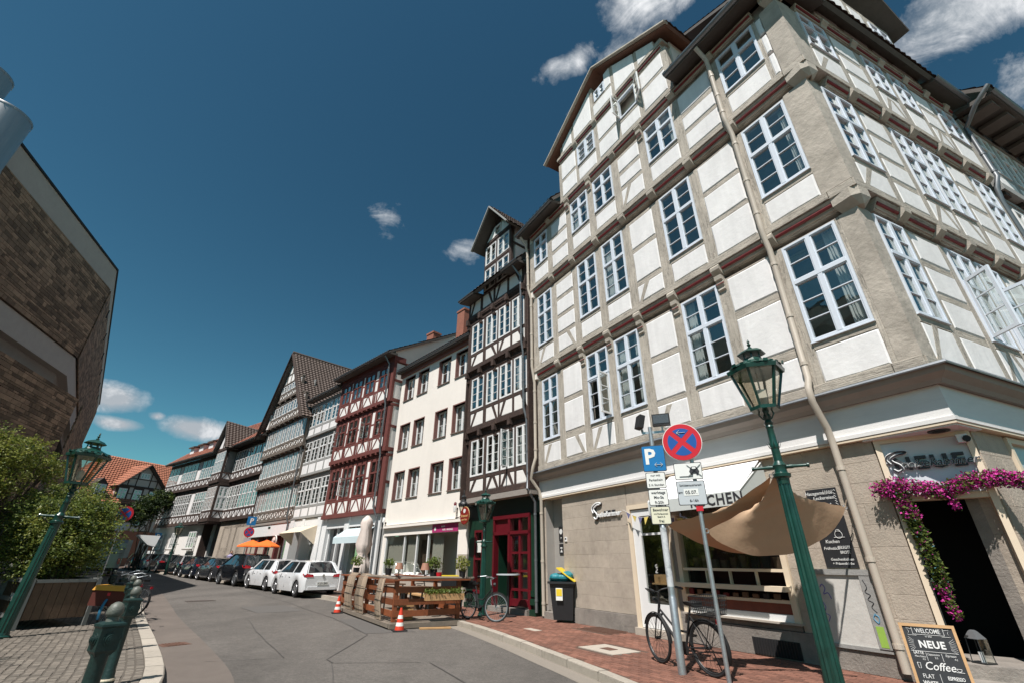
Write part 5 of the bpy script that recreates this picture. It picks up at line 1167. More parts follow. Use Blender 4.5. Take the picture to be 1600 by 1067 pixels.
MB().box(-.06, L4+.03, -.10, .3, 10.75, 10.98).build('eave_board', reveal_m, B4); eave(B4, MX, -.1, L4+.05, -.05, 10.98, -.30, 10.94)
roof_slope(B4, 'roof_tiles', tile_dark, (-.1, -.35, 11.12), (L4+.05, -.35, 11.12), (L4+.05, 4, 14.4), (-.1, 4, 14.4), 16)
plain_body(B4, .02, L4-.02, .85, 8, 0, 10.9, offwhite)
MB().box(-.02, L4, -.16, .1, 2.86, 2.96).build('ledge', offwhite, B4); MB().box(.15, u4(.60), -.03, .1, 2.52, 2.86).build('fascia_board', offwhite, B4)
MB().box(.02, .30, 0, .5, 0, 2.9).build('pier', offwhite, B4); MB().box(u4(.60), L4, 0, .5, 1.7, 2.95).build('pier', offwhite, B4); MB().box(u4(.60), L4, -.004, .5, 0, 1.7).build('pier_base', slab_m, B4); MB().box(.3, u4(.6), .12, .3, 0, .88).build('window_plinth', slab_m, B4)
o_ = MB().box(u4(2.42), u4(.60), -.05, -.03, 2.53, 2.85).build('sign_board', magenta, B4)
letter('studio', .11, sign_white, o_, u4(1.62), -.055, 2.75, bold=.01); letter('HAIR · MASSAGE', .10, sign_white, o_, u4(1.30), -.055, 2.61, bold=.01)
b = MB(); b.sphere((u4(2.2), -.055, 2.67), .07, 8, 6, sc=(1, .1, 1.2)); b.build('leaf_emblem', sign_white, o_)
gl = MB(); 
for x in (.30, 2.0, 3.05, 3.95, L4-.66): gl.box(x, x+.07, .02, .12, .9, 2.52)
gl.box(.3, L4-.6, .02, .12, .86, .94); o_ = gl.build('shop_window', white_m, B4)
for xa, xb in ((.37, 2.0), (2.07, 3.05), (3.12, 3.95), (4.02, L4-.66)): MB().box(xa, xb, .06, .066, .94, 2.52).build('pane', glass_m, o_)
MB().box(.3, L4-.6, 1.2, 1.25, 0, 2.9).build('shop_back_wall', mat('shop_cream_wall', (.45, .38, .28), .8, .1, 3), B4)
b = MB()
for k in range(12): b.box(2.9+k*.08, 2.9+k*.08+.04, .4, .44, .5, 2.3)
[MB().add([v for i in range(19) for v in ((xa+(xb-xa)*i/18, .2+.025*math.sin(i*2.1), .95), (xa+(xb-xa)*i/18, .2+.025*math.sin(i*2.1), 2.5))], [(2*i, 2*i+2, 2*i+3, 2*i+1) for i in range(18)]).build('sheer_curtain', mat('sheer_cream', (.55, .50, .42), .9, .1, 3), o_) for xa, xb in ((.37, 1.95), (2.1, 2.9), (4.1, 4.9))]
b.build('slatted_blind', mat('brown_blind', (.18, .12, .08), .7, .1, 5), o_)
for u, z_ in ((.75, 3.38), (6.60, 3.13)):
    o = empty('wall_light', (0, 0, 0), 0, 'small white wall light with a red cap right of the pink sign' if u < 1 else 'small white wall light at the left end of the white house', 'lamp'); o.location = B4.location; o.rotation_euler = B4.rotation_euler
    b = MB(); b.lathe([(.05, z_-.16), (.065, z_-.12), (.07, z_+.08), (.05, z_+.1)], 12, (u4(u), -.14)); b.build('lamp_body', white_m, o, smooth=True)
    b = MB(); b.lathe([(.06, z_+.10), (.055, z_+.2), (.02, z_+.24)], 12, (u4(u), -.14)); b.build('lamp_cap', red_shop if u < 1 else white_m, o, smooth=True); MB().box(u4(u)-.03, u4(u)+.03, -.1, 0, z_-.05, z_+.02).build('bracket', iron, o)
# ---- oxblood timbered house
L5 = 6.8; B5 = bldg('timbered_house', (-6.2, 23.59), -46, L5, 'oxblood red timbered house with white infill and grey down pipe', z=rise(-8, 26)); P5 = [0, -.25, -.38, -.5]
def u5(u): return L5-u
c5 = sorted([(u5(6.15), u5(5.12)), (u5(4.75), u5(3.68)), (u5(3.25), u5(2.2)), (u5(1.66), u5(.58))])
W5 = dict(cols=2, rows=(1, 2), split=.62, fw=.07, mw=.07, bw=.02, ft=.03, fm=timber_red, panes='one', curtain=1, cw_=(.35, .5, .9))
for i, (zb, z0, ws, wh, z1, nj) in enumerate([(3.50, 3.72, 4.48, 6.22, 6.34, 12), (6.58, 6.80, 7.52, 8.98, 9.08, 12), (9.30, 9.50, 10.24, 11.52, 11.62, 0)]):
    f = Fac(B5, MX, P5[i+1], timber_red, plaster_b, relief=.006)
    f.beam(.25, L5-.22, zb, z0, .03, 'sill_beam', .3)
    cc = []
    xs = [.45]+[v for c in c5 for v in c]+[L5-.45]
    for k, c in enumerate(c5): cc.append((c[0], c[1], 'w', (ws, wh)))
    f.storey(.35, L5-.30, z0, z1, [x for k, c in enumerate(c5) for x in ([(c[0], c[1], 'w', (ws, wh))]+([(c[1]+.13, c5[k+1][0]-.13, 'p', [(z0, ws-.16), (ws, (ws+wh)/2-.05), ((ws+wh)/2+.06, wh)])] if k < 3 else []))], brc={0: ('V', ws-.14), 1: ('A', ws-.16), 2: ('V', ws-.14), 3: ('A', ws-.16), 4: ('V', ws-.14), 5: ('A', ws-.16), 6: ('V', ws-.14)}, win=W5)
    f.beam(.25, L5-.22, z1, z1+.12, .02, 'wall_plate')
    if nj: joists(B5, .3, L5-.3, nj, P5[i+1], P5[i+2], z1+.12, timber_red, .12, .12)
    back(B5, .3, L5-.3, .3, z0, z1)
    # side wall towards the white house
    xs_ = L5-.30; b = MB()
    b.box(xs_+.0, xs_+.075, P5[i+1]-.03, .5, z0-.2, z0).box(xs_, xs_+.07, P5[i+1], P5[i+1]+.16, z0, z1).box(xs_, xs_+.07, P5[i+1], .5, z1, z1+.14).box(xs_, xs_+.07, P5[i+1]+.1, .5, (z0+z1)/2-.07, (z0+z1)/2+.07); b.build('side_timber', timber_red, B5)
    MB().box(xs_-.05, xs_+.04, P5[i+1]+.1, 1.0, z0-.2, z1+.3).build('side_infill', plaster_b, B5)
plain_body(B5, .3, L5-.28, .35, 8, 3.4, 11.9, plaster_b)
eave(B5, MX, .1, L5-.12, P5[3]+.05, 12.0, -1.0, 11.96); MB().box(.2, L5-.2, P5[3]-.04, .2, 11.7, 12.02).build('frieze', timber_red, B5)
roof_slope(B5, 'roof_tiles', tile_dark, (.1, -1.02, 12.12), (L5-.12, -1.02, 12.12), (L5-.12, 4, 15.2), (.1, 4, 15.2), 16); b = MB(); b.add([(L5-.28, -.5, 11.9), (L5-.28, 4, 11.9), (L5-.28, 4, 15.0), (L5-.28, -.5, 12.35)], [(0, 1, 2, 3)]); b.build('gable_wall', offwhite, B5)
downpipe(B5, [(L5-.55, -1.0, 11.95), (L5-.5, -.68, 11.5), (L5-.5, -.66, 9.4), (L5-.52, -.56, 9.1), (L5-.52, -.54, 6.8), (L5-.55, -.44, 6.4), (L5-.55, -.42, 3.8), (L5-.45, -.2, 3.3), (L5-.45, -.14, .1)], .05, pipe_grey)
casement(B5, T((c5[1][0]+.55, P5[1]-.06, 4.6)), .5, .95, 2, white_m, 70, 'left'); casement(B5, T((c5[0][0]+.3, P5[2]-.06, 7.6)), .42, .9, 2, white_m, 70, 'left'); casement(B5, T((c5[2][0]+.5, P5[2]-.06, 7.6)), .45, .9, 2, white_m, 60, 'left')
b = MB(); b.box(.25, .8, -.1, .5, 0, 3.5).box(2.9, 3.4, -.1, .5, 0, 3.5).box(L5-.75, L5-.25, -.1, .5, 0, 3.5).box(.25, L5-.25, -.05, .4, 3.0, 3.5).build('ground_floor_wall', white_m, B5)
MB().box(.8, 2.9, .4, .45, 0, 3).build('shop_window', mat('dim_shop_interior', (.12, .12, .12), .4, .4, 2), B5)
o_ = MB().box(3.4, 3.48, .1, .2, .5, 3).box(L5-.83, L5-.75, .1, .2, .5, 3).box(4.6, 4.68, .1, .2, .5, 3).build('shop_window', white_m, B5); MB().box(3.48, L5-.83, .14, .146, .5, 3).build('pane', glass_m, o_); MB().box(3.4, L5-.75, .9, .95, 0, 3).build('room_walls', dark_room, B5); MB().box(.8, .9, .1, .2, 0, 3).box(1.8, 1.9, .1, .2, 0, 3).box(2.8, 2.9, .1, .2, 0, 3).build('door_frame', white_m, B5)
o = empty('shop_awning', B5.location, 0, 'pale blue awning over the shop below the red timbered house', 'awning'); o.rotation_euler = B5.rotation_euler
b = MB(); b.add([(3.3, -.1, 2.9), (L5-.7, -.1, 2.9), (L5-.7, -.8, 2.45), (3.3, -.8, 2.45), (3.3, -.8, 2.15), (L5-.7, -.8, 2.15)], [(0, 1, 2, 3), (3, 2, 5, 4)]); b.build('awning_cloth', mat('pale_blue_cloth', (.52, .62, .64), .8, .05, 4), o)
# chimneys behind the white house
for x, y, z_, h, rt_ in ((2.0, 2.6, 13.4, 1.95, B4), (5.42, 2.8, 13.6, 1.45, B5)):
    b = MB(); n = int(h/.08)
    b.box(x-.36, x+.36, y-.3, y+.3, z_-2.5, z_+h); b.box(x-.4, x+.4, y-.34, y+.34, z_+h-.12, z_+h); b.build('chimney', brick_red, rt_)
# ---- light grey timbered house
L6 = 4.6; B6 = bldg('timbered_house', (-11.09, 28.32), -45.7, L6, 'narrow light grey timbered house with bands of white windows', z=rise(-13, 30)); P6 = [0, -.12, -.22, -.32]
W6 = dict(cols=2, rows=(2, 3), split=.6, fw=.045, mw=.06, bw=.018, ft=.02, fm=white_m, panes='one', curtain=.7)
for i, (zb, z0, ws, wh, z1) in enumerate([(3.64, 3.78, 4.42, 6.02, 6.10), (6.30, 6.46, 7.20, 8.62, 8.70), (8.90, 9.06, 9.66, 11.10, 11.18)]):
    f = Fac(B6, MX, P6[i+1], timber_lgrey, plaster, relief=.006); f.beam(.12, L6+.25, zb, z0, .05, 'sill_beam', .3)
    f.storey(.15, L6+.22, z0, z1, [(*c[:2], 'w', (ws, wh)) for c in bays(.2, L6+.18, 4, .98)], win=W6); f.beam(.12, L6+.25, z1, z1+.18, .03, 'wall_plate'); back(B6, .2, L6+.2, .3, z0, z1)
plain_body(B6, .2, L6+.1, .35, 8, 3.5, 11.4, plaster_b); eave(B6, MX, .0, L6+.3, -.3, 11.58, -.75, 11.5); roof_slope(B6, 'roof_tiles', tile_dark, (0, -.78, 11.66), (L6+.2, -.78, 11.66), (L6+.2, 4, 15.5), (0, 4, 15.5), 16)
b = MB(); b.box(.1, .75, -.15, .6, 0, 3.6).box(2.0, 2.35, -.15, .6, 0, 3.6).box(L6-.45, L6+.2, -.15, .6, 0, 3.6).box(.1, L6+.2, -.1, .5, 3.1, 3.6).build('ground_floor_wall', white_m, B6); MB().box(.7, L6-.4, .55, .6, 0, 3.1).build('room_walls', dark_room, B6); MB().box(.9, 1.9, .4, .45, .2, 2.9).build('door_leaf', timber_lgrey, B6); o_ = MB().box(2.45, L6-.5, .38, .42, .5, .6).box(2.45, 2.53, .38, .42, .6, 3).box(L6-.55, L6-.47, .38, .42, .6, 3).build('shop_window', white_m, B6); MB().box(2.5, L6-.5, .40, .406, .6, 3).build('pane', glass_m, o_)
downpipe(B6, [(.05, -.8, 11.5), (.08, -.5, 11.1), (.05, -.42, 3.8), (.02, -.25, 3.4), (.02, -.2, .2)], .05, pipe_grey)
o = empty('shop_awning', B6.location, 0, 'cream half rolled awning below the light grey timbered house', 'awning'); o.rotation_euler = B6.rotation_euler
b = MB(); b.add([(1.1, -.16, 3.15), (L6-.3, -.16, 3.15), (L6-.3, -1.1, 2.75), (1.1, -1.1, 2.75), (1.1, -.16, 2.1), (L6-.3, -.16, 2.1)], [(0, 1, 2, 3), (0, 3, 4), (1, 5, 2)]); b.build('awning_cloth', cream, o)
# ---- tall gabled brown house
L7 = 7.5; B7 = bldg('timbered_house', (-14.38, 31.52), -45.5, L7, 'tall weathered brown timbered house with steep street gable and dark tiled roof', z=rise(-17, 34)); P7 = [0, -.12, -.32, -.52, -.72, -.82]
W7 = dict(cols=2, rows=(3,), fw=.05, mw=.06, bw=.018, ft=.02, fm=white_m, panes='one', curtain=.6)
def gable_cells(x0, x1, n, ww): return bays(x0, x1, n, ww)
for i, (zb, z0, ws, wh, z1, xa, xb, n) in enumerate([(3.66, 3.84, 4.42, 5.86, 5.92, -.2, L7+.35, 9), (6.10, 6.30, 6.86, 8.16, 8.22, -.22, L7+.38, 9), (8.38, 8.60, 9.16, 10.50, 10.56, -.25, L7+.35, 9), (10.74, 10.94, 11.52, 12.36, 12.44, .45, L7-.55, 6), (12.70, 12.88, 13.45, 14.0, 14.08, 1.6, L7-1.7, 4)]):
    f = Fac(B7, MX, P7[i+1], timber_old, plaster_b, joined=True); f.beam(xa, xb, zb, z0, .05); cs = bays(xa+.1, xb-.1, n, (xb-xa-.2)/n-.14)
    f.storey(xa+.02, xb-.02, z0, z1, [(*c[:2], 'w', (ws, wh)) for c in cs], brc={k: ('X', ws-.13) for k in range(n)}); f.beam(xa, xb, z1, z1+.1, .03); f.finish()
    f2 = Fac(B7, MX, P7[i+1], timber_old, plaster_b)
    for c in cs: window(f2, c[0], c[1], ws, wh, **W7)
    if i < 4: joists(B7, xa, xb, n, P7[i+1], P7[min(5, i+2)], z1+.08, timber_old, .16, .12)
    back(B7, xa+.1, xb-.1, .2, z0, z1)
gx_, gp = 3.25, 16.7
b = MB(); b.slab([(-.25, 3.6), (L7+.35, 3.6), (L7+.35, 10.6), (gx_, gp-.3), (-.2, 10.6)], 10, .3); b.build('house_body', plaster_b, B7)
for xa, xb, z_, s_ in ((1.1, 3.1, 14.15, 0), (3.4, 5.2, 14.15, 0)):
    pass
f = Fac(B7, MX, P7[5], timber_old, plaster_b, joined=True); f.panel([(1.85, 14.1), (4.85, 14.1), (gx_+.15, 16.35), (gx_-.15, 16.35)])
for x in (2.5, 3.25, 4.0): f.beam(x-.06, x+.06, 14.1, min(16.2, gp-.4-abs(x-gx_)*1.6), .01)
f.beam(2.4, 4.1, 14.9, 15.0, .012)
for (a, za, c, zc) in ((-.2, 10.94, 1.5, 12.8), (.45, 12.0, 2.2, 14.2), (L7+.2, 10.94, 5.9, 12.8), (L7-.6, 12.0, 4.9, 14.2)): pass
f.panel([(.1, 10.8), (.5, 10.8), (.5, 12.2)]); f.panel([(L7-.9, 10.8), (L7-.1, 10.8), (L7-.9, 12.2)]); f.finish()
for s_, e, ze in ((-1, -.75, 10.2), (1, L7+.55, 10.35)):
    P = [(e, -1.15, ze), (e, 9.5, ze), (gx_, 9.5, gp), (gx_, -1.15, gp)]
    if s_ > 0: P = [P[1], P[0], P[3], P[2]]
    roof_slope(B7, 'roof_tiles', tile_dark, *P, 30, pitch=.26, amp=.045)
    b = MB(); b.bar((e, -1.16, ze-.08), (gx_, -1.16, gp-.08), .06, .22, up=(0, 1, 0)); b.build('verge_board', timber_dark, B7)
b = MB(); b.tube([(gx_, -1.2, gp+.04), (gx_, 9.5, gp+.04)], .12, 8); b.build('ridge_tiles', tile_dark, B7)
MB().box(0, L7+.2, -.15, .3, 2.7, 3.6).build('shop_fascia', white_m, B7); MB().box(.0, L7+.2, -.2, .3, 3.45, 3.6).build('cornice', cornice_m, B7)
b = MB(); 
for x in (.0, 1.9, 3.6, 5.4, L7-.1): b.box(x, x+.3, -.05, .4, 0, 2.7)
b.build('shop_posts', mat('brown_red_post', (.13, .03, .03), .6, .2, 5), B7); MB().box(0, L7, .5, .55, 0, 2.7).build('shop_back_wall', mat('dim_brown_interior', (.07, .035, .025), .7, .5, 2), B7); MB().box(.3, L7-.1, .2, .206, .3, 2.7).build('shop_pane', glass_m, B7)
o = empty('round_shop_sign', B7.location, 0, 'round white sign with lettering at the right end of the brown gabled house', 'sign'); o.rotation_euler = B7.rotation_euler
MB().disc((L7-1.0, -.5, 2.3), .38, .06, 24).build('sign_disc', sign_white, o); b = MB(); b.torus((L7-1.0, -.54, 2.3), .33, .02, 28, 6); b.build('sign_rim', text_dark, o); letter('Café', .26, text_dark, o, L7-1.0, -.54, 2.3, shear=.3)
# ---- long white and brown timbered house with oriel, two fronts meeting at a bend
P8 = Vector((-19.73, 36.78)); LR = 7.0; B8 = bldg('timbered_house', P8, -48, LR, 'long brown and white timbered house with gabled oriel above a pale stone ground floor', z=rise(-24, 41))
ML = T((-2.25, -.25, 0)) @ RZ(5) @ T((-13.2, 0, 0))     # left wing, bent back by five degrees; its right end meets the oriel
W8 = dict(cols=2, rows=(3, 3), split=.55, fw=.05, mw=.06, bw=.02, ft=.02, fm=white_m, panes='one', curtain=.4)
def wing(M, Lw, n, skip=(), ww=.86, e=0):
    for i, (zb, z0, ws, wh, z1) in enumerate([(4.0, 4.25, 4.92, 6.86, 6.96), (7.25, 7.5, 8.10, 9.90, 9.98)]):
        y = -.2-.15*i; f = Fac(B8, M, y, timber_dark, plaster, joined=True); f.beam(0, Lw, zb, z0, .05); cs = bays(.05, Lw-.05, n, ww)
        f.storey(0, Lw, z0, z1, [(*c[:2], 'w', (ws, wh)) if k not in skip else (*c[:2], 'p', [(z0, ws-.14), (ws, wh)]) for k, c in enumerate(cs)], brc={k: ('A', ws-.14) for k in range(n)}); f.beam(0, Lw, z1, z1+.28, .03); f.finish()
        f2 = Fac(B8, M, y, timber_dark, plaster)
        for k, c in enumerate(cs):
            if k not in skip: window(f2, c[0], c[1], ws, wh, **W8)
        MB().box(.1, Lw-.1, .2, .25, z0, z1).build('room_walls', dark_room, B8, M)
wing(MX, LR, 6, ww=1.0); wing(ML, 13.2, 14, skip=(3, 8), ww=.84)
for M, Lw in ((MX, LR), (ML, 13.3)):
    MB().box(0, Lw, .3, 9, .0, 10.1).build('house_body', plaster_b, B8, M); eave(B8, M, -.1, Lw+.1, -.3, 10.32, -.95, 10.2)
    roof_slope(B8, 'roof_tiles', tile_brown, (0, -.98, 10.35), (Lw, -.98, 10.35), (Lw, 4.6, 15.3), (0, 4.6, 15.3), 22, pitch=.3, amp=.04, parent_M=M)
# oriel
OX0, OX1, OY = -2.5, .05, -1.15
for i, (zb, z0, ws, wh, z1) in enumerate([(4.0, 4.3, 4.92, 6.86, 6.98), (7.2, 7.5, 8.10, 9.95, 10.1)]):
    f = Fac(B8, MX, OY-.08*i, timber_dark, plaster, joined=True); f.beam(OX0, OX1, zb, z0, .05); f.storey(OX0, OX1, z0, z1, [(*c[:2], 'w', (ws, wh)) for c in bays(OX0+.05, OX1-.05, 3, .76)], brc={k: ('A', ws-.14) for k in range(3)}); f.beam(OX0, OX1, z1, z1+.25, .03); f.finish()
    f2 = Fac(B8, MX, OY-.08*i, timber_dark, plaster)
    for c in bays(OX0+.05, OX1-.05, 3, .76): window(f2, c[0], c[1], ws, wh, **W8)
    MS = T((OX1, OY-.08*i, 0)) @ RZ(90); Ls = -OY-.1
    f = Fac(B8, MS, -.0, timber_dark, plaster, joined=True); f.beam(0, Ls, zb, z0, .03); f.storey(0, Ls, z0, z1, [(.18, Ls-.1, 'w', (ws, wh))], brc={0: ('V', ws-.14)}); f.beam(0, Ls, z1, z1+.25, .03); f.finish()
    f2 = Fac(B8, MS, 0, timber_dark, plaster); window(f2, .18, Ls-.1, ws, wh, **{**W8, 'fw': .09, 'mw': .12, 'bw': .05, 'rows': (2, 2)})
    MB().box(OX0+.15, OX1-.15, OY+.2, -.1, z0, z1+.25).build('room_walls', dark_room, B8)
MB().box(OX0, OX1, OY, -.1, 3.85, 4.02).build('oriel_floor', timber_dark, B8)
ocx = (OX0+OX1)/2; f = Fac(B8, MX, OY-.1, timber_dark, plaster, joined=True); f.panel([(OX0+.1, 10.3), (OX1-.1, 10.3), (ocx, 12.6)]); f.beam(ocx-.08, ocx+.08, 10.3, 12.4, .02); f.finish()
for s_, e in ((-1, OX0-.35), (1, OX1+.35)):
    P = [(e, OY-.45, 10.15), (e, 2.8, 10.15), (ocx, 2.8, 12.45), (ocx, OY-.45, 12.85)]
    if s_ > 0: P = [P[1], P[0], P[3], P[2]]
    roof_slope(B8, 'roof_tiles', tile_dark, *P, 14, pitch=.26, amp=.045)
# dormers on the left wing
for x in (2.6, 5.0, 7.4):
    b = MB(); b.box(x-.5, x+.5, .2, 2, 11.2, 12.1).build('dormer', white_m, B8, ML); b = MB(); b.add([(x-.7, .0, 12.05), (x+.7, .0, 12.05), (x+.7, 2.6, 12.7), (x-.7, 2.6, 12.7), (x-.7, .0, 12.2), (x+.7, .0, 12.2), (x+.7, 2.6, 12.85), (x-.7, 2.6, 12.85)], [(0, 3, 2, 1), (4, 5, 6, 7), (0, 1, 5, 4), (1, 2, 6, 5), (3, 0, 4, 7)]); b.build('dormer_roof', tile_dark, B8, ML)
# stone ground floor
for M, xa, xb, wins in ((ML, 0, 12.9, [(1.3, 2.6), (4.9, 6.2), (9.0, 10.6)]), (MX, .9, LR, [(3.0, 3.8), (4.1, 4.9)])):
    hs = [(a, c, (1.95 if M is ML else 1.4), 3.4) for a, c in wins]; wall_with_holes(B8, xa, xb, -.3, 4.0, hs, -.05, .35, stone_beige, 'stone_wall'); B8.children[-1].matrix_local = M
    for (a, c, z0, z1) in hs:
        f = Fac(B8, M, .1, white_m, plaster); window(f, a, c, z0, z1, cols=2 if M is MX else 3, rows=(3,), fw=.07, mw=.12, bw=.03, fm=white_m if M is ML else stone_beige, panes='one', curtain=.8); MB().box(a-.12, c+.12, -.12, .1, z0-.1, z0).build('window_sill', stone_plinth, B8, M)
MB().box(-2.4, 2.2, .3, .4, 0, 4).build('gateway', dark_room, B8); MB().box(-2.5, -2.3, -.6, .3, 0, 3.9).build('gate_post', timber_dark, B8)
# ---- cross street house with orange roof
az9 = 22; d9 = Vector((math.sin(R(az9)), math.cos(R(az9)))); B9 = empty('timbered_house', (-48.5, 57.2, .7), math.atan2(d9.y, d9.x), 'small timbered house with pinkish infill and orange tiled roof closing the street', 'building')
W9 = dict(cols=2, rows=(1, 2), split=.65, fw=.07, mw=.09, bw=.04, ft=.02, fm=white_m, panes='one', curtain=.2)
f = Fac(B9, MX, 0, timber_dark, plaster_pink, joined=True); f.beam(0, 5.4, 6.55, 6.85, .03)
cs9 = [(.25, 1.2), (2.0, 2.9), (3.85, 4.8)]
f.storey(0, 5.4, 6.85, 8.95, [(.25, 1.2, 'w', (7.45, 8.7)), (1.4, 1.85, 'p', [(6.85, 7.35), (7.45, 8.1), (8.2, 8.9)]), (2.0, 2.9, 'w', (7.45, 8.7)), (3.1, 3.7, 'p', [(6.85, 7.35), (7.45, 8.1), (8.2, 8.9)]), (3.85, 4.8, 'w', (7.45, 8.7)), (4.95, 5.28, 'p', [(6.85, 8.9)])], brc={0: ('A', 7.3), 2: ('A', 7.3), 4: ('A', 7.3)})
f.storey(0, 5.4, 3.9, 6.55, [(.2, .9, 'p', [(4.0, 5.2), (5.35, 6.4)]), (1.0, 1.9, 'w', (4.6, 6.3)), (2.1, 3.0, 'p', [(4.0, 5.2), (5.35, 6.4)]), (3.1, 4.0, 'w', (4.6, 6.3)), (4.2, 5.2, 'p', [(4.0, 5.2), (5.35, 6.4)])], brc={0: ('X', 5.2), 4: ('X', 5.2)})
f.beam(-.1, 5.5, 8.95, 9.15, .05); f.panel([(.1, 9.15), (5.3, 9.15), (2.7, 11.6)])
for x in (1.0, 1.9, 3.5, 4.4): f.beam(x-.06, x+.06, 9.15, 11.6-abs(x-2.7)*.95, .01)
f.beam(.8, 4.6, 9.95, 10.05, .012); f.beam(1.9, 2.0, 10.05, 10.9, .02); f.finish()
f2 = Fac(B9, MX, 0, timber_dark, plaster_pink)
for c in cs9: window(f2, c[0], c[1], 7.45, 8.7, **W9)
window(f2, 1.0, 1.9, 4.6, 6.3, **W9); window(f2, 3.1, 4.0, 4.6, 6.3, **W9); window(f2, 2.15, 3.25, 10.1, 10.8, **{**W9, 'rows': (2,), 'split': None, 'cols': 3})
MB().box(-4, 14, .2, 8, 0, 6.5).build('house_body', plaster_pink, B9); MB().box(0, 5.4, .2, 6, 6.5, 9.1).build('house_body', plaster_pink, B9)
MB().box(-3.9, 14, -.05, .2, 0, 3.9).build('brick_wall', brick_red, B9)
for x in (.3, 2.6, 4.6): MB().box(x, x+1.3, -.09, -.05, .9, 2.9).build('shop_window', dark_room, B9)
roof_slope(B9, 'roof_tiles', tile_orange, (-4.2, -.4, 6.9), (14.2, -.4, 6.9), (12.5, 4.2, 12.9), (-.6, 4.2, 12.9), 24, pitch=.4, amp=.06)
roof_slope(B9, 'roof_tiles', tile_orange, (-4.2, 8.6, 6.9), (-4.2, -.4, 6.9), (-.6, 4.2, 12.9), (-.6, 4.3, 12.9), 18, pitch=.4, amp=.06)
for s_, e in ((-1, -.3), (1, 5.7)):
    P = [(e, -.55, 8.85), (e, 4.0, 8.85), (2.7, 4.0, 11.85), (2.7, -.55, 11.85)]
    if s_ > 0: P = [P[1], P[0], P[3], P[2]]
    roof_slope(B9, 'roof_tiles', tile_orange, *P, 10, pitch=.4, amp=.06)
    b = MB(); b.bar((e, -.57, 8.8), (2.7, -.57, 11.8), .08, .2, up=(0, 1, 0)); b.build('verge_board', timber_dark, B9)
b = MB(); b.slab([(-2.4, 7.3), (-1.1, 7.3), (-1.1, 8.9), (-1.75, 9.6), (-2.4, 8.9)], 2.5, -.1); b.build('dormer', timber_dark, B9); f2.y = -.14; window(f2, -2.25, -1.25, 7.45, 8.85, **W9)
# a further roofed house left of it
B10 = empty('tiled_house', (-62, 58, .7), math.atan2(d9.y, d9.x)+.1, 'farther house of which a brown orange roof shows left of the pinkish house', 'building')
MB().box(0, 11, 0, 8, 0, 8.2).build('wall', plaster_pink, B10); roof_slope(B10, 'roof_tiles', tile_brown, (-.3, -.4, 8.0), (11.3, -.4, 8.0), (11.3, 4, 12.2), (-.3, 4, 12.2), 14, pitch=.4, amp=.06)
o = empty('shop_awning', (-34.6, 46.5, rise(-34.6, 46.5)), 0, 'large white awning far off beside the stone ground floor', 'awning')
q = [(-35.35, 45.98, 3.55), (-33.89, 47.07, 3.51), (-34.04, 46.96, 2.56), (-34.52, 46.61, 2.7)]; ex = Vector((-1.6, 1.9, 0)); zz = rise(-34.6, 46.5)
vs = [Vector(p)-Vector((-34.6, 46.5, zz)) for p in q]; vs += [p+ex for p in vs]; b = MB(); b.add(vs, [(0, 1, 2, 3), (7, 6, 5, 4), (0, 4, 5, 1), (1, 5, 6, 2), (2, 6, 7, 3), (3, 7, 4, 0)]); b.build('awning_cloth', awn_w, o)
for p in (vs[2], vs[6], vs[7]): MB().bar((p.x, p.y, 0), tuple(p), .06, .06).build('post', iron, o)
# ---- neighbour in the side street
rp = Vector(bl(7.25, .0)); RWp = OA+DA*rp.x-NA*rp.y; BR = empty('side_street_house', (RWp.x, RWp.y, 0), math.atan2(DB.y, DB.x), 'white timbered house with dark boarded eaves beyond the corner house', 'building')
WR = dict(cols=2, rows=(1, 2), split=.62, fw=.06, mw=.09, bw=.02, ft=.04, fm=white_m, panes='one', curtain=.4)
for i, (zb, z0, ws, wh, z1) in enumerate([(3.8, 4.05, 4.8, 6.6, 6.9), (7.2, 7.45, 8.2, 10.0, 10.2), (10.45, 10.7, 11.3, 12.9, 13.1)]):
    f = Fac(BR, MX, -.14-.13*i, timber_lgrey, plaster); f.beam(0, 12, zb, z0, .05, 'sill_beam', .3)
    f.storey(0, 12, z0, z1, [(*c[:2], 'w', (ws, wh)) for c in bays(.2, 11.8, 9, .98)], win=WR); f.beam(0, 12, z1, z1+.12, .03, 'wall_plate'); back(BR, .1, 11.9, .3, z0, z1)
    b = MB()
    for k in range(12): b.box(k+.1, k+.4, -.14-.13*i-.14, .1, z1+.12, z1+.26)
    b.build('joist_heads', timber_dark, BR, kind='stuff')
MB().box(0, 12, .35, 8, 0, 13.2).build('house_body', plaster_b, BR)
eave(BR, MX, -.1, 12, -.45, 13.3, -1.25, 13.25)
for k in range(14): MB().box(.1+k*.85, .1+k*.85+.45, -1.15, -.5, 13.12, 13.24).build('rafter_box', mat('brown_rafter', (.12, .095, .08), .7, .2, 6), BR)
roof_slope(BR, 'roof_tiles', tile_dark, (-.1, -1.3, 13.5), (12, -1.3, 13.5), (12, 4, 18.5), (-.1, 4, 18.5), 20)
b = MB(); b.slab([(6.6, 14.2), (8.8, 14.2), (8.8, 16.3), (7.7, 17.6), (6.6, 16.3)], 4, .3); b.build('dormer', plaster_b, BR)
f = Fac(BR, MX, .22, timber_grey, plaster); window(f, 6.9, 8.5, 14.7, 16.0, **WR)
for s_, e in ((-1, 6.1), (1, 9.3)):
    P = [(e, -.3, 15.9), (e, 4, 15.9), (7.7, 4, 17.95), (7.7, -.3, 17.95)]
    if s_ > 0: P = [P[1], P[0], P[3], P[2]]
    roof_slope(BR, 'roof_tiles', tile_orange, *P, 8)
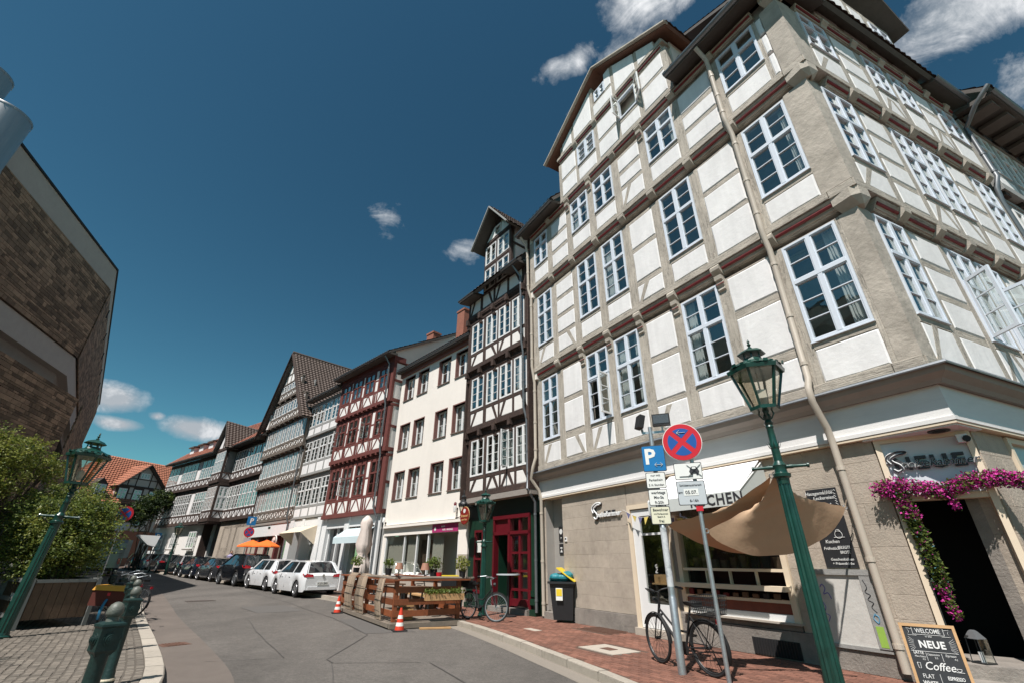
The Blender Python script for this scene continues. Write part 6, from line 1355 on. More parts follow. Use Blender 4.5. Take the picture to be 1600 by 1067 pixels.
downpipe(BR, [(-.2, -1.3, 13.5), (-.25, -.9, 13.1), (.05, -.45, 12.8), (.05, -.45, 10.9), (-.1, -.35, 10.5), (.0, -.28, 10.1), (.0, -.28, .1)], .06, pipe_grey)
# ================================================================== MODERN STONE BUILDING on the left
az1, az2 = R(-19), R(-41)
PC = Vector((-22.42, 20.83)); LBt = empty('stone_faced_building', (PC.x, PC.y, 0), 0, 'modern building of brown rubble stone with pale concrete bands leaning over the plaza', 'building')
def lb(az, t, o): d = Vector((math.sin(az), math.cos(az))); n = Vector((math.cos(az), -math.sin(az))); p = d*t+n*o; return (p.x, p.y)
M1 = Matrix.Rotation(math.pi/2-az1-math.pi, 4, 'Z')   # +x runs back towards the camera, -y points at the street?
# frames: x against the azimuth (towards the near end), -y outward to the street side
MF1 = Matrix.Rotation(math.atan2(-math.cos(az1), -math.sin(az1)), 4, 'Z'); MF2 = Matrix.Rotation(math.atan2(-math.cos(az2), -math.sin(az2)), 4, 'Z')
def lbprism(name, m_, z0, z1, off_out, off_in, t1=-26, t2=32):
    """band following both faces: off = distance out from the face line"""
    def mit(o):
        n1 = Vector((math.cos(az1), -math.sin(az1))); n2 = Vector((math.cos(az2), -math.sin(az2))); k = (n1+n2)/(1+n1.dot(n2)); return (k.x*o, k.y*o)
    pts = [lb(az1, t1, off_out), mit(off_out), lb(az2, t2, off_out), lb(az2, t2, off_in), mit(off_in), lb(az1, t1, off_in)]
    b = MB(); vs = [(x, y, z0) for x, y in pts]+[(x, y, z1) for x, y in pts]
    b.add(vs, [(i, (i+1) % 6, 6+(i+1) % 6, 6+i) for i in range(6)]+[(0, 5, 4, 1), (1, 4, 3, 2), (6, 7, 10, 11), (7, 8, 9, 10)]); return b.build(name, m_, LBt)
lbprism('top_band', concrete_l, 14.78, 16.0, 0, -3); lbprism('roof_flashing', black_m, 16.0, 16.10, .06, -2); lbprism('lower_band', concrete_l, 9.65, 10.62, .05, -3)
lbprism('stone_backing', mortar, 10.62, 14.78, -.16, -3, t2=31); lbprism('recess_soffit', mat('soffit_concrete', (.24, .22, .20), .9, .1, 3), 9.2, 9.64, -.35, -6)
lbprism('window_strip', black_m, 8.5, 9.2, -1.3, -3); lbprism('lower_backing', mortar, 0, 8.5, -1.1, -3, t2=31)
lbprism('building_core', dark_room, 0, 15.8, -2.9, -14)
def stonework(M, x0, x1, z0, z1, y, nmax, lean=0):
    cells = []; z = z0
    while z < z1-.05:
        h = random.choice((.10, .13, .16, .20)); h = min(h, z1-z); x = x0
        while x < x1:
            w = random.choice((.18, .28, .40, .55, .7))*random.uniform(.8, 1.2); w = min(w, x1-x)
            if w > .08: cells.append((x, x+w, z, z+h))
            x += w
        z += h
    return cells
stk = []
for c in stonework(None, .06, 14, 10.64, 14.76, 0, 0): stk.append((MF1, -(-.14)-.0, c, abs(c[0])))
for c in stonework(None, -30, -.06, 10.64, 14.76, 0, 0): stk.append((MF2, .14, c, 3+abs(c[1])*1.3))
for c in stonework(None, .3, 9, 3.5, 8.45, 0, 0): stk.append((MF1, 1.08, c, 9+abs(c[0])))
for c in stonework(None, -24, -.3, 3.5, 8.45, 0, 0): stk.append((MF2, 1.08, c, 15+abs(c[1])))
stk.sort(key=lambda s: s[3]-6*(s[2][1]-s[2][0])*(s[2][3]-s[2][2])*8)
rest = MB()
for i, (M, y, (xa, xb, za, zb), _) in enumerate(stk):
    g_ = .009; b = MB(); pr = random.uniform(.01, .06); b.slab([(xa+g_, za+g_), (xb-g_, za+g_+random.uniform(0, .01)), (xb-g_, zb-g_), (xa+g_, zb-g_)], y+.02, y-.01, .012, pr)
    if i < 300: b.build('stone', stone_wall, LBt, M)
    else: rest.merge(b, M)
rest.build('stone', stone_wall, LBt, kind='stuff')
for x in (3, 7, 11, 15, 19, 23): MB().box(-x-.1, -x+.1, -.03, .2, 14.3, 14.76).build('band_bracket', black_m, LBt, MF2)
for x in (-6, -8.5, -11): MB().box(x-.06, x+.06, 1.0, 1.06, 6.0, 8.6).build('window_post', iron, LBt, MF2)
o_ = MB().box(-12, -5, 1.02, 1.05, 6.3, 8.5).build('tall_window', mat('dark_pane', (.02, .022, .026), .15, .1, 3), LBt, MF2)
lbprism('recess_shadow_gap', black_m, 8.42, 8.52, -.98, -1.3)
MB().bar((*lb(az1, -1.6, -.3), 16.1), (*lb(az1, -1.6, -.3), 16.5), .03, .03).build('roof_aerial', steel, LBt)
# steel flues
for (x, y, z1, r, lbl) in ((-18.98, 11.15, 16.25, .72, 'nearer brushed steel flue cut off at a slant against the stone building'), (-20.0, 10.6, 17.9, .72, 'farther taller brushed steel flue at the left edge')):
    o = empty('steel_flue', (x, y, 0), 0, lbl, 'flue')
    b = MB(); b.lathe([(r, 2), (r, z1), (r-.02, z1), (r-.02, 12)], 32); b.build('flue_pipe', steel_duct, o, smooth=True)
    for zz in (z1-.02, z1-2.4): b = MB(); b.lathe([(r+.012, zz-.06), (r+.02, zz), (r+.012, zz+.02)], 32); b.build('pipe_band', steel_duct, o, smooth=True)
    b = MB()
    for k in range(16): b.sphere(((r+.015)*math.cos(k*.39), (r+.015)*math.sin(k*.39), z1-.09), .018, 6, 4)
    b.build('rivets', steel, o)
# ================================================================== STREET FURNITURE
def street_lamp(loc, h, label, lean=(0, 0), group='green cast iron street lamps', rz=0, k=1.0, detail=True):
    o = empty('street_lamp', (*loc, rise(*loc)), rz, label, 'street lamp', group); o.rotation_euler = (R(lean[0]), R(lean[1]), rz)
    hz = h-.57*k-.64*k          # underside of the lantern
    b = MB(); b.lathe([(.15*k, 0), (.155*k, .03), (.125*k, .05), (.118*k, .09)], 16); b.build('base', green_lamp, o, smooth=True)
    b = MB(); n = 24; zt = hz*.72
    b.lathe([(.108*k, .08), (.098*k, 1.0), (.078*k, zt)], n, flute=.16); b.build('fluted_post', green_lamp, o)
    b = MB(); b.lathe([(.08*k, zt-.10), (.085*k, zt-.02), (.115*k, zt), (.12*k, zt+.04), (.085*k, zt+.06), (.08*k, zt+.12), (.095*k, zt+.16), (.07*k, zt+.20), (.06*k, zt+.22)], 16); b.build('collar', green_lamp, o, smooth=True)
    b = MB(); z = zt+.20; b.lathe([(.058*k, z-.04), (.055*k, z+.22), (.062*k, z+.24), (.052*k, z+.27), (.048*k, hz-.28*k), (.06*k, hz-.26*k), (.045*k, hz-.22*k)], 14); b.build('upper_post', green_lamp, o, smooth=True)
    b = MB()
    for j in range(8):
        a = j*math.pi/4; c, s_ = math.cos(a), math.sin(a); b.add([(.05*k*c-.02*s_, .05*k*s_+.02*c, z+.20), (.05*k*c+.02*s_, .05*k*s_-.02*c, z+.20), (.10*k*c, .10*k*s_, z+.31), (.07*k*c, .07*k*s_, z+.22)], [(0, 1, 2), (0, 2, 3), (1, 3, 2), (0, 3, 1)])
    b.build('leaf_collar', green_lamp, o)
    zb = zt+.14; b = MB(); prof = [(-.37, .012), (-.365, .034), (-.34, .034), (-.33, .022), (-.18, .024), (-.15, .032), (-.1, .028), (0, .05), (.1, .028), (.15, .032), (.18, .024), (.33, .022), (.34, .034), (.365, .034), (.37, .012)]
    b.tube([(x*k, 0, zb) for x, r in prof], [r*k for x, r in prof], 10); b.build('ladder_bar', green_lamp, o, smooth=True)
    b = MB(); b.lathe([(.045*k, hz-.24*k), (.07*k, hz-.20*k), (.04*k, hz-.15*k), (.06*k, hz-.10*k), (.035*k, hz-.05*k), (.05*k, hz)], 12)
    for s_ in (-1, 1):
        for t_ in ((1, 0), (0, 1)): b.tube([(0, 0, hz-.16*k), (.06*s_*k*t_[0], .06*s_*k*t_[1], hz-.13*k), (.10*s_*k*t_[0], .10*s_*k*t_[1], hz-.06*k), (.08*s_*k*t_[0], .08*s_*k*t_[1], hz+.02)], .012*k, 6)
    b.build('lantern_holder', green_lamp, o, smooth=True)
    # lantern proportions scaled by k
    L_ = lantern_hex(o, 0, .375, .64, green_lamp, rot=.25); L_.matrix_local = T((0, 0, hz)) @ Matrix.Scale(k, 4); return o
LA = street_lamp((3.90, 6.56), 4.74, 'large green street lamp with white tag in its lantern, in front of the cafe sail', rz=R(-30))
lan = [c for c in LA.children if c.name.startswith('lantern') and 'holder' not in c.name][0]
MB().box(-.07, .07, -.16, -.155, .16, .29).build('white_tag', sign_white, lan)
street_lamp((-10.05, 10.48), 4.14, 'tilting green street lamp before the planter shrubs on the left plaza', lean=(-1.0, 2.6), rz=R(20))
street_lamp((-.82, 15.35), 3.62, 'small green street lamp in front of the green bar doorway', k=.86, rz=R(-35))
street_lamp((-16.7, 34.0), 3.75, 'green street lamp between the orange parasols and the brown gabled house', k=.9)
street_lamp((-26.3, 38.3), 3.8, 'farthest green street lamp before the pale stone ground floor', k=.85)
# no stopping sign on a galvanised pole
def arrow(b, x, z, L_, w, y, left=True, both=False):
    s_ = -1 if left else 1
    b.bar((x-L_/2, y, z), (x+L_/2, y, z), .004, w, up=(0, 1, 0))
    for sg in ((s_,) if not both else (-1, 1)):
        for q in (-1, 1): b.bar((x+sg*L_/2, y, z), (x+sg*(L_/2-w*2.4), y, z+q*w*2.2), .004, w, up=(0, 1, 0))
S1 = empty('no_stopping_sign', (2.91, 7.24, 0), math.atan2(.18, .57)*0-.38, 'round red and blue no stopping sign with two white plates on a galvanised pole', 'road sign')
MB().lathe([(.031, -.02), (.031, 3.5)], 12).build('pole', steel, S1, smooth=True)
MB().box(-.05, .05, -.045, .045, 2.14, 2.22).build('red_clamp', sign_red, S1)
yf = -.075; o = MB().disc((-.10, -.055, 3.20), .305, .02, 48).build('sign_disc', sign_white, S1)
MB().disc((-.10, -.068, 3.20), .295, .006, 48).build('red_disc', sign_red, o)
def sector(b, cx, cz, r, a0, a1, off, y, n=10):
    am = (a0+a1)/2; ox, oz = off*math.cos(am), off*math.sin(am); pts = [(cx+ox, cz+oz)]
    for i in range(n+1):
        a = a0+(a1-a0)*i/n; pts.append((cx+r*math.cos(a), cz+r*math.sin(a)))
    # keep straight edges parallel to the cross
    k = off*math.sin((a1-a0)/2); da = math.asin(min(.99, k/r)); pts = [pts[0]]+[(cx+r*math.cos(a0+da+(a1-a0-2*da)*i/n), cz+r*math.sin(a0+da+(a1-a0-2*da)*i/n)) for i in range(n+1)]
    m = len(pts); b.add([(p[0], y, p[1]) for p in pts], [tuple(range(m))])
b = MB()
for q in range(4): sector(b, -.10, 3.20, .222, q*math.pi/2+math.pi/4, q*math.pi/2+math.pi*3/4, .055, -.0735)
b.build('blue_fields', sign_blue, o)
b = MB(); arrow(b, -.10, 3.35, .13, .018, -.077); b.build('white_arrow', sign_white, o)
def plate2(root, x0, x1, z0, z1, y, nm='plate', face=sign_white):
    b = MB(); r = .02; pts = []
    for cx, cz, a in ((x1-r, z0+r, -90), (x1-r, z1-r, 0), (x0+r, z1-r, 90), (x0+r, z0+r, 180)):
        for k in range(4): t = R(a+k*30); pts.append((cx+r*math.cos(t), cz+r*math.sin(t)))
    b.slab(pts, y+.006, y); o = b.build(nm, text_dark, root); q = MB(); w = .010
    cx, cz = (x0+x1)/2, (z0+z1)/2; sx, sz = 1-2*w/(x1-x0), 1-2*w/(z1-z0); q.slab([(cx+(a-cx)*sx, cz+(c-cz)*sz) for a, c in pts], y, y-.003); q.build('plate_face', face, o); return o
o = plate2(S1, -.29, .13, 2.605, 2.865, -.055); b = MB(); b.bar((-.22, -.062, 2.655), (-.02, -.062, 2.655), .004, .012, up=(0, 1, 0)); b.build('kerb_mark', text_dark, o)
b = MB(); b.slab([(-.05, 2.69), (.07, 2.69), (.085, 2.725), (.07, 2.76), (.045, 2.80), (-.025, 2.80), (-.05, 2.76), (-.065, 2.725)], -.060, -.062); b.disc((-.03, -.062, 2.685), .018, .004, 10); b.disc((.05, -.062, 2.685), .018, .004, 10); b.build('car_symbol', text_dark, o)
b = MB(); b.slab([(-.02, 2.765), (.04, 2.765), (.035, 2.79), (-.015, 2.79)], -.062, -.064); b.build('car_window', sign_white, o)
b = MB(); b.bar((-.09, -.066, 2.83), (.11, -.066, 2.65), .003, .010, up=(0, 1, 0)); b.bar((-.09, -.066, 2.65), (.11, -.066, 2.83), .003, .010, up=(0, 1, 0)); b.build('cross', text_dark, o)
o = plate2(S1, -.29, .13, 2.225, 2.585, -.055, face=sign_grey)
letter('Schützenausmarsch', .046, text_dark, o, -.08, -.060, 2.52, bold=.008, narrow=.9); letter('am', .055, text_dark, o, -.24, -.060, 2.415, bold=.01); letter('6-16h', .056, text_dark, o, -.06, -.060, 2.29, bold=.012)
MB().box(-.19, .02, -.062, -.059, 2.365, 2.465).build('date_sticker', sign_white, o); letter('05.07.', .072, text_dark, o, -.085, -.064, 2.412, bold=.012)
# parking sign pole with flood lights
S2 = empty('parking_sign', (2.48, 7.79, 0), -.38, 'blue parking sign with three white plates on a sticker covered pole with flood lights', 'road sign')
sticker = mat('sticker_patches', (.55, .57, .58), .6, .3, 14, .1, col2=(.12, .16, .18), fac=.42)
MB().lathe([(.058, -.02), (.058, .95), (.052, .96), (.05, 1.0), (.05, 2.0), (.038, 2.02), (.036, 3.6)], 14).build('pole', steel, S2, smooth=True)
MB().lathe([(.0505, 1.1), (.0515, 1.12), (.0515, 1.92), (.0505, 1.94)], 14).build('stickers', sticker, S2, smooth=True)
o = plate2(S2, -.19, .19, 2.82, 3.26, -.055, 'parking_plate', sign_pblue); letter('P', .36, sign_white, o, -.06, -.060, 3.06, bold=.03); b = MB(); arrow(b, .07, 2.93, .13, .015, -.062, both=True); b.build('white_arrow', sign_white, o)
o = plate2(S2, -.17, .15, 2.545, 2.805, -.055); letter('nur mit', .052, text_dark, o, -.01, -.060, 2.755, bold=.008); letter('Parkschein', .052, text_dark, o, -.01, -.060, 2.68, bold=.008); letter('2 ½ Stunden', .048, text_dark, o, -.01, -.060, 2.60, bold=.008)
o = plate2(S2, -.16, .15, 2.275, 2.53, -.055); letter('werktags', .062, text_dark, o, 0, -.060, 2.475, bold=.01); letter('Mo-Sa', .062, text_dark, o, 0, -.060, 2.40, bold=.01); letter('9-20h', .062, text_dark, o, 0, -.060, 2.32, bold=.01)
o = plate2(S2, -.16, .15, 1.985, 2.26, -.055, face=mat('yellowish_plate', (.70, .68, .52), .5, .05, 5)); letter('Bewohner', .058, text_dark, o, 0, -.060, 2.205, bold=.01); letter('mit Parkausweis', .034, text_dark, o, 0, -.060, 2.145, bold=.004); letter('Bezirk A', .034, text_dark, o, 0, -.060, 2.10, bold=.004); letter('frei', .06, text_dark, o, 0, -.060, 2.035, bold=.01)
b = MB(); b.bar((-.14, 0, 3.5), (.24, 0, 3.5), .04, .04); b.bar((0, 0, 3.45), (0, 0, 3.58), .05, .05); b.build('cross_arm', steel, S2)
fo = empty('flood_light', S2.location, 0, 'square black flood light pointing right above the parking sign', 'lamp'); fo.rotation_euler = S2.rotation_euler
MB().box(.06, .36, -.10, .02, 3.60, 3.80).build('lamp_housing', black_m, fo); MB().box(.08, .34, -.106, -.10, 3.63, 3.78).build('lamp_glass', mat('led_grid', (.08, .09, .1), .3, .5, 60), fo); MB().bar((.21, 0, 3.5), (.21, -.02, 3.62), .03, .03).build('bracket', steel, fo)
fo = empty('flood_light', S2.location, 0, 'narrow black flood light turned left above the parking sign', 'lamp'); fo.rotation_euler = S2.rotation_euler
MB().box(-.09, .09, -.05, .05, -.12, .12, M=T((-.16, -.02, 3.70)) @ RZ(-60) @ RX(-15)).build('lamp_housing', black_m, fo); MB().bar((-.13, 0, 3.5), (-.15, -.02, 3.62), .03, .03).build('bracket', steel, fo)
# ---- bicycles
def bicycle(loc, az, label, frame_m, basket=None, lean=4, tyre=None, rim=None, r=.345, wb=1.06, steer=-12, stepthrough=True, bag=None, group=None, z=None, guard=True):
    """x runs from the rear hub to the front hub"""
    o = empty('bicycle', (loc[0], loc[1], (rise(*loc) if z is None else z)), R(90-az), label, 'bicycle', group); o.rotation_euler = (R(lean), 0, R(90-az))
    tyre = tyre or rubber; rim = rim or steel
    def wheel(M):
        b = MB(); b.torus((0, 0, 0), r-.02, .021, 36, 8); w_ = b.build('wheel', tyre, o, local=M)
        b = MB(); b.torus((0, 0, 0), r-.045, .012, 36, 6); b.build('rim', rim, w_)
        b = MB(); b.tube([(0, -.04, 0), (0, .04, 0)], .022, 8)
        for k in range(28):
            a = 2*math.pi*k/28; s_ = .03 if k % 2 else -.03; a2 = a+(.35 if k % 4 < 2 else -.35); b.bar((.02*math.cos(a2), s_, .02*math.sin(a2)), ((r-.05)*math.cos(a), 0, (r-.05)*math.sin(a)), .0028, .0028)
        b.build('spokes', rim, w_); return w_
    wheel(T((0, 0, r)));
    Hx, Hz = wb-.16, .88; steer_M = T((Hx-.02, 0, 0)) @ RZ(steer)
    fM = T((Hx, 0, 0)) @ RZ(steer) @ T((-Hx, 0, 0))
    wheel(fM @ T((wb, 0, r)))
    b = MB(); bb = (.44, 0, .29); seat = (.22, 0, .84); h1, h2 = (Hx+.02, 0, .70), (Hx-.03, 0, .86)
    b.tube([bb, seat], .016, 8); b.tube([bb, (.62, 0, .36), h1], .02, 8)
    if stepthrough: b.tube([(.36, 0, .50), (.58, 0, .50), (Hx+.01, 0, .78)], .016, 8)
    else: b.tube([(.24, 0, .78), h2], .016, 8)
    b.tube([h1, h2], .021, 8)
    for s_ in (-1, 1): b.tube([bb, (.0, .055*s_, r)], .010, 6); b.tube([(.26, 0, .72), (.0, .055*s_, r)], .009, 6)
    b.build('frame', frame_m, o, smooth=True)
    b = MB()
    for s_ in (-1, 1): b.tube([(Hx+.02, .05*s_, .68), (wb, .05*s_, r)], .011, 6)
    b.tube([(Hx+.02, -.06, .68), (Hx+.02, .06, .68)], .015, 6); b.build('fork', frame_m, o, fM, smooth=True)
    b = MB(); b.tube([(Hx-.03, 0, .86), (Hx-.06, 0, 1.0)], .014, 8); b.tube([(Hx-.28, -.30, 1.04), (Hx-.12, -.26, 1.07), (Hx-.0, -.10, 1.03), (Hx-.03, 0, 1.0), (Hx-.0, .10, 1.03), (Hx-.12, .26, 1.07), (Hx-.28, .30, 1.04)], .011, 8); hb = b.build('handlebar', steel if rim is steel else iron, o, fM, smooth=True)
    for s_ in (-1, 1): MB().tube([(Hx-.29, .30*s_, 1.04), (Hx-.17, .275*s_, 1.062)], .018, 8).build('grip', rubber, hb, smooth=True)
    MB().disc((Hx+.07, 0, .88), .045, .06, 12, 'x').build('front_light', iron, o, fM)
    b = MB(); b.add([(.05, -.09, .90), (.05, .09, .90), (.20, .07, .91), (.34, .02, .90), (.34, -.02, .90), (.20, -.07, .91), (.05, -.08, .84), (.05, .08, .84), (.32, .015, .86), (.32, -.015, .86)], [(0, 1, 2, 5), (5, 2, 3, 4), (0, 6, 7, 1), (1, 7, 8, 3, 2), (0, 5, 4, 9, 6), (4, 3, 8, 9), (6, 9, 8, 7)]); sd_ = b.build('saddle', black_m, o); MB().tube([(.22, 0, .80), (.21, 0, .86)], .013, 8).build('seat_post', chrome, o)
    if guard:
        for M_, cx, a0, a1 in ((Matrix.Identity(4), 0, R(20), R(205)), (fM, wb, R(25), R(185))):
            b = MB(); n = 16; vs = []
            for i in range(n+1):
                a = a0+(a1-a0)*i/n
                for y_ in (-.028, 0, .028): vs.append((cx+(r+.02-.01*(y_ != 0))*math.cos(a), y_, r+(r+.02-.01*(y_ != 0))*math.sin(a)))
            b.add(vs, [(3*i+j, 3*i+j+1, 3*i+j+4, 3*i+j+3) for i in range(n) for j in range(2)]); b.build('mudguard', frame_m, o, M_, smooth='all')
    b = MB(); b.disc((.44, .035, .29), .085, .006, 24); b.tube([(.44, .06, .29), (.50, .06, .14)], .010, 6); b.tube([(.44, -.06, .29), (.38, -.06, .44)], .010, 6); b.box(.46, .55, .06, .15, .12, .145).box(.33, .42, -.15, -.06, .43, .455); b.torus((0, .035, r), .04, .006, 16, 5); b.bar((.44, .035, .37), (0, .035, r+.04), .006, .012); b.bar((.44, .035, .21), (0, .035, r-.04), .006, .012); b.build('crankset', iron, o)
    b = MB()
    for s_ in (-1, 1): b.tube([(.24, .06*s_, .76), (-.24, .065*s_, .74)], .006, 5); b.tube([(-.18, .065*s_, .74), (0, .06*s_, r)], .006, 5)
    for x in (-.22, -.1, .02, .14): b.tube([(x, -.065, .74), (x, .065, .74)], .005, 5)
    b.build('rack', iron, o); MB().box(-.27, -.24, -.03, .03, .66, .72).build('rear_light', sign_red, o)
    b = MB(); b.tube([(.02, -.08, .30), (-.02, -.17, .01)], .009, 6); b.build('kick_stand', iron, o)
    if basket:
        b = MB(); x0, x1, y0, y1, z0, z1 = basket
        n = 9
        for i in range(n+1):
            t_ = i/n
            for y in (y0, y1): b.bar((x0+.03+(x1-x0-.06)*t_, y*.85, z0), (x0+(x1-x0)*t_, y, z1), .005, .005)
            for x, xx in ((x0+.03, x0), (x1-.03, x1)): b.bar((x, (y0+(y1-y0)*t_)*.85, z0), (xx, y0+(y1-y0)*t_, z1), .005, .005)
            b.bar((x0+.03+(x1-x0-.06)*t_, y0*.85, z0), (x0+.03+(x1-x0-.06)*t_, y1*.85, z0), .005, .005)
        for k in range(5):
            z_ = z0+(z1-z0)*k/4; e = .03*(1-k/4)
            b.tube([(x0+e, y0*(.85+.15*k/4), z_), (x1-e, y0*(.85+.15*k/4), z_), (x1-e, y1*(.85+.15*k/4), z_), (x0+e, y1*(.85+.15*k/4), z_), (x0+e, y0*(.85+.15*k/4), z_)], .005 if k < 4 else .009, 5)
        b.build('basket', iron, o)
    if bag:
        x0, x1, y0, y1, z0, z1, m1, m2 = bag
        b = MB(); b.box(x0+.02, x1-.02, y0+.02, y1-.02, z0, z1-.06); q = b.build('bag_body', m1, o); MB().add([(x0, y0, z1-.10), (x1, y0, z1-.10), (x1, y1, z1-.10), (x0, y1, z1-.10), (x0+.03, y0+.04, z1), (x1-.03, y0+.04, z1), (x1-.03, y1-.04, z1), (x0+.03, y1-.04, z1)], [(0, 1, 5, 4), (1, 2, 6, 5), (2, 3, 7, 6), (3, 0, 4, 7), (4, 5, 6, 7), (3, 2, 1, 0)]).build('bag_flap', m2, o)
    return o
import math as _m
bicycle((2.86, 7.60), -26, 'black city bicycle with wire basket locked to the sticker covered sign pole', black_m, basket=(-.34, .04, -.17, .17, .77, 1.0), rim=iron, lean=-3, steer=-10)
bicycle((-1.18, 14.52), 134, 'dark bicycle with silver wheels and black pannier beside the small lamp', black_m, lean=-5, steer=30, bag=(-.3, .1, -.16, .16, .76, .96, black_m, black_m))
bicycle((-9.35, 12.05), -15, 'blue bicycle with orange topped delivery bags parked behind the bollards', mat('blue_frame_paint', (.03, .16, .28), .35, .1, 5), lean=3, steer=10, bag=(-.28, .18, -.36, .36, .45, .86, mat('dark_red_canvas', (.10, .02, .012), .8, .15, 8), mat('amber_canvas', (.65, .30, .03), .7, .08, 8)), z=0)
bicycle((-10.5, 14.6), -70, 'black bicycle with bright handlebar between the bollards and the planters', black_m, lean=4, z=0)
bicycle((-11.6, 15.9), -60, 'dark bicycle farther back beside the grey van', black_m, lean=-4, z=0, steer=25)
bicycle((-11.75, 11.2), -100, 'bicycle with white mudguard and red rear light cut off by the left edge', white_m, lean=2, z=0)
# ---- waste bin
BN = empty('wheelie_bin', (1.5, 14.05, 0), R(-62)+math.pi/2+.15, 'charcoal wheelie bin with yellow lid open over teal bags by the stone wall', 'bin')
BN.rotation_euler = (0, 0, R(-18)); BN.scale = (1.3, 1.3, 1.04)
b = MB(); vs = []
for z, w, d in ((.06, .20, .18), (.85, .25, .25), (.90, .26, .26)):
    vs += [(-w, -d, z), (w, -d, z), (w, d, z), (-w, d, z)]
b.add(vs, [(i*4+j, i*4+(j+1) % 4, (i+1)*4+(j+1) % 4, (i+1)*4+j) for i in range(2) for j in range(4)]+[(3, 2, 1, 0)]); b.build('bin_body', bin_m, BN)
b = MB(); b.box(-.29, .29, -.29, -.25, .88, .93).box(-.29, .29, .25, .29, .88, .93).box(-.29, -.25, -.25, .25, .88, .93).box(.25, .29, -.25, .25, .88, .93); b.build('bin_rim', bin_m, BN)
for y in (-.10, .22): b = MB(); b.torus((.24, y, .10), .075, .028, 20, 8); w_ = b.build('wheel', rubber, BN); MB().disc((.24, y, .10), .05, .04, 14).build('wheel_hub', bin_m, w_)
MB().box(0, .50, -.27, .27, -.012, .012, M=T((.29, 0, .93)) @ RY(-140) ).build('lid', yellow_m, BN)
b = MB()
for k in range(13): b.sphere((random.uniform(-.18, .16), random.uniform(-.18, .16), random.uniform(.90, 1.10)), random.uniform(.10, .15), 9, 7, sc=(1.2, 1, .8))
b.build('bin_bags', teal_bag, BN, smooth=False); MB().box(-.12, .02, -.262, -.25, .50, .78).build('bin_sticker', sign_white, BN, RX(-0)); MB().box(-.11, .01, -.266, -.262, .60, .76).build('sticker_field', yellow_m, BN)
# ---- terrace deck on the roadway
DK = empty('terrace_deck', (-3.0, 13.32, ROADZ), math.atan2(.853, -.522), 'reddish wooden parklet deck with railings on the roadway before the white house', 'deck')
DLn, DW = 5.75, 2.0   # x from the near corner to the far corner along the road, y>0? towards the road is +y
def dk(x, y): return (x, -y)
b_ = []
for k in range(int(DW/.145)): MB().box(-.04, DLn, -(k*.145+.14), -(k*.145), .12, .15).build('deck_plank', wood_grey, DK)
for x in (.0, 1.4, 2.8, 4.2, DLn-.1): MB().box(x, x+.09, -DW, 0, 0, .12).build('joist', wood_planter, DK)
MB().box(-.06, DLn+.03, .0, .12, .04, .13).build('edge_board', wood_grey, DK); MB().box(-.16, -.04, -DW, .1, .02, .13).build('edge_board', wood_grey, DK)
for x in (.0, 1.35, 2.6, 3.9, DLn-.10): MB().box(x, x+.10, -.10, 0, .15, 1.08).build('post', wood_deck, DK)
for y in (-DW+.1, ): MB().box(.0, .10, y-.0, y+.10, .15, 1.08).build('post', wood_deck, DK)
for x in (1.9, 3.9, DLn-.1): MB().box(x, x+.10, -DW, -DW+.10, .15, 1.08).build('post', wood_deck, DK)
for z in (.26, .52, .80):
    MB().box(.10, DLn, -.012, .012, z, z+.14).build('rail_board', wood_deck, DK); MB().box(-.012, .012, -DW+.1, -.0, z, z+.14).build('rail_board', wood_deck, DK)
for z in (.3, .62): MB().box(.10, DLn, -DW-.01, -DW+.012, z, z+.12).build('rail_board', wood_deck, DK)
MB().box(DLn-.03, DLn, -DW+.1, 0, .5, .64).box(DLn-.03, DLn, -DW+.1, 0, .8, .94).build('rail_board', wood_deck, DK)
def log(pts, r): b = MB(); b.tube(pts, r, 10); b.build('rail_log', wood_grey, DK, smooth=True)
b = MB(); b.box(-.12, DLn+.1, -.16, .10, 1.08, 1.12); b.build('rail_cap', wood_deck, DK); MB().box(-.16, .12, -DW-.12, -.16, 1.08, 1.12).build('rail_cap', wood_deck, DK); MB().box(.12, DLn, -DW-.06, -DW+.16, 1.08, 1.12).build('rail_cap', wood_deck, DK)
log([(-.1, .03, 1.13), (1.5, .06, 1.15), (3.2, .02, 1.12)], .045); log([(-.08, -DW-.25, 1.13), (-.10, -1.0, 1.15), (-.06, -.1, 1.13)], .04)
for xa, xb in ((.62, 1.18), (2.35, 3.35), (3.75, 4.7)):
    n = int((xb-xa)/.06)
    for k in range(n):
        x = xa+k*.06+random.uniform(-.006, .006); b = MB(); b.tube([(x+.01, -.05, 1.17), (x, .02, 1.19), (x, .11, 1.08), (x+random.uniform(-.02, .02), .17, .6), (x+random.uniform(-.02, .02), .10, .16)], [.017, .019, .021, .02, .016], 6); b.build('willow_cane', willow, DK, smooth=True)
    b = MB()
    for z in (.35, .6, .85): b.tube([(xa-.02, .18, z), ((xa+xb)/2, .195, z+.02), (xb, .18, z)], .007, 5)
    b.build('binding_wire', iron, DK)
MD = T(DK.location) @ DK.rotation_euler.to_matrix().to_4x4()
def on_deck(x, y, z): return tuple(MD @ Vector((x, y, z)))
def leaf_cluster(b, c, r, n, size, squash=1.0, droop=0):
    for _ in range(n):
        v = Vector((random.gauss(0, 1), random.gauss(0, 1), random.gauss(0, 1))).normalized()*r*random.random()**.4; v.z *= squash
        p = Vector(c)+v; a = Vector((random.gauss(0, 1), random.gauss(0, 1), random.gauss(0, .6)-droop)).normalized(); d = a.cross(Vector((random.gauss(0, 1), random.gauss(0, 1), random.gauss(0, 1)))).normalized(); s_ = size*random.uniform(.6, 1.3)
        b.add([p, p+a*s_*.5+d*s_*.28, p+a*s_, p+a*s_*.5-d*s_*.28], [(0, 1, 2, 3)])
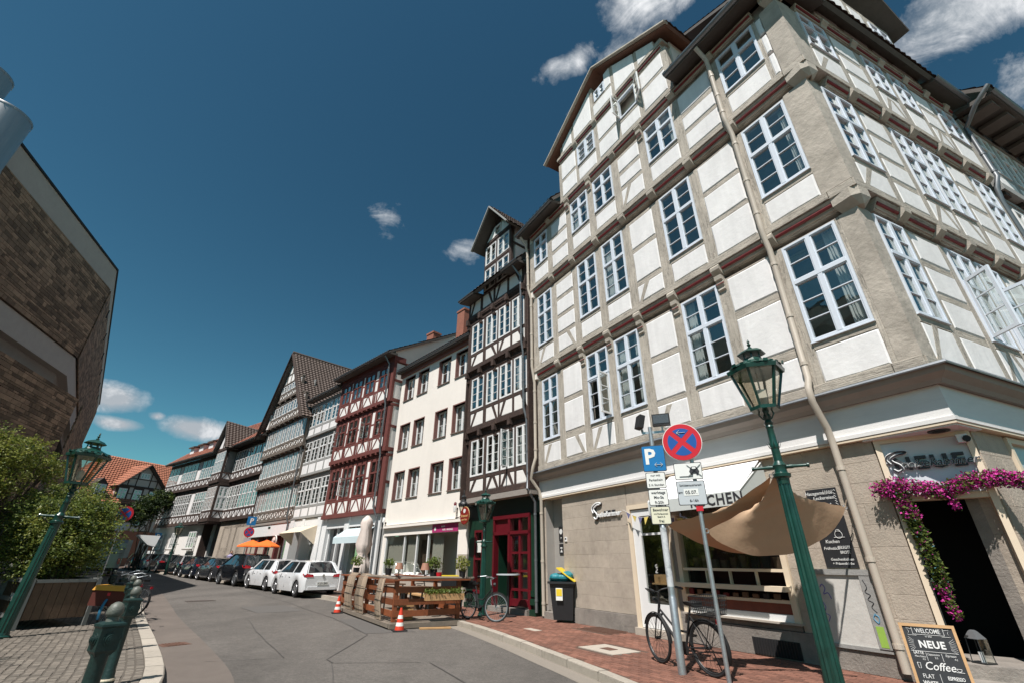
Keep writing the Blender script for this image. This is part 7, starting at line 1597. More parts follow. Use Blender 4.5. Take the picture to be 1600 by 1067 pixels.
def pot_plant(loc, label, pot_m, rr=.11, hh=.22, leafm=leaf_m, cr=.2, n=260, size=.07, bl_=None, zc=.16, squash=.8, droop=0):
    o = empty('potted_plant', loc, 0, label, 'potted plant'); b = MB(); b.lathe([(rr*.78, 0), (rr, hh), (rr*1.04, hh), (rr*.9, hh-.02)], 14); b.build('pot', pot_m, o, smooth=True)
    b = MB(); leaf_cluster(b, (0, 0, hh+zc), cr, n, size, squash, droop); b.build('foliage', leafm, o, kind='stuff')
    if bl_: b = MB(); leaf_cluster(b, (0, 0, hh+zc+.03), cr, 60, size*.8, squash); b.build('blossoms', bl_, o, kind='stuff')
    return o
pot_plant(on_deck(.75, -1.35, 1.13), 'bushy green herb in a dark pot in the middle of the deck rail', black_m, n=420, cr=.22)
pot_plant(on_deck(-.05, -DW+.1, 1.13), 'trailing variegated plant in a dark pot at the right end of the rail', black_m, rr=.10, hh=.22, n=380, cr=.2, squash=1.2, droop=.8, leafm=leaf_l)
pot_plant(on_deck(4.6, -.1, 1.13), 'green herb in a black pot left of the folded parasol', black_m, n=320, cr=.22, zc=.2)
pot_plant(on_deck(2.6, -.6, 1.13), 'small green herb in a black pot right of the folded parasol', black_m, n=220, cr=.16)
pot_plant(on_deck(.1, -1.25, 1.13), 'thin twiggy plant in a red pot on the deck rail', sign_red, rr=.085, hh=.15, n=60, cr=.18, size=.04, leafm=bark, squash=1.4)
MB_b = MB(); o = empty('planter_trough', on_deck(-.12, -1.2, .62), DK.rotation_euler.z, 'light wooden flower trough hung on the right end railing', 'planter')
MB().box(-.16, .0, -.68, .42, 0, .15).build('trough', wood_light, o); b = MB()
for k in range(14): leaf_cluster(b, (-.09, -.62+k*.078, .2), .10, 50, .06, .7)
b.build('foliage', leaf_m, o, kind='stuff')
def table_lamp(p, label):
    o = empty('table_lamp', p, 0, label, 'table lamp'); b = MB(); b.lathe([(.06, 0), (.06, .015), (.012, .02), (.012, .24)], 12); b.build('stand', iron, o); b = MB(); b.lathe([(.13, .20), (.085, .38)], 16); b.build('lamp_shade', mat('copper_shade', (.36, .18, .12), .6, .1, 8), o, smooth=True)
table_lamp(on_deck(.55, -1.0, 1.13), 'small copper shaded table lamp left of the red pot'); table_lamp(on_deck(2.2, -.8, 1.13), 'small copper shaded table lamp beside the middle black pot')
# tables, benches and a crate inside the deck
for (x, lbl) in ((1.3, 'nearer dark wooden table inside the deck railing'), (3.6, 'farther dark wooden table inside the deck railing')):
    o = empty('table', on_deck(x, -1.1, .15), DK.rotation_euler.z, lbl, 'table', 'tables on the deck')
    MB().box(-.35, .35, -.35, .35, .70, .74).build('table_top', wood_planter, o)
    for a in (-.28, .24):
        for c in (-.3, .26): MB().box(a, a+.04, c, c+.04, 0, .70).build('leg', iron, o)
o = empty('crate', on_deck(.55, -.5, .15), DK.rotation_euler.z, 'pale yellow slatted wooden crate seat inside the deck', 'crate')
for z in (.0, .15, .30): MB().box(-.18, .18, -.19, -.17, z, z+.1).box(-.18, .18, .17, .19, z, z+.1).build('slat', wood_light, o); MB().box(-.19, -.17, -.19, .19, z, z+.1).box(.17, .19, -.19, .19, z, z+.1).build('slat', wood_light, o)
MB().box(-.2, .2, -.2, .2, .42, .44).build('seat', wood_light, o)
o = empty('bench', on_deck(3.0, -1.75, .15), DK.rotation_euler.z, 'long wooden bench at the house side of the deck', 'bench'); MB().box(-1.4, 1.4, -.16, .16, .42, .46).build('seat', wood_light, o)
for x in (-1.2, 0, 1.2): MB().box(x, x+.05, -.14, .14, 0, .42).build('leg', wood_planter, o)
# folded parasol
PA = empty('folded_parasol', (-5.55, 18.55, -.1), 0, 'folded pale pink parasol standing behind the deck', 'parasol'); MB().lathe([(.02, 0), (.02, 3.1)], 8).build('pole', iron, PA); MB().lathe([(.25, 0), (.25, .06), (.05, .08)], 16).build('parasol_base', iron, PA)
b = MB(); prof = [(.05, 3.12), (.17, 3.0), (.21, 2.85), (.17, 2.6), (.25, 2.1), (.20, 1.85), (.15, 1.75), (.26, 1.5), (.30, 1.15), (.24, 1.0), (.1, 1.1)]; n = 22; vs = []
for i, (r, z) in enumerate(prof):
    for j in range(n):
        a = 2*math.pi*j/n; q = r*(1+.28*math.sin(j*2.9+i*.4)*(.3+.7*min(1, i/3))); vs.append((q*math.cos(a), q*math.sin(a), z+.05*math.sin(j*2.2)*(i > 7)))
b.add(vs, [(i*n+j, i*n+(j+1) % n, (i+1)*n+(j+1) % n, (i+1)*n+j) for i in range(len(prof)-1) for j in range(n)]); b.build('cloth', pale_c, PA, smooth='all')
o = empty('metal_post', (-5.0, 18.75, -.1), 0, 'thin black post beside the folded parasol', 'post'); MB().lathe([(.03, 0), (.03, 2.9)], 8).build('shaft', iron, o)
def cone(x, y, label):
    o = empty('traffic_cone', (x, y, ROADZ+rise(x, y)), .4, label, 'traffic cone', 'traffic cones at the deck'); o.scale = (.86, .86, .86); MB().prism([(-.2, -.2), (.2, -.2), (.2, .2), (-.2, .2)], 0, .035).build('foot', rubber, o)
    zs = [.035, .13, .22, .31, .40, .49, .58]; 
    for k in range(6):
        r0, r1 = .135-.19*(zs[k]-.035), .135-.19*(zs[k+1]-.035); MB().lathe([(r0, zs[k]), (r1, zs[k+1])], 18).build('white_band' if k in (1, 3) else 'cone_body', sign_white if k in (1, 3) else cone_o, o, smooth=True)
cone(-5.70, 17.15, 'red and white traffic cone at the far road corner of the deck'); cone(-2.72, 13.0, 'red and white traffic cone at the near road corner of the deck')
# wedge on the road by the deck, standing table by the bar
o = tag(MB().box(-.4, .4, -.06, .06, 0, .035).build('wood_wedge', wood_light), 'light wooden plank lying by the kerb at the deck corner', 'plank'); o.location = (-1.9, 13.45, ROADZ+.006); o.rotation_euler = (0, 0, .3)
HT = empty('bistro_table', (-.05, 15.3, 0), .1, 'high round bistro table on a dark foot in front of the red bar door', 'table'); MB().lathe([(.36, 1.08), (.36, 1.11)], 28).build('table_top', sign_grey, HT); MB().lathe([(.26, 0), (.26, .03), (.04, .05), (.035, 1.08)], 16).build('table_foot', iron, HT)
o = empty('wheelie_bin', (-2.0, 16.7, -.0), .2, 'dark waste bin with yellow lid behind the deck rail', 'bin'); MB().add([(-.22, -.2, 0), (.22, -.2, 0), (.22, .2, 0), (-.22, .2, 0), (-.27, -.26, .95), (.27, -.26, .95), (.27, .26, .95), (-.27, .26, .95)], [(0, 1, 5, 4), (1, 2, 6, 5), (2, 3, 7, 6), (3, 0, 4, 7)]).build('bin_body', bin_m, o); MB().box(-.28, .28, -.28, .28, .95, 1.03).build('lid', yellow_m, o)
bicycle((-3.1, 17.6), 130, 'black bicycle leaning by the shop window behind the deck', black_m, lean=4, z=rise(-3, 17.6))
# ---- orange parasols
for (x, y, lbl) in ((-16.9, 32.0, 'left open orange parasol outside the brown gabled house'), (-15.6, 31.3, 'right open orange parasol outside the brown gabled house')):
    o = empty('parasol', (x, y, rise(x, y)), 0, lbl, 'parasol', 'orange parasols'); MB().lathe([(.025, 0), (.025, 2.3)], 8).build('pole', iron, o); b = MB(); b.lathe([(.88, 1.98), (.86, 2.05), (.45, 2.24), (.03, 2.40)], 8); b.build('canopy', orange_c, o)
# ---- sails in front of the cafe
def sail(name_label, P, sag, m_, n=26, drop=0):
    """triangular cloth with hollow edges; P corners, sag of each edge"""
    P = [Vector(p) for p in P]; cen = sum(P, Vector())/3; b = MB(); vs = []; idx = {}
    for i in range(n+1):
        for j in range(n+1-i):
            u, v = i/n, j/n; w = 1-u-v; p = P[0]*w+P[1]*u+P[2]*v
            # pull edges inwards
            for (a_, b2, c_, s_) in ((w, u, v, sag[0]), (u, v, w, sag[1]), (v, w, u, sag[2])):
                e = 4*a_*b2*(1-c_)**6; p = p+(cen-p)*s_*e
            p = p-Vector((0, 0, drop*4*w*v*(1-u)**2)); p = p+Vector((0, 0, -1))*sag[3]*27*u*v*w+Vector((.010*math.sin(u*23+v*9), .012*math.sin(v*19+u*7), .008*math.sin(u*31-v*26))); idx[(i, j)] = len(vs); vs.append(p)
    fs = []
    for i in range(n):
        for j in range(n-i):
            fs.append((idx[(i, j)], idx[(i+1, j)], idx[(i, j+1)]))
            if i+j < n-1: fs.append((idx[(i+1, j)], idx[(i+1, j+1)], idx[(i, j+1)]))
    b.add(vs, fs); o = empty('sun_sail', (0, 0, 0), 0, name_label, 'sun sail'); b.build('cloth', m_, o, smooth='all')
    for k, p in enumerate(P): q = MB(); q.torus(tuple(p), .03, .006, 14, 6); q.build('corner_ring', steel, o)
    return o
Pl = Vector((*wA(9.42, -.22), 2.24)); Plamp = Vector((3.86, 6.66, 2.60)); Psg = Vector((2.95, 7.22, 1.86)); Pps = Vector((2.56, 7.80, 2.0))
sail('tan sail cloth stretched between sign pole, street lamp and down pipe', [Psg, Plamp, Pl], (.46, .34, -.2, .05), tarp, drop=.46)
sail('tan sail cloth strung from the parking sign pole towards the shop window', [Pps, Plamp+Vector((-.03, .05, -.02)), Vector((*wA(8.3, -.35), 1.62))], (.34, .2, -.25, .05), tarp, drop=.12)
o = empty('sail_rope', (0, 0, 0), 0, 'thin cord tying the sail corner to the down pipe', 'cord'); MB().tube([Pl, Vector((*wA(9.50, -.14), 2.50))], .006, 5).build('cord', willow, o)
# ---- flower garland round the entrance
GA = empty('flower_garland', H.location, H.rotation_euler.z, 'garland of magenta blossoms and green leaves hung round the shop entrance', 'garland')
def eloc(x, y, z): return ME @ Vector((x, y, z))
def gstrand(pts, r, n, mixf, size=.05):
    P = [Vector(p) for p in pts]; bs = {}
    for seg in range(len(P)-1):
        for _ in range(n):
            t_ = random.random(); p = P[seg].lerp(P[seg+1], t_); f = (seg+t_)/(len(P)-1)
            m_ = flower if random.random() < mixf(f) else (leaf_m if random.random() < .72 else (leaf_d if random.random() < .8 else flower_b)); b = bs.setdefault(m_.name, (MB(), m_))[0]
            leaf_cluster(b, p, r, 5, size if m_ is not flower else size*.8)
    for nm, (b, m_) in bs.items(): b.build('blossoms' if m_ is flower else 'leaves', m_, GA, kind='stuff')
top = [eloc(-.16, -.10, 2.44), eloc(.1, -.14, 2.50), eloc(.4, -.14, 2.42), eloc(.62, -.12, 2.38), eloc(.9, -.14, 2.48), eloc(EL+.02, -.16, 2.50), eloc(EL+.22, -.18, 2.46), eloc(EL+.42, -.2, 2.30)]
gstrand(top, .12, 170, lambda f: .72)
gstrand([eloc(.0, -.10, 2.45), eloc(.10, -.12, 2.30), eloc(.16, -.12, 2.05)], .11, 150, lambda f: .6)
gstrand([eloc(.12, -.10, 2.1), eloc(.15, -.11, 1.85), eloc(.18, -.11, 1.6), eloc(.19, -.11, 1.35), eloc(.20, -.10, 1.15)], .09, 140, lambda f: .06)
gstrand([eloc(.20, -.10, 1.12), eloc(.2, -.12, .95), eloc(.24, -.12, .82)], .055, 80, lambda f: .6)
gstrand([eloc(.62, -.12, 2.4), eloc(.66, -.12, 2.12)], .05, 60, lambda f: .7)
gstrand([eloc(EL+.40, -.16, 2.42), eloc(EL+.46, -.2, 2.1)], .12, 150, lambda f: .75); gstrand([eloc(EL+.40, -.2, 2.15), eloc(EL+.42, -.2, 1.6)], .09, 130, lambda f: .05)
# ---- pavement blackboard and lantern at the entrance
BD = empty('menu_easel', (4.235, 5.32, 0), 0, 'pavement chalkboard with light wooden frame, welcome and coffee menu', 'blackboard')
fdir = Vector((.34, -.27)).normalized(); BD.rotation_euler = (0, 0, math.atan2(fdir.y, fdir.x)); BD.scale = (.83, .83, .92)
lx = RX(-13); Mb = T((0, 0, 0)) @ lx; hw, zb_, zt_ = .27, .05, .965
fb = MB(); fb.box(-hw, -hw+.03, -.015, .02, zb_-.05, zt_).box(hw-.03, hw, -.015, .02, zb_-.05, zt_).box(-hw+.03, hw-.03, -.015, .02, zt_-.03, zt_).box(-hw+.03, hw-.03, -.015, .02, zb_, zb_+.03); fb.build('frame', wood_light, BD, Mb)
MB().box(-hw+.03, hw-.03, -.002, .01, zb_+.03, zt_-.03).build('board', slate, BD, Mb); MB().box(-hw, -hw+.03, -.01, .02, 0, .93, M=T((0, .42, 0)) @ RX(13)).box(hw-.03, hw, -.01, .02, 0, .93, M=T((0, .42, 0)) @ RX(13)).build('rear_frame', wood_light, BD)
def bt(s_, sz, x, z, **k): letter(s_, sz, chalk, BD, x, -.006, z, M=Mb, **k)
bt('WELCOME', .062, 0, .895, narrow=.8, bold=.004); bt('to the', .026, -.01, .845, shear=.2); bt('NEUE', .095, 0, .765, bold=.035, spacing=1.1); bt('LATTE', .042, -.155, .685, bold=.02, narrow=.8); bt('Macchiato', .026, -.15, .65, shear=.2); bt('4,5', .024, -.12, .625); bt('Cappuccino', .030, -.02, .675, shear=.3, narrow=.8); bt('3,5', .026, .0, .645); bt('Espresso', .034, .14, .675, shear=.3, narrow=.8); bt('4,2', .024, .18, .645)
bt('Coffee', .105, 0, .565, shear=.3, bold=.006); bt('FLAT', .055, -.13, .47, narrow=.9); bt('WHITE', .05, -.13, .41, bold=.02, narrow=.9); bt('ESPRESSO', .045, .12, .47, bold=.02, narrow=.8); bt('single', .035, .08, .42, shear=.2); bt('3,0', .03, .19, .40); bt('KUCHEN', .05, -.02, .32, bold=.01); bt('Quiche + Salat', .04, 0, .25, shear=.2)
b = MB()
for pts in ([(-.15, .86), (.15, .86)], [(-.15, .93), (.15, .93)], [(-.15, .93), (-.15, .86)], [(.15, .93), (.15, .86)], [(-.15, .91), (-.205, .92), (-.185, .885), (-.205, .85), (-.12, .85)], [(.15, .91), (.205, .92), (.185, .885), (.205, .85), (.12, .85)], [(-.22, .70), (.22, .70)], [(-.085, .69), (-.085, .615)], [(.06, .69), (.06, .615)], [(-.02, .5), (-.02, .38)]):
    b.tube([(x, -.006, z) for x, z in pts], .0022, 5)
for k in range(8):
    a = R(-35+k*10); b.tube([(.15+.02*math.cos(a), -.006, .765+.06*math.sin(a)), (.17+.06*math.cos(a), -.006, .765+.12*math.sin(a))], .0016, 4); b.tube([(-.15-.02*math.cos(a), -.006, .765+.06*math.sin(a)), (-.17-.05*math.cos(a), -.006, .765+.12*math.sin(a))], .0016, 4)
b.torus((.175, -.006, .56), .022, .0028, 16, 5, a0=math.pi, a1=2*math.pi); b.tube([(.15, -.006, .562), (.20, -.006, .562)], .0028, 5); b.tube([(.14, -.006, .532), (.215, -.006, .532)], .0028, 5); b.tube([(-.2, -.006, .59), (-.17, -.006, .59), (-.175, -.006, .54), (-.195, -.006, .54), (-.2, -.006, .59)], .0028, 5)
b.build('chalk_drawing', chalk, BD, Mb, kind='stuff')
p_ = H.location+Vector((0, 0, 0)); q_ = Matrix.Translation(H.location) @ Matrix.Rotation(H.rotation_euler.z, 4, 'Z') @ eloc(.30, -.10, .30)
LN = empty('floor_lantern', q_+Vector((.12, .1, 0)), .2, 'black glass floor lantern on the entrance step', 'lantern'); LN.scale = (.8, .8, .8); b = MB()
for a in (-.1, .1):
    for c in (-.1, .1): b.bar((a, c, 0), (a*.85, c*.85, .34), .012, .012)
b.box(-.11, .11, -.11, .11, 0, .02); b.build('lantern_frame', iron, LN); b = MB(); b.lathe([(.14, .34), (.06, .44), (.03, .46)], 4, rot=.5); b.build('lantern_roof', pipe_grey, LN); MB().lathe([(.035, .02), (.035, .16)], 12).build('candle', white_m, LN, smooth=True)
MB().box(-.095, .095, -.1, -.097, .02, .34).build('lantern_pane', glass_m, LN)
# ---- bollards
def bollard(x, y, label):
    o = empty('bollard', (x, y, rise(x, y)), -.55, label, 'bollard', 'green cast iron bollards along the left kerb')
    b = MB(); b.lathe([(.085, 0), (.088, .05), (.078, .07), (.070, .10), (.068, .14), (.060, .16), (.058, .70), (.064, .72), (.06, .74)], 20); b.build('shaft', green_bollard, o, smooth=True)
    b = MB(); b.lathe([(.086, .045), (.090, .06), (.086, .075)], 20); b.build('cream_ring', cream, o)
    b = MB(); w = .074; zs = [(.71, .05), (.745, w), (.90, w), (.915, w+.010), (.93, w+.008), (.945, w-.025)]
    vs = []
    for z, q in zs: vs += [(-q, -q, z), (q, -q, z), (q, q, z), (-q, q, z)]
    b.add(vs, [(i*4+j, i*4+(j+1) % 4, (i+1)*4+(j+1) % 4, (i+1)*4+j) for i in range(len(zs)-1) for j in range(4)]+[(3, 2, 1, 0), tuple(range(len(vs)-4, len(vs)))]); b.build('head_block', green_bollard, o)
    for dx, dy, ax in ((0, -1, 'y'), (0, 1, 'y'), (1, 0, 'x'), (-1, 0, 'x')):
        b = MB()
        for r, e in ((.046, .004), (.034, .018), (.022, .026), (.011, .031)): b.disc((dx*(w+e-.005), dy*(w+e-.005),   .825), r, .018, 18, ax)
        b.build('side_boss', green_bollard, o)
    b = MB(); b.lathe([(.046, .935), (.040, .975), (.056, .99), (.060, 1.005), (.056, 1.035), (.042, 1.065), (.022, 1.08), (.004, 1.085)], 20); b.build('round_cap', mat('worn_cap_paint', (.12, .125, .105), .5, .3, 10, .4, 40, col2=(.05, .08, .07), fac=.4), o, smooth=True)
for k, (D, a, lb_) in enumerate([(5.45, -37.2, 'nearest green cast iron bollard with domed cap'), (8.5, -36.2, 'second nearest green bollard with cream ring at its foot'), (11.5, -36.3, 'third green bollard from the camera along the left kerb'), (14.4, -36.7, 'fourth green bollard from the camera along the left kerb'), (17.4, -37.4, 'fifth green bollard from the camera along the left kerb'), (20.5, -38.2, 'farthest green bollard beside the shaded road')]):
    bollard(D*math.sin(R(a)), D*math.cos(R(a)), lb_)
# ---- planters with shrubs
def planter(x, y, rz, label, w=2.1, d=1.1, h=.95):
    o = empty('planter_box', (x, y, 0), rz, label, 'planter', 'wooden planters on the plaza')
    nb = 14
    for s_ in (-1, 1):
        for k in range(nb):
            xx = -w/2+w*k/nb; MB().box(xx+.004, xx+w/nb-.004, s_*d/2-.02, s_*d/2+.02, .18, h).build('plank', wood_planter, o)
        for k in range(7):
            yy = -d/2+d*k/7; MB().box(s_*w/2-.02, s_*w/2+.02, yy+.004, yy+d/7-.004, .18, h).build('plank', wood_planter, o)
        for z in (.18, .52, h-.04): MB().box(-w/2-.05, w/2+.05, s_*(d/2+.045)-.025, s_*(d/2+.045)+.025, z, z+.085).build('frame_rail', metal_planter, o)
        for x_ in (-w/2-.03, w/2-.03): MB().box(x_, x_+.09, s_*(d/2+.06)-.04, s_*(d/2+.06)+.04, 0, h+.05).build('frame_leg', metal_planter, o)
        MB().box(s_*(w/2+.03)-.015, s_*(w/2+.03)+.015, -d/2, d/2, h-.04, h+.03).build('frame_rail', metal_planter, o)
    MB().box(-w/2+.03, w/2-.03, -d/2+.03, d/2-.03, .2, h-.06).build('soil', mat('soil', (.03, .022, .016), .95, .2, 10), o)
    MB().box(-.18, .12, -d/2-.05, -d/2-.045, .58, .68).build('planter_tag', sign_white, o); return o
pa = R(-54)
planter(-11.4, 12.6, math.atan2(-1.3, 2.0), 'nearest brown wooden planter with grey metal frame under the big shrub'); planter(-13.7, 15.3, math.atan2(-1.2, 2.0), 'brown wooden planter behind the nearest one under the shrubs'); planter(-15.6, 17.6, math.atan2(-1.2, 2.0), 'third wooden planter half hidden by the shrubs')
def shrub(base, blobs, label, mats_, nleaf, size, stems=7, name='shrub', cat='shrub', group=None, trunk=.03):
    """branches fan out to leafy sprays; leaves sit in clumps through the volume"""
    o = empty(name, base, 0, label, cat, group); bt_ = MB(); bs = [MB() for _ in mats_]
    for (c, r, w_) in blobs:
        c = Vector(c)-Vector(base)
        for _ in range(stems):
            e = c+Vector((random.gauss(0, .4), random.gauss(0, .4), random.gauss(0, .35)))*r
            p0 = Vector((random.uniform(-.25, .25), random.uniform(-.25, .25), 0)); m = p0.lerp(e, .5)+Vector((random.uniform(-.2, .2), random.uniform(-.2, .2), .25)); bt_.tube([p0, m, e], [trunk, trunk*.7, trunk*.25], 5)
        n = int(nleaf*w_); ncl = max(12, n//14)
        for q in range(ncl):
            v = Vector((random.gauss(0, 1), random.gauss(0, 1), random.gauss(0, 1))).normalized(); rad = r*(.3+.85*random.random()**.6)*(1+.15*math.sin(3*v.x+5*v.z)+.12*math.sin(7*v.y)); p = c+Vector((v.x*rad, v.y*rad, v.z*rad*.85))
            if p.z < .0 or random.random() < .18*(1+math.sin(5*v.x+1.7)*math.sin(4*v.z+v.y*3)): continue
            k = random.choices(range(len(mats_)), [m_[1] for m_ in mats_])[0]; leaf_cluster(bs[k], p, r*.13+.04, 14, size, .8)
    for (c, r, w_) in blobs:
        c = Vector(c)-Vector(base)
        for _ in range(int(9*w_)):
            v = Vector((random.gauss(0, 1), random.gauss(0, 1), abs(random.gauss(0, .9)))).normalized(); p0, p1 = c+v*r*.7, c+v*r*random.uniform(1.15, 1.6)+Vector((0, 0, -.08)); bt_.tube([p0, p1], [trunk*.2, trunk*.08], 4)
            for q in range(9): leaf_cluster(bs[0 if q % 3 else min(1, len(bs)-1)], p0.lerp(p1, q/8), .06, 4, size, .8)
    bt_.build('branches', bark, o)
    for b, (m_, _) in zip(bs, mats_):
        if b.v: b.build('crown', m_, o, kind='stuff')
    return o
LF = [(leaf_m, 5), (leaf_l, 3), (leaf_d, 2)]
shrub((-11.5, 12.7, .9), [((-11.6, 12.6, 2.0), 1.05, 1), ((-11.4, 12.5, 1.7), .68, .8), ((-12.4, 13.0, 2.2), 1.0, 1), ((-11.9, 12.9, 1.4), .9, .8), ((-11.3, 12.8, 2.4), .6, .5)], 'big green shrub growing from the nearest wooden planter', LF, 12000, .066)
shrub((-13.8, 15.4, .9), [((-13.9, 15.1, 2.0), 1.0, 1), ((-13.7, 15.0, 2.9), .85, .7), ((-14.8, 15.6, 2.4), 1.0, 1), ((-13.3, 15.0, 1.6), .6, .6)], 'bushy green shrub in the planter behind, right of the tilting lamp', LF, 10000, .066)
shrub((-15.7, 17.7, .9), [((-16.6, 17.4, 2.1), 1.0, 1), ((-16.8, 17.3, 3.0), .8, .7)], 'farthest planter shrub overlapping the brick wall', LF, 7000, .09)
shrub((-13.4, 12.2, .0), [((-13.9, 10.9, 4.2), .75, .6), ((-13.2, 11.2, 3.9), .7, .55), ((-12.9, 11.9, 3.9), .55, .35), ((-13.4, 11.0, 3.1), .9, .8), ((-13.0, 11.4, 3.2), .7, .5), ((-13.9, 10.4, 2.2), 1.0, .9), ((-12.8, 12.6, 3.6), .45, .25)], 'tall yellow green leafy tree reaching in from the left edge', [(leaf_l, 7), (leaf_m, 3), (leaf_d, 1)], 11000, .06, name='tree', cat='tree', trunk=.04)
shrub((-9.6, 5.3, 0), [((-9.1, 5.9, 3.2), .8, .6), ((-10.2, 5.4, 3.0), .7, .5), ((-10.9, 6.0, 3.4), .8, .5)], 'young leafy tree on the plaza just outside the left edge', [(leaf_l, 5), (leaf_m, 4)], 6000, .07, name='tree', cat='tree', trunk=.035)
shrub((-36.4, 48.2, .5), [((-36.9, 47.4, 5.6), 1.1, 1), ((-36.2, 48.0, 6.4), 1.3, 1), ((-35.6, 48.3, 7.1), .9, .8)], 'dark green tree between the pinkish house and the long timbered house', [(leaf_d, 7), (leaf_m, 2)], 7000, .16, name='tree', cat='tree', trunk=.05, stems=3)
# ---- far road signs
def far_sign(x, y, h, label, round_=True, P_=False):
    o = empty('road_sign', (x, y, rise(x, y)), R(35), label, 'road sign'); MB().lathe([(.035, 0), (.035, h)], 8).build('pole', steel, o)
    if P_: MB().box(-.28, .28, -.06, -.04, h-.5, h+.06).build('parking_plate', sign_pblue, o); letter('P', .45, sign_white, o, 0, -.066, h-.23, bold=.03); h -= .62
    if round_:
        q = MB().disc((0, -.06, h-.32), .32, .02, 28).build('sign_disc', sign_red, o); b = MB()
        for k in range(4): sector(b, 0, h-.32, .24, k*math.pi/2+math.pi/4, k*math.pi/2+math.pi*3/4, .05, -.073)
        b.build('blue_fields', sign_blue, q)
        MB().box(-.22, .22, -.06, -.04, h-.98, h-.70).build('plate', sign_grey, o)
    return o
far_sign(-18.0, 33.3, 3.85, 'blue parking plate above a no stopping disc before the stone ground floor', P_=True)
far_sign(-16.4, 20.2, 3.35, 'round no stopping sign on a dark pole rising behind the shrubs')
far_sign(-35.4, 48.8, 3.2, 'small parking sign in front of the white awning far off', round_=False, P_=True)
far_sign(-37.5, 50.5, 3.1, 'small round sign before the brick ground floor far off')
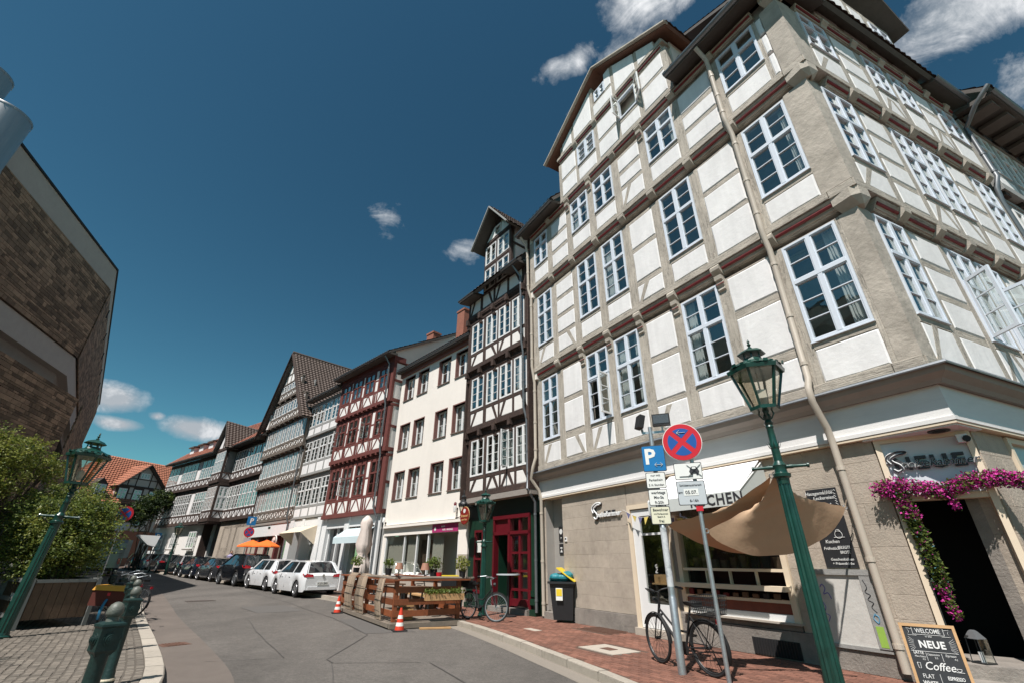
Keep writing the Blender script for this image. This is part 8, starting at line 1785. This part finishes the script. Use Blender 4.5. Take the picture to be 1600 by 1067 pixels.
# ---- cars
def car(loc, az, label, body_m, L_=4.25, Wd=1.79, Ht=1.45, wb=2.62, kind='hatch', plate_t=None, group='cars parked along the right kerb', detail=1, lights_m=None):
    """x forward, centre of the car at the origin on the ground"""
    o = empty('parked_car', (*loc, rise(*loc)+ROADZ), R(90-az), label, 'car', group); h2 = Wd/2; x0, x1 = -L_/2, L_/2; xr, xf = -wb/2-.05*0, wb/2
    rw = .325 if kind != 'suv' else .37
    # profile heights along x: belt, roof
    def lerpt(tb, x):
        for (a, va), (c, vc) in zip(tb[:-1], tb[1:]):
            if x <= c: return va+(vc-va)*max(0, min(1, (x-a)/(c-a)))
        return tb[-1][1]
    s_ = Ht/1.45
    if kind == 'sedan': roof = [(x0, .0), (x0+.55, .0), (x0+1.25, .40), (x0+1.7, .47), (x0+2.5, .47), (x1-1.25, .0), (x1, 0)]; belt = [(x0, .86), (x0+.2, .94), (x0+1.0, .97), (x1-1.2, .93), (x1-.5, .82), (x1-.08, .64), (x1, .60)]
    elif kind == 'wagon': roof = [(x0+.02, .0), (x0+.40, .42), (x0+.8, .47), (x0+2.6, .50), (x1-1.3, .0), (x1, 0)]; belt = [(x0, .82), (x0+.15, .92), (x1-1.25, .94), (x1-.5, .84), (x1-.08, .64), (x1, .60)]
    else: roof = [(x0+.06, .0), (x0+.50, .44), (x0+.85, .50), (x0+2.2, .52), (x0+2.45, .50), (x1-1.02, .0), (x1, 0)]; belt = [(x0, .82), (x0+.10, .93), (x0+.6, .96), (x1-1.05, .95), (x1-.5, .86), (x1-.10, .66), (x1, .60)]
    wid = [(x0, .84), (x0+.15, .94), (x0+.6, 1.0), (x1-.8, 1.0), (x1-.25, .92), (x1, .72)]
    xs = sorted(set([x0, x0+.04, x0+.10, x0+.2, x0+.4, x0+.55, x1, x1-.05, x1-.12, x1-.25, x1-.45, x1-.7, x1-1.0]+[xc+rw*1.13*math.cos(math.pi*k/8) for xc in (xr, xf) for k in range(9)]+[x0+L_*k/14 for k in range(1, 14)]))
    xs = [xs[0]]+[b2 for a2, b2 in zip(xs[:-1], xs[1:]) if b2-a2 > .012]; xs[-1] = x1
    def arch(x):
        z = .22 if kind != 'suv' else .28
        if x < x0+.1 or x > x1-.1: z = .30
        for xc in (xr, xf):
            d = abs(x-xc)
            if d < rw*1.14: z = max(z, rw+math.sqrt(max(0, (rw*1.14)**2-d*d)))
        return z
    b = MB(); cols_ = []
    for x in xs:
        w = h2*lerpt(wid, x); bz = lerpt(belt, x)*s_; az_ = arch(x); az_ = min(az_, bz-.08)
        prof = [(w*.96, az_), (w*1.0, az_+(bz-az_)*.3), (w*1.0, az_+(bz-az_)*.62), (w*.975, az_+(bz-az_)*.85), (w*.93, bz), (w*.80, bz+.015), (w*.4, bz+.035), (0, bz+.04)]
        cols_.append(prof)
    n = len(cols_[0]); vs = []
    for x, pr in zip(xs, cols_):
        for y, z in pr: vs.append((x, y, z))
        for y, z in pr[:-1]: vs.append((x, -y, z))
    m = 2*n-1; fs = []
    for i in range(len(xs)-1):
        for j in range(n-1): fs.append((i*m+j, i*m+j+1, (i+1)*m+j+1, (i+1)*m+j))
        for j in range(n-2): fs.append((i*m+n+j+1, i*m+n+j, (i+1)*m+n+j, (i+1)*m+n+j+1))
        fs.append((i*m+n-1, i*m+2*n-2, (i+1)*m+2*n-2, (i+1)*m+n-1))
    for i in (0, len(xs)-1): fs.append(tuple(i*m+j for j in range(n))+tuple(i*m+n+j for j in range(n-2, -1, -1)))
    b.add(vs, fs); bd = b.build('body', body_m, o, smooth=True)
    MB().box(x0+.15, x1-.15, -h2*.86, h2*.86, .24, .55).build('underbody', black_m, o)
    # greenhouse
    g_ = MB(); rf = MB(); xs2 = [x for x in xs if lerpt(roof, x) > .001]; xa, xb = xs2[0], xs2[-1]
    keys = [q[0] for q in roof if q[1] > .0]; base_f = [q[0] for q in roof if q[1] == 0 and q[0] > 0 and q[0] < x1-.1]; base_r = [q[0] for q in roof if q[1] == 0 and q[0] < 0]
    rx, fx = base_r[-1], base_f[0]; r1, r2 = keys[0], keys[-1]; tw = h2*.66; bw_ = h2*.90
    bz = lambda x: lerpt(belt, x)*s_; tz = lambda x: (lerpt(belt, x)*0+.95*s_+lerpt(roof, x)*s_)
    P = lambda x, y, z: (x, y, z)
    top = [(x, tz(x)) for x in keys]; side_x = [rx+.06]+keys+[fx-.05]
    for sg in (-1, 1):
        # side glass as one strip per window, pillars between
        q = [(rx+.05, bz(rx))]+[(x, tz(x)-.07) for x in keys]+[(fx-.06, bz(fx))]
        bp = [(rx+.05, bw_, bz(rx)-.01)]+[(x, bw_, bz(x)-.01) for x in keys]+[(fx-.06, bw_, bz(fx)-.01)]
        tp = [(rx+.05, bw_, bz(rx)-.01)]+[(x, tw, tz(x)-.03) for x in keys]+[(fx-.06, bw_, bz(fx)-.01)]
        vs = [(x, y*sg, z) for x, y, z in bp]+[(x, y*sg, z) for x, y, z in tp]; k = len(bp); sh = MB(); sh.add(vs, [(i, i+1, k+i+1, k+i) for i in range(k-1)]); sh.build('side_window', mat('car_glass', (.012, .016, .018), .06, .1, 3, coat=1), o)
        pl = MB()
        for xm in ((keys[0]+keys[-1])/2+.02, keys[0]+.12):
            pl.bar((xm, bw_*sg, bz(xm)), (xm-.05, (tw+.01)*sg, tz(xm)-.04), .07, .02, up=(0, 1, 0))
        pl.bar((fx-.02, (bw_+.0)*sg, bz(fx)), (keys[-1]+.02, (tw+.02)*sg, tz(keys[-1])-.02), .05, .06); pl.bar((rx+.02, bw_*sg, bz(rx)), (keys[0]-.0, (tw+.02)*sg, tz(keys[0])-.02), .10, .06); cw2, ct2 = (.62, .22) if kind != 'sedan' else (.30, .1); e_ = .008*sg; pl.add([(rx-.02, bw_*sg+e_, bz(rx)-.01), (rx+cw2, bw_*sg+e_, bz(rx+cw2)-.01), (keys[0]+ct2, tw*sg+e_*2, tz(keys[0]+ct2)-.03), (keys[0], tw*sg+e_*2, tz(keys[0])-.03)], [(0, 1, 2, 3)])
        for a_, c_ in zip(keys[:-1], keys[1:]): pl.bar((a_, (tw+.02)*sg, tz(a_)-.03), (c_, (tw+.02)*sg, tz(c_)-.03), .05, .05)
        pl.build('pillar', body_m, o)
        mr = MB(); mr.sphere((fx-.45, (h2+.09)*sg, bz(fx)+.05), .09, 10, 6, sc=(.6, 1, .7)); mr.build('wing_mirror', body_m, o, smooth=True)
        hd = MB()
        for xm in (xf-.95, xr+.75): hd.box(xm, xm+.16, h2*sg-.01, h2*sg+.012, .78*s_, .81*s_)
        hd.build('door_handle', body_m, o)
        ln = MB()
        for xm in (xf-.42, (xf+xr)/2+.02, xr+.30): ln.bar((xm, (h2*1.002)*sg, .34), (xm-.01, (h2*.985)*sg, .88*s_), .008, .006, up=(0, 1, 0))
        ln.build('door_gap', black_m, o)
    cap = MB(); vs = []
    for x in keys:
        z = tz(x); vs += [(x, -tw-.02, z-.03), (x, -tw*.8, z), (x, 0, z+.02), (x, tw*.8, z), (x, tw+.02, z-.03)]
    cap.add(vs, [(5*i+j, 5*i+j+1, 5*i+j+6, 5*i+j+5) for i in range(len(keys)-1) for j in range(4)]); cap.build('roof', body_m, o, smooth='all')
    gm = MATS['car_glass']; fw_ = MB(); fw_.add([(fx-.02, -bw_*.95, bz(fx)), (fx+.02, 0, bz(fx)+.03), (fx-.02, bw_*.95, bz(fx)), (keys[-1]+.02, tw*.95, tz(keys[-1])-.035), (keys[-1]+.03, 0, tz(keys[-1])), (keys[-1]+.02, -tw*.95, tz(keys[-1])-.035)], [(0, 1, 4, 5), (1, 2, 3, 4)]); fw_.build('windscreen', gm, o)
    rwn = MB(); rwn.add([(rx+.0, -bw_*.85, bz(rx)+.0), (rx-.02, 0, bz(rx)+.01), (rx+.0, bw_*.85, bz(rx)+.0), (keys[0]-.03, tw*.85, tz(keys[0])-.03), (keys[0]-.05, 0, tz(keys[0])-.01), (keys[0]-.03, -tw*.85, tz(keys[0])-.03)], [(0, 1, 4, 5), (1, 2, 3, 4)]); rwn.build('rear_window', gm, o)
    rs = MB(); rs.add([(rx+.02, -bw_, bz(rx)-.03), (rx+.02, bw_, bz(rx)-.03), (keys[0], tw, tz(keys[0])-.02), (keys[0], -tw, tz(keys[0])-.02)], [(0, 1, 2, 3)]); rs.build('tailgate', body_m, o)
    for sg in (-1, 1):
        t_ = MB(); yy = h2*.86; t_.add([(x0-.012, (yy-.34)*sg, .80*s_), (x0-.012, (yy-.02)*sg, .80*s_), (x0+.12, (yy+.055)*sg, .82*s_), (x0+.30, (yy+.075)*sg, .93*s_), (x0+.03, (yy-.02)*sg, .94*s_), (x0-.0, (yy-.30)*sg, .90*s_)], [(0, 1, 4, 5), (1, 2, 3, 4)]); q = t_.build('tail_light', mat('tail_light_red', (.35, .012, .02), .15, .1, 5, coat=1), o)
        t_ = MB(); t_.sphere((x1-.16, .62*sg*h2/.9, .66*s_), .13, 10, 6, sc=(.9, 1.2, .6)); t_.build('headlight', chrome, o, smooth=True)
    b = MB(); b.box(x0-.035, x0+.1, -h2*.72, h2*.72, .30, .42); b.build('rear_bumper', black_m if kind == 'suv' else body_m, o)
    q = MB().box(x0-.045, x0-.02, -.26, .26, .50*s_, .61*s_).build('number_plate', sign_white, o); letter(plate_t, .10, text_dark, q, 0, 0, 0, M=T((x0-.046, 0, .555*s_)) @ RZ(-90), bold=.01) if plate_t else None
    MB().disc((x0-.02, 0, .86*s_), .055, .02, 16, 'x').build('round_badge', chrome, o)
    MB().box(x0-.02, x0+.08, -.02, .02, .30, .34).build('bumper_vent', black_m, o)
    for xc in (xr, xf):
        for sg in (-1, 1):
            y = (h2-.10)*sg; b = MB(); b.torus((xc, y, rw), rw-.075, .078, 28, 8); w_ = b.build('wheel', rubber, o, smooth=True)
            b = MB(); b.torus((xc, y+.055*sg, rw), rw-.125, .018, 24, 6)
            for k in range(10):
                a = 2*math.pi*k/10; b.bar((xc+.03*math.cos(a), y+.06*sg, rw+.03*math.sin(a)), (xc+(rw-.13)*math.cos(a), y+.055*sg, rw+(rw-.13)*math.sin(a)), .03, .02, up=(0, 1, 0))
            b.disc((xc, y+.06*sg, rw), .055, .02, 12); b.build('rim', mat('alloy_rim', (.38, .38, .39), .35, .1, 6, metal=.7) if kind != 'suv' else pipe_grey, w_)
            MB().disc((xc, y+.0*sg, rw), rw-.13, .05, 18).build('brake_disc', black_m, w_)
    return o
def at_wheel(rx_, ry, az, wb, h2):     # rear left wheel contact -> car centre
    h = Vector((math.sin(R(az)), math.cos(R(az)))); l = Vector((-math.cos(R(az)), math.sin(R(az)))); c = Vector((rx_, ry))+h*wb/2-l*(h2-.1); return (c.x, c.y)
white_car = paint('white_car_paint', (.72, .73, .74)); black_car = paint('black_car_paint', (.006, .007, .01)); grey_car = paint('anthracite_car_paint', (.03, .032, .036)); blue_car = paint('midnight_blue_car_paint', (.008, .012, .022)); silver_car = paint('silver_car_paint', (.38, .40, .42))
CA = [(-9.62, 22.9, -44, white_car, 'hatch', 4.25, 1.46, 'white hatchback nearest to the terrace deck, its tail lights facing us', 'H LN 2805'),
      (-12.62, 26.2, -46, white_car, 'hatch', 4.2, 1.45, 'second white hatchback just behind the nearest white car', 'H KS 412'),
      (-15.9, 29.2, -48, black_car, 'suv', 4.5, 1.68, 'large black SUV behind the two white cars', None),
      (-19.6, 33.0, -48, grey_car, 'sedan', 4.5, 1.44, 'anthracite saloon car next behind the black SUV', None),
      (-22.9, 36.1, -48, blue_car, 'sedan', 4.5, 1.42, 'dark blue coupe between the anthracite saloon and the black estate', None),
      (-26.7, 40.0, -47, black_car, 'wagon', 4.4, 1.46, 'black estate car with pale wheels before the stone ground floor', None),
      (-31.0, 43.8, -46, black_car, 'hatch', 4.0, 1.50, 'small black hatchback with bright red tail light, before the silver car', None),
      (-35.2, 47.8, -44, silver_car, 'wagon', 4.5, 1.50, 'silver estate car near the far end of the row', None),
      (-38.6, 50.6, -44, black_car, 'hatch', 4.1, 1.50, 'farthest black car with glowing red light at the end of the row', None)]
for x, y, az, m_, kd, L_, Hh, lb_, pt in CA: car(at_wheel(x, y, az, 2.62, .9), az, lb_, m_, L_, 1.8, Hh, 2.62, kd, pt)
# grey van on the left, seen from behind over the bicycles
VN = empty('delivery_van', (-30.2, 36.6, rise(-30, 36)+ROADZ), R(90+43), 'grey delivery van parked on the left behind the shrubs, its rear with a red light', 'van')
van_m = paint('grey_van_paint', (.17, .18, .195), .4)
b = MB(); prof = [(-2.7, .45), (-2.75, .6), (-2.72, 2.2), (-2.6, 2.42), (1.3, 2.45), (1.9, 2.05), (2.3, 1.3), (2.75, 1.05), (2.8, .45)]; n = len(prof)
b.add([(x, -1.0, z) for x, z in prof]+[(x, 1.0, z) for x, z in prof], [tuple(range(n)), tuple(range(2*n-1, n-1, -1))]+[(i, n+i, n+(i+1) % n, (i+1) % n) for i in range(n)]); b.build('body', van_m, VN)
for sg in (-1, 1):
    MB().box(-2.78, -2.70, sg*.86-.08, sg*.86+.08, .85, 1.2).build('tail_light', MATS['tail_light_red'], VN); MB().box(1.35, 2.0, sg*1.0-.01, sg*1.0+.01, 1.35, 1.95).build('side_window', MATS['car_glass'], VN)
    for xc in (-1.7, 1.8): b = MB(); b.torus((xc, sg*.88, .35), .27, .08, 24, 8); b.build('wheel', rubber, VN, smooth=True)
MB().box(-2.76, -2.72, -.9, .9, 1.5, 1.52).box(-2.765, -2.72, -.01, .01, .5, 2.3).build('door_gap', black_m, VN); MB().box(-2.85, -2.7, -.95, .95, .42, .6).build('rear_bumper', black_m, VN)
# ---- a person behind the cars
def person(loc, label, shirt, h=1.72, rz=0):
    o = empty('person', (*loc, rise(*loc)), rz, label, 'person'); k = h/1.72
    V_ = [(0, 0, .95, .15), (0, 0, 1.2, .16), (0, 0, 1.40, .17), (0, 0, 1.50, .065), (0, -.01, 1.62, .10), (-.19, 0, 1.40, .06), (-.24, .02, 1.15, .045), (-.22, -.08, .92, .035), (.19, 0, 1.40, .06), (.24, .02, 1.15, .045), (.22, -.08, .92, .035), (-.10, 0, .86, .10), (-.11, -.02, .48, .065), (-.11, .03, .08, .045), (.10, 0, .86, .10), (.11, .06, .48, .065), (.11, .1, .08, .045), (-.11, -.10, .04, .04), (.11, -.03, .04, .04)]
    E_ = [(0, 1), (1, 2), (2, 3), (3, 4), (2, 5), (5, 6), (6, 7), (2, 8), (8, 9), (9, 10), (0, 11), (11, 12), (12, 13), (0, 14), (14, 15), (15, 16), (13, 17), (16, 18)]
    me = bpy.data.meshes.new('body'); me.from_pydata([(x*k, y*k, z*k) for x, y, z, r in V_], E_, []); b_o = link('body', me, o); me.materials.append(shirt)
    sk = b_o.modifiers.new('skin', 'SKIN'); 
    for v, q in zip(me.skin_vertices[0].data if me.skin_vertices else [], V_): v.radius = (q[3]*k, q[3]*k)
    if not me.skin_vertices: pass
    b_o.modifiers.new('sub', 'SUBSURF').levels = 1; b_o.modifiers['sub'].render_levels = 1
    b = MB(); b.sphere((0, -.01*k, 1.63*k), .105*k, 12, 8, sc=(.85, 1, 1.15)); b.build('head', mat('skin', (.45, .26, .18), .6, .05, 5), o, smooth=True); b = MB(); b.sphere((0, .015*k, 1.67*k), .112*k, 12, 8, sc=(.88, 1, .95)); b.build('hair', mat('dark_hair', (.04, .025, .015), .7, .2, 20), o, smooth=True)
    b = MB(); b.lathe([(.16*k, .78*k), (.19*k, .95*k), (.17*k, 1.2*k), (.20*k, 1.38*k), (.10*k, 1.48*k)], 14); b.build('shirt', shirt, o, smooth=True)
    return o
person((-21.6, 38.2), 'person in a lavender shirt standing behind the parked cars', mat('lavender_shirt', (.30, .27, .42), .8, .05, 5), rz=.6)
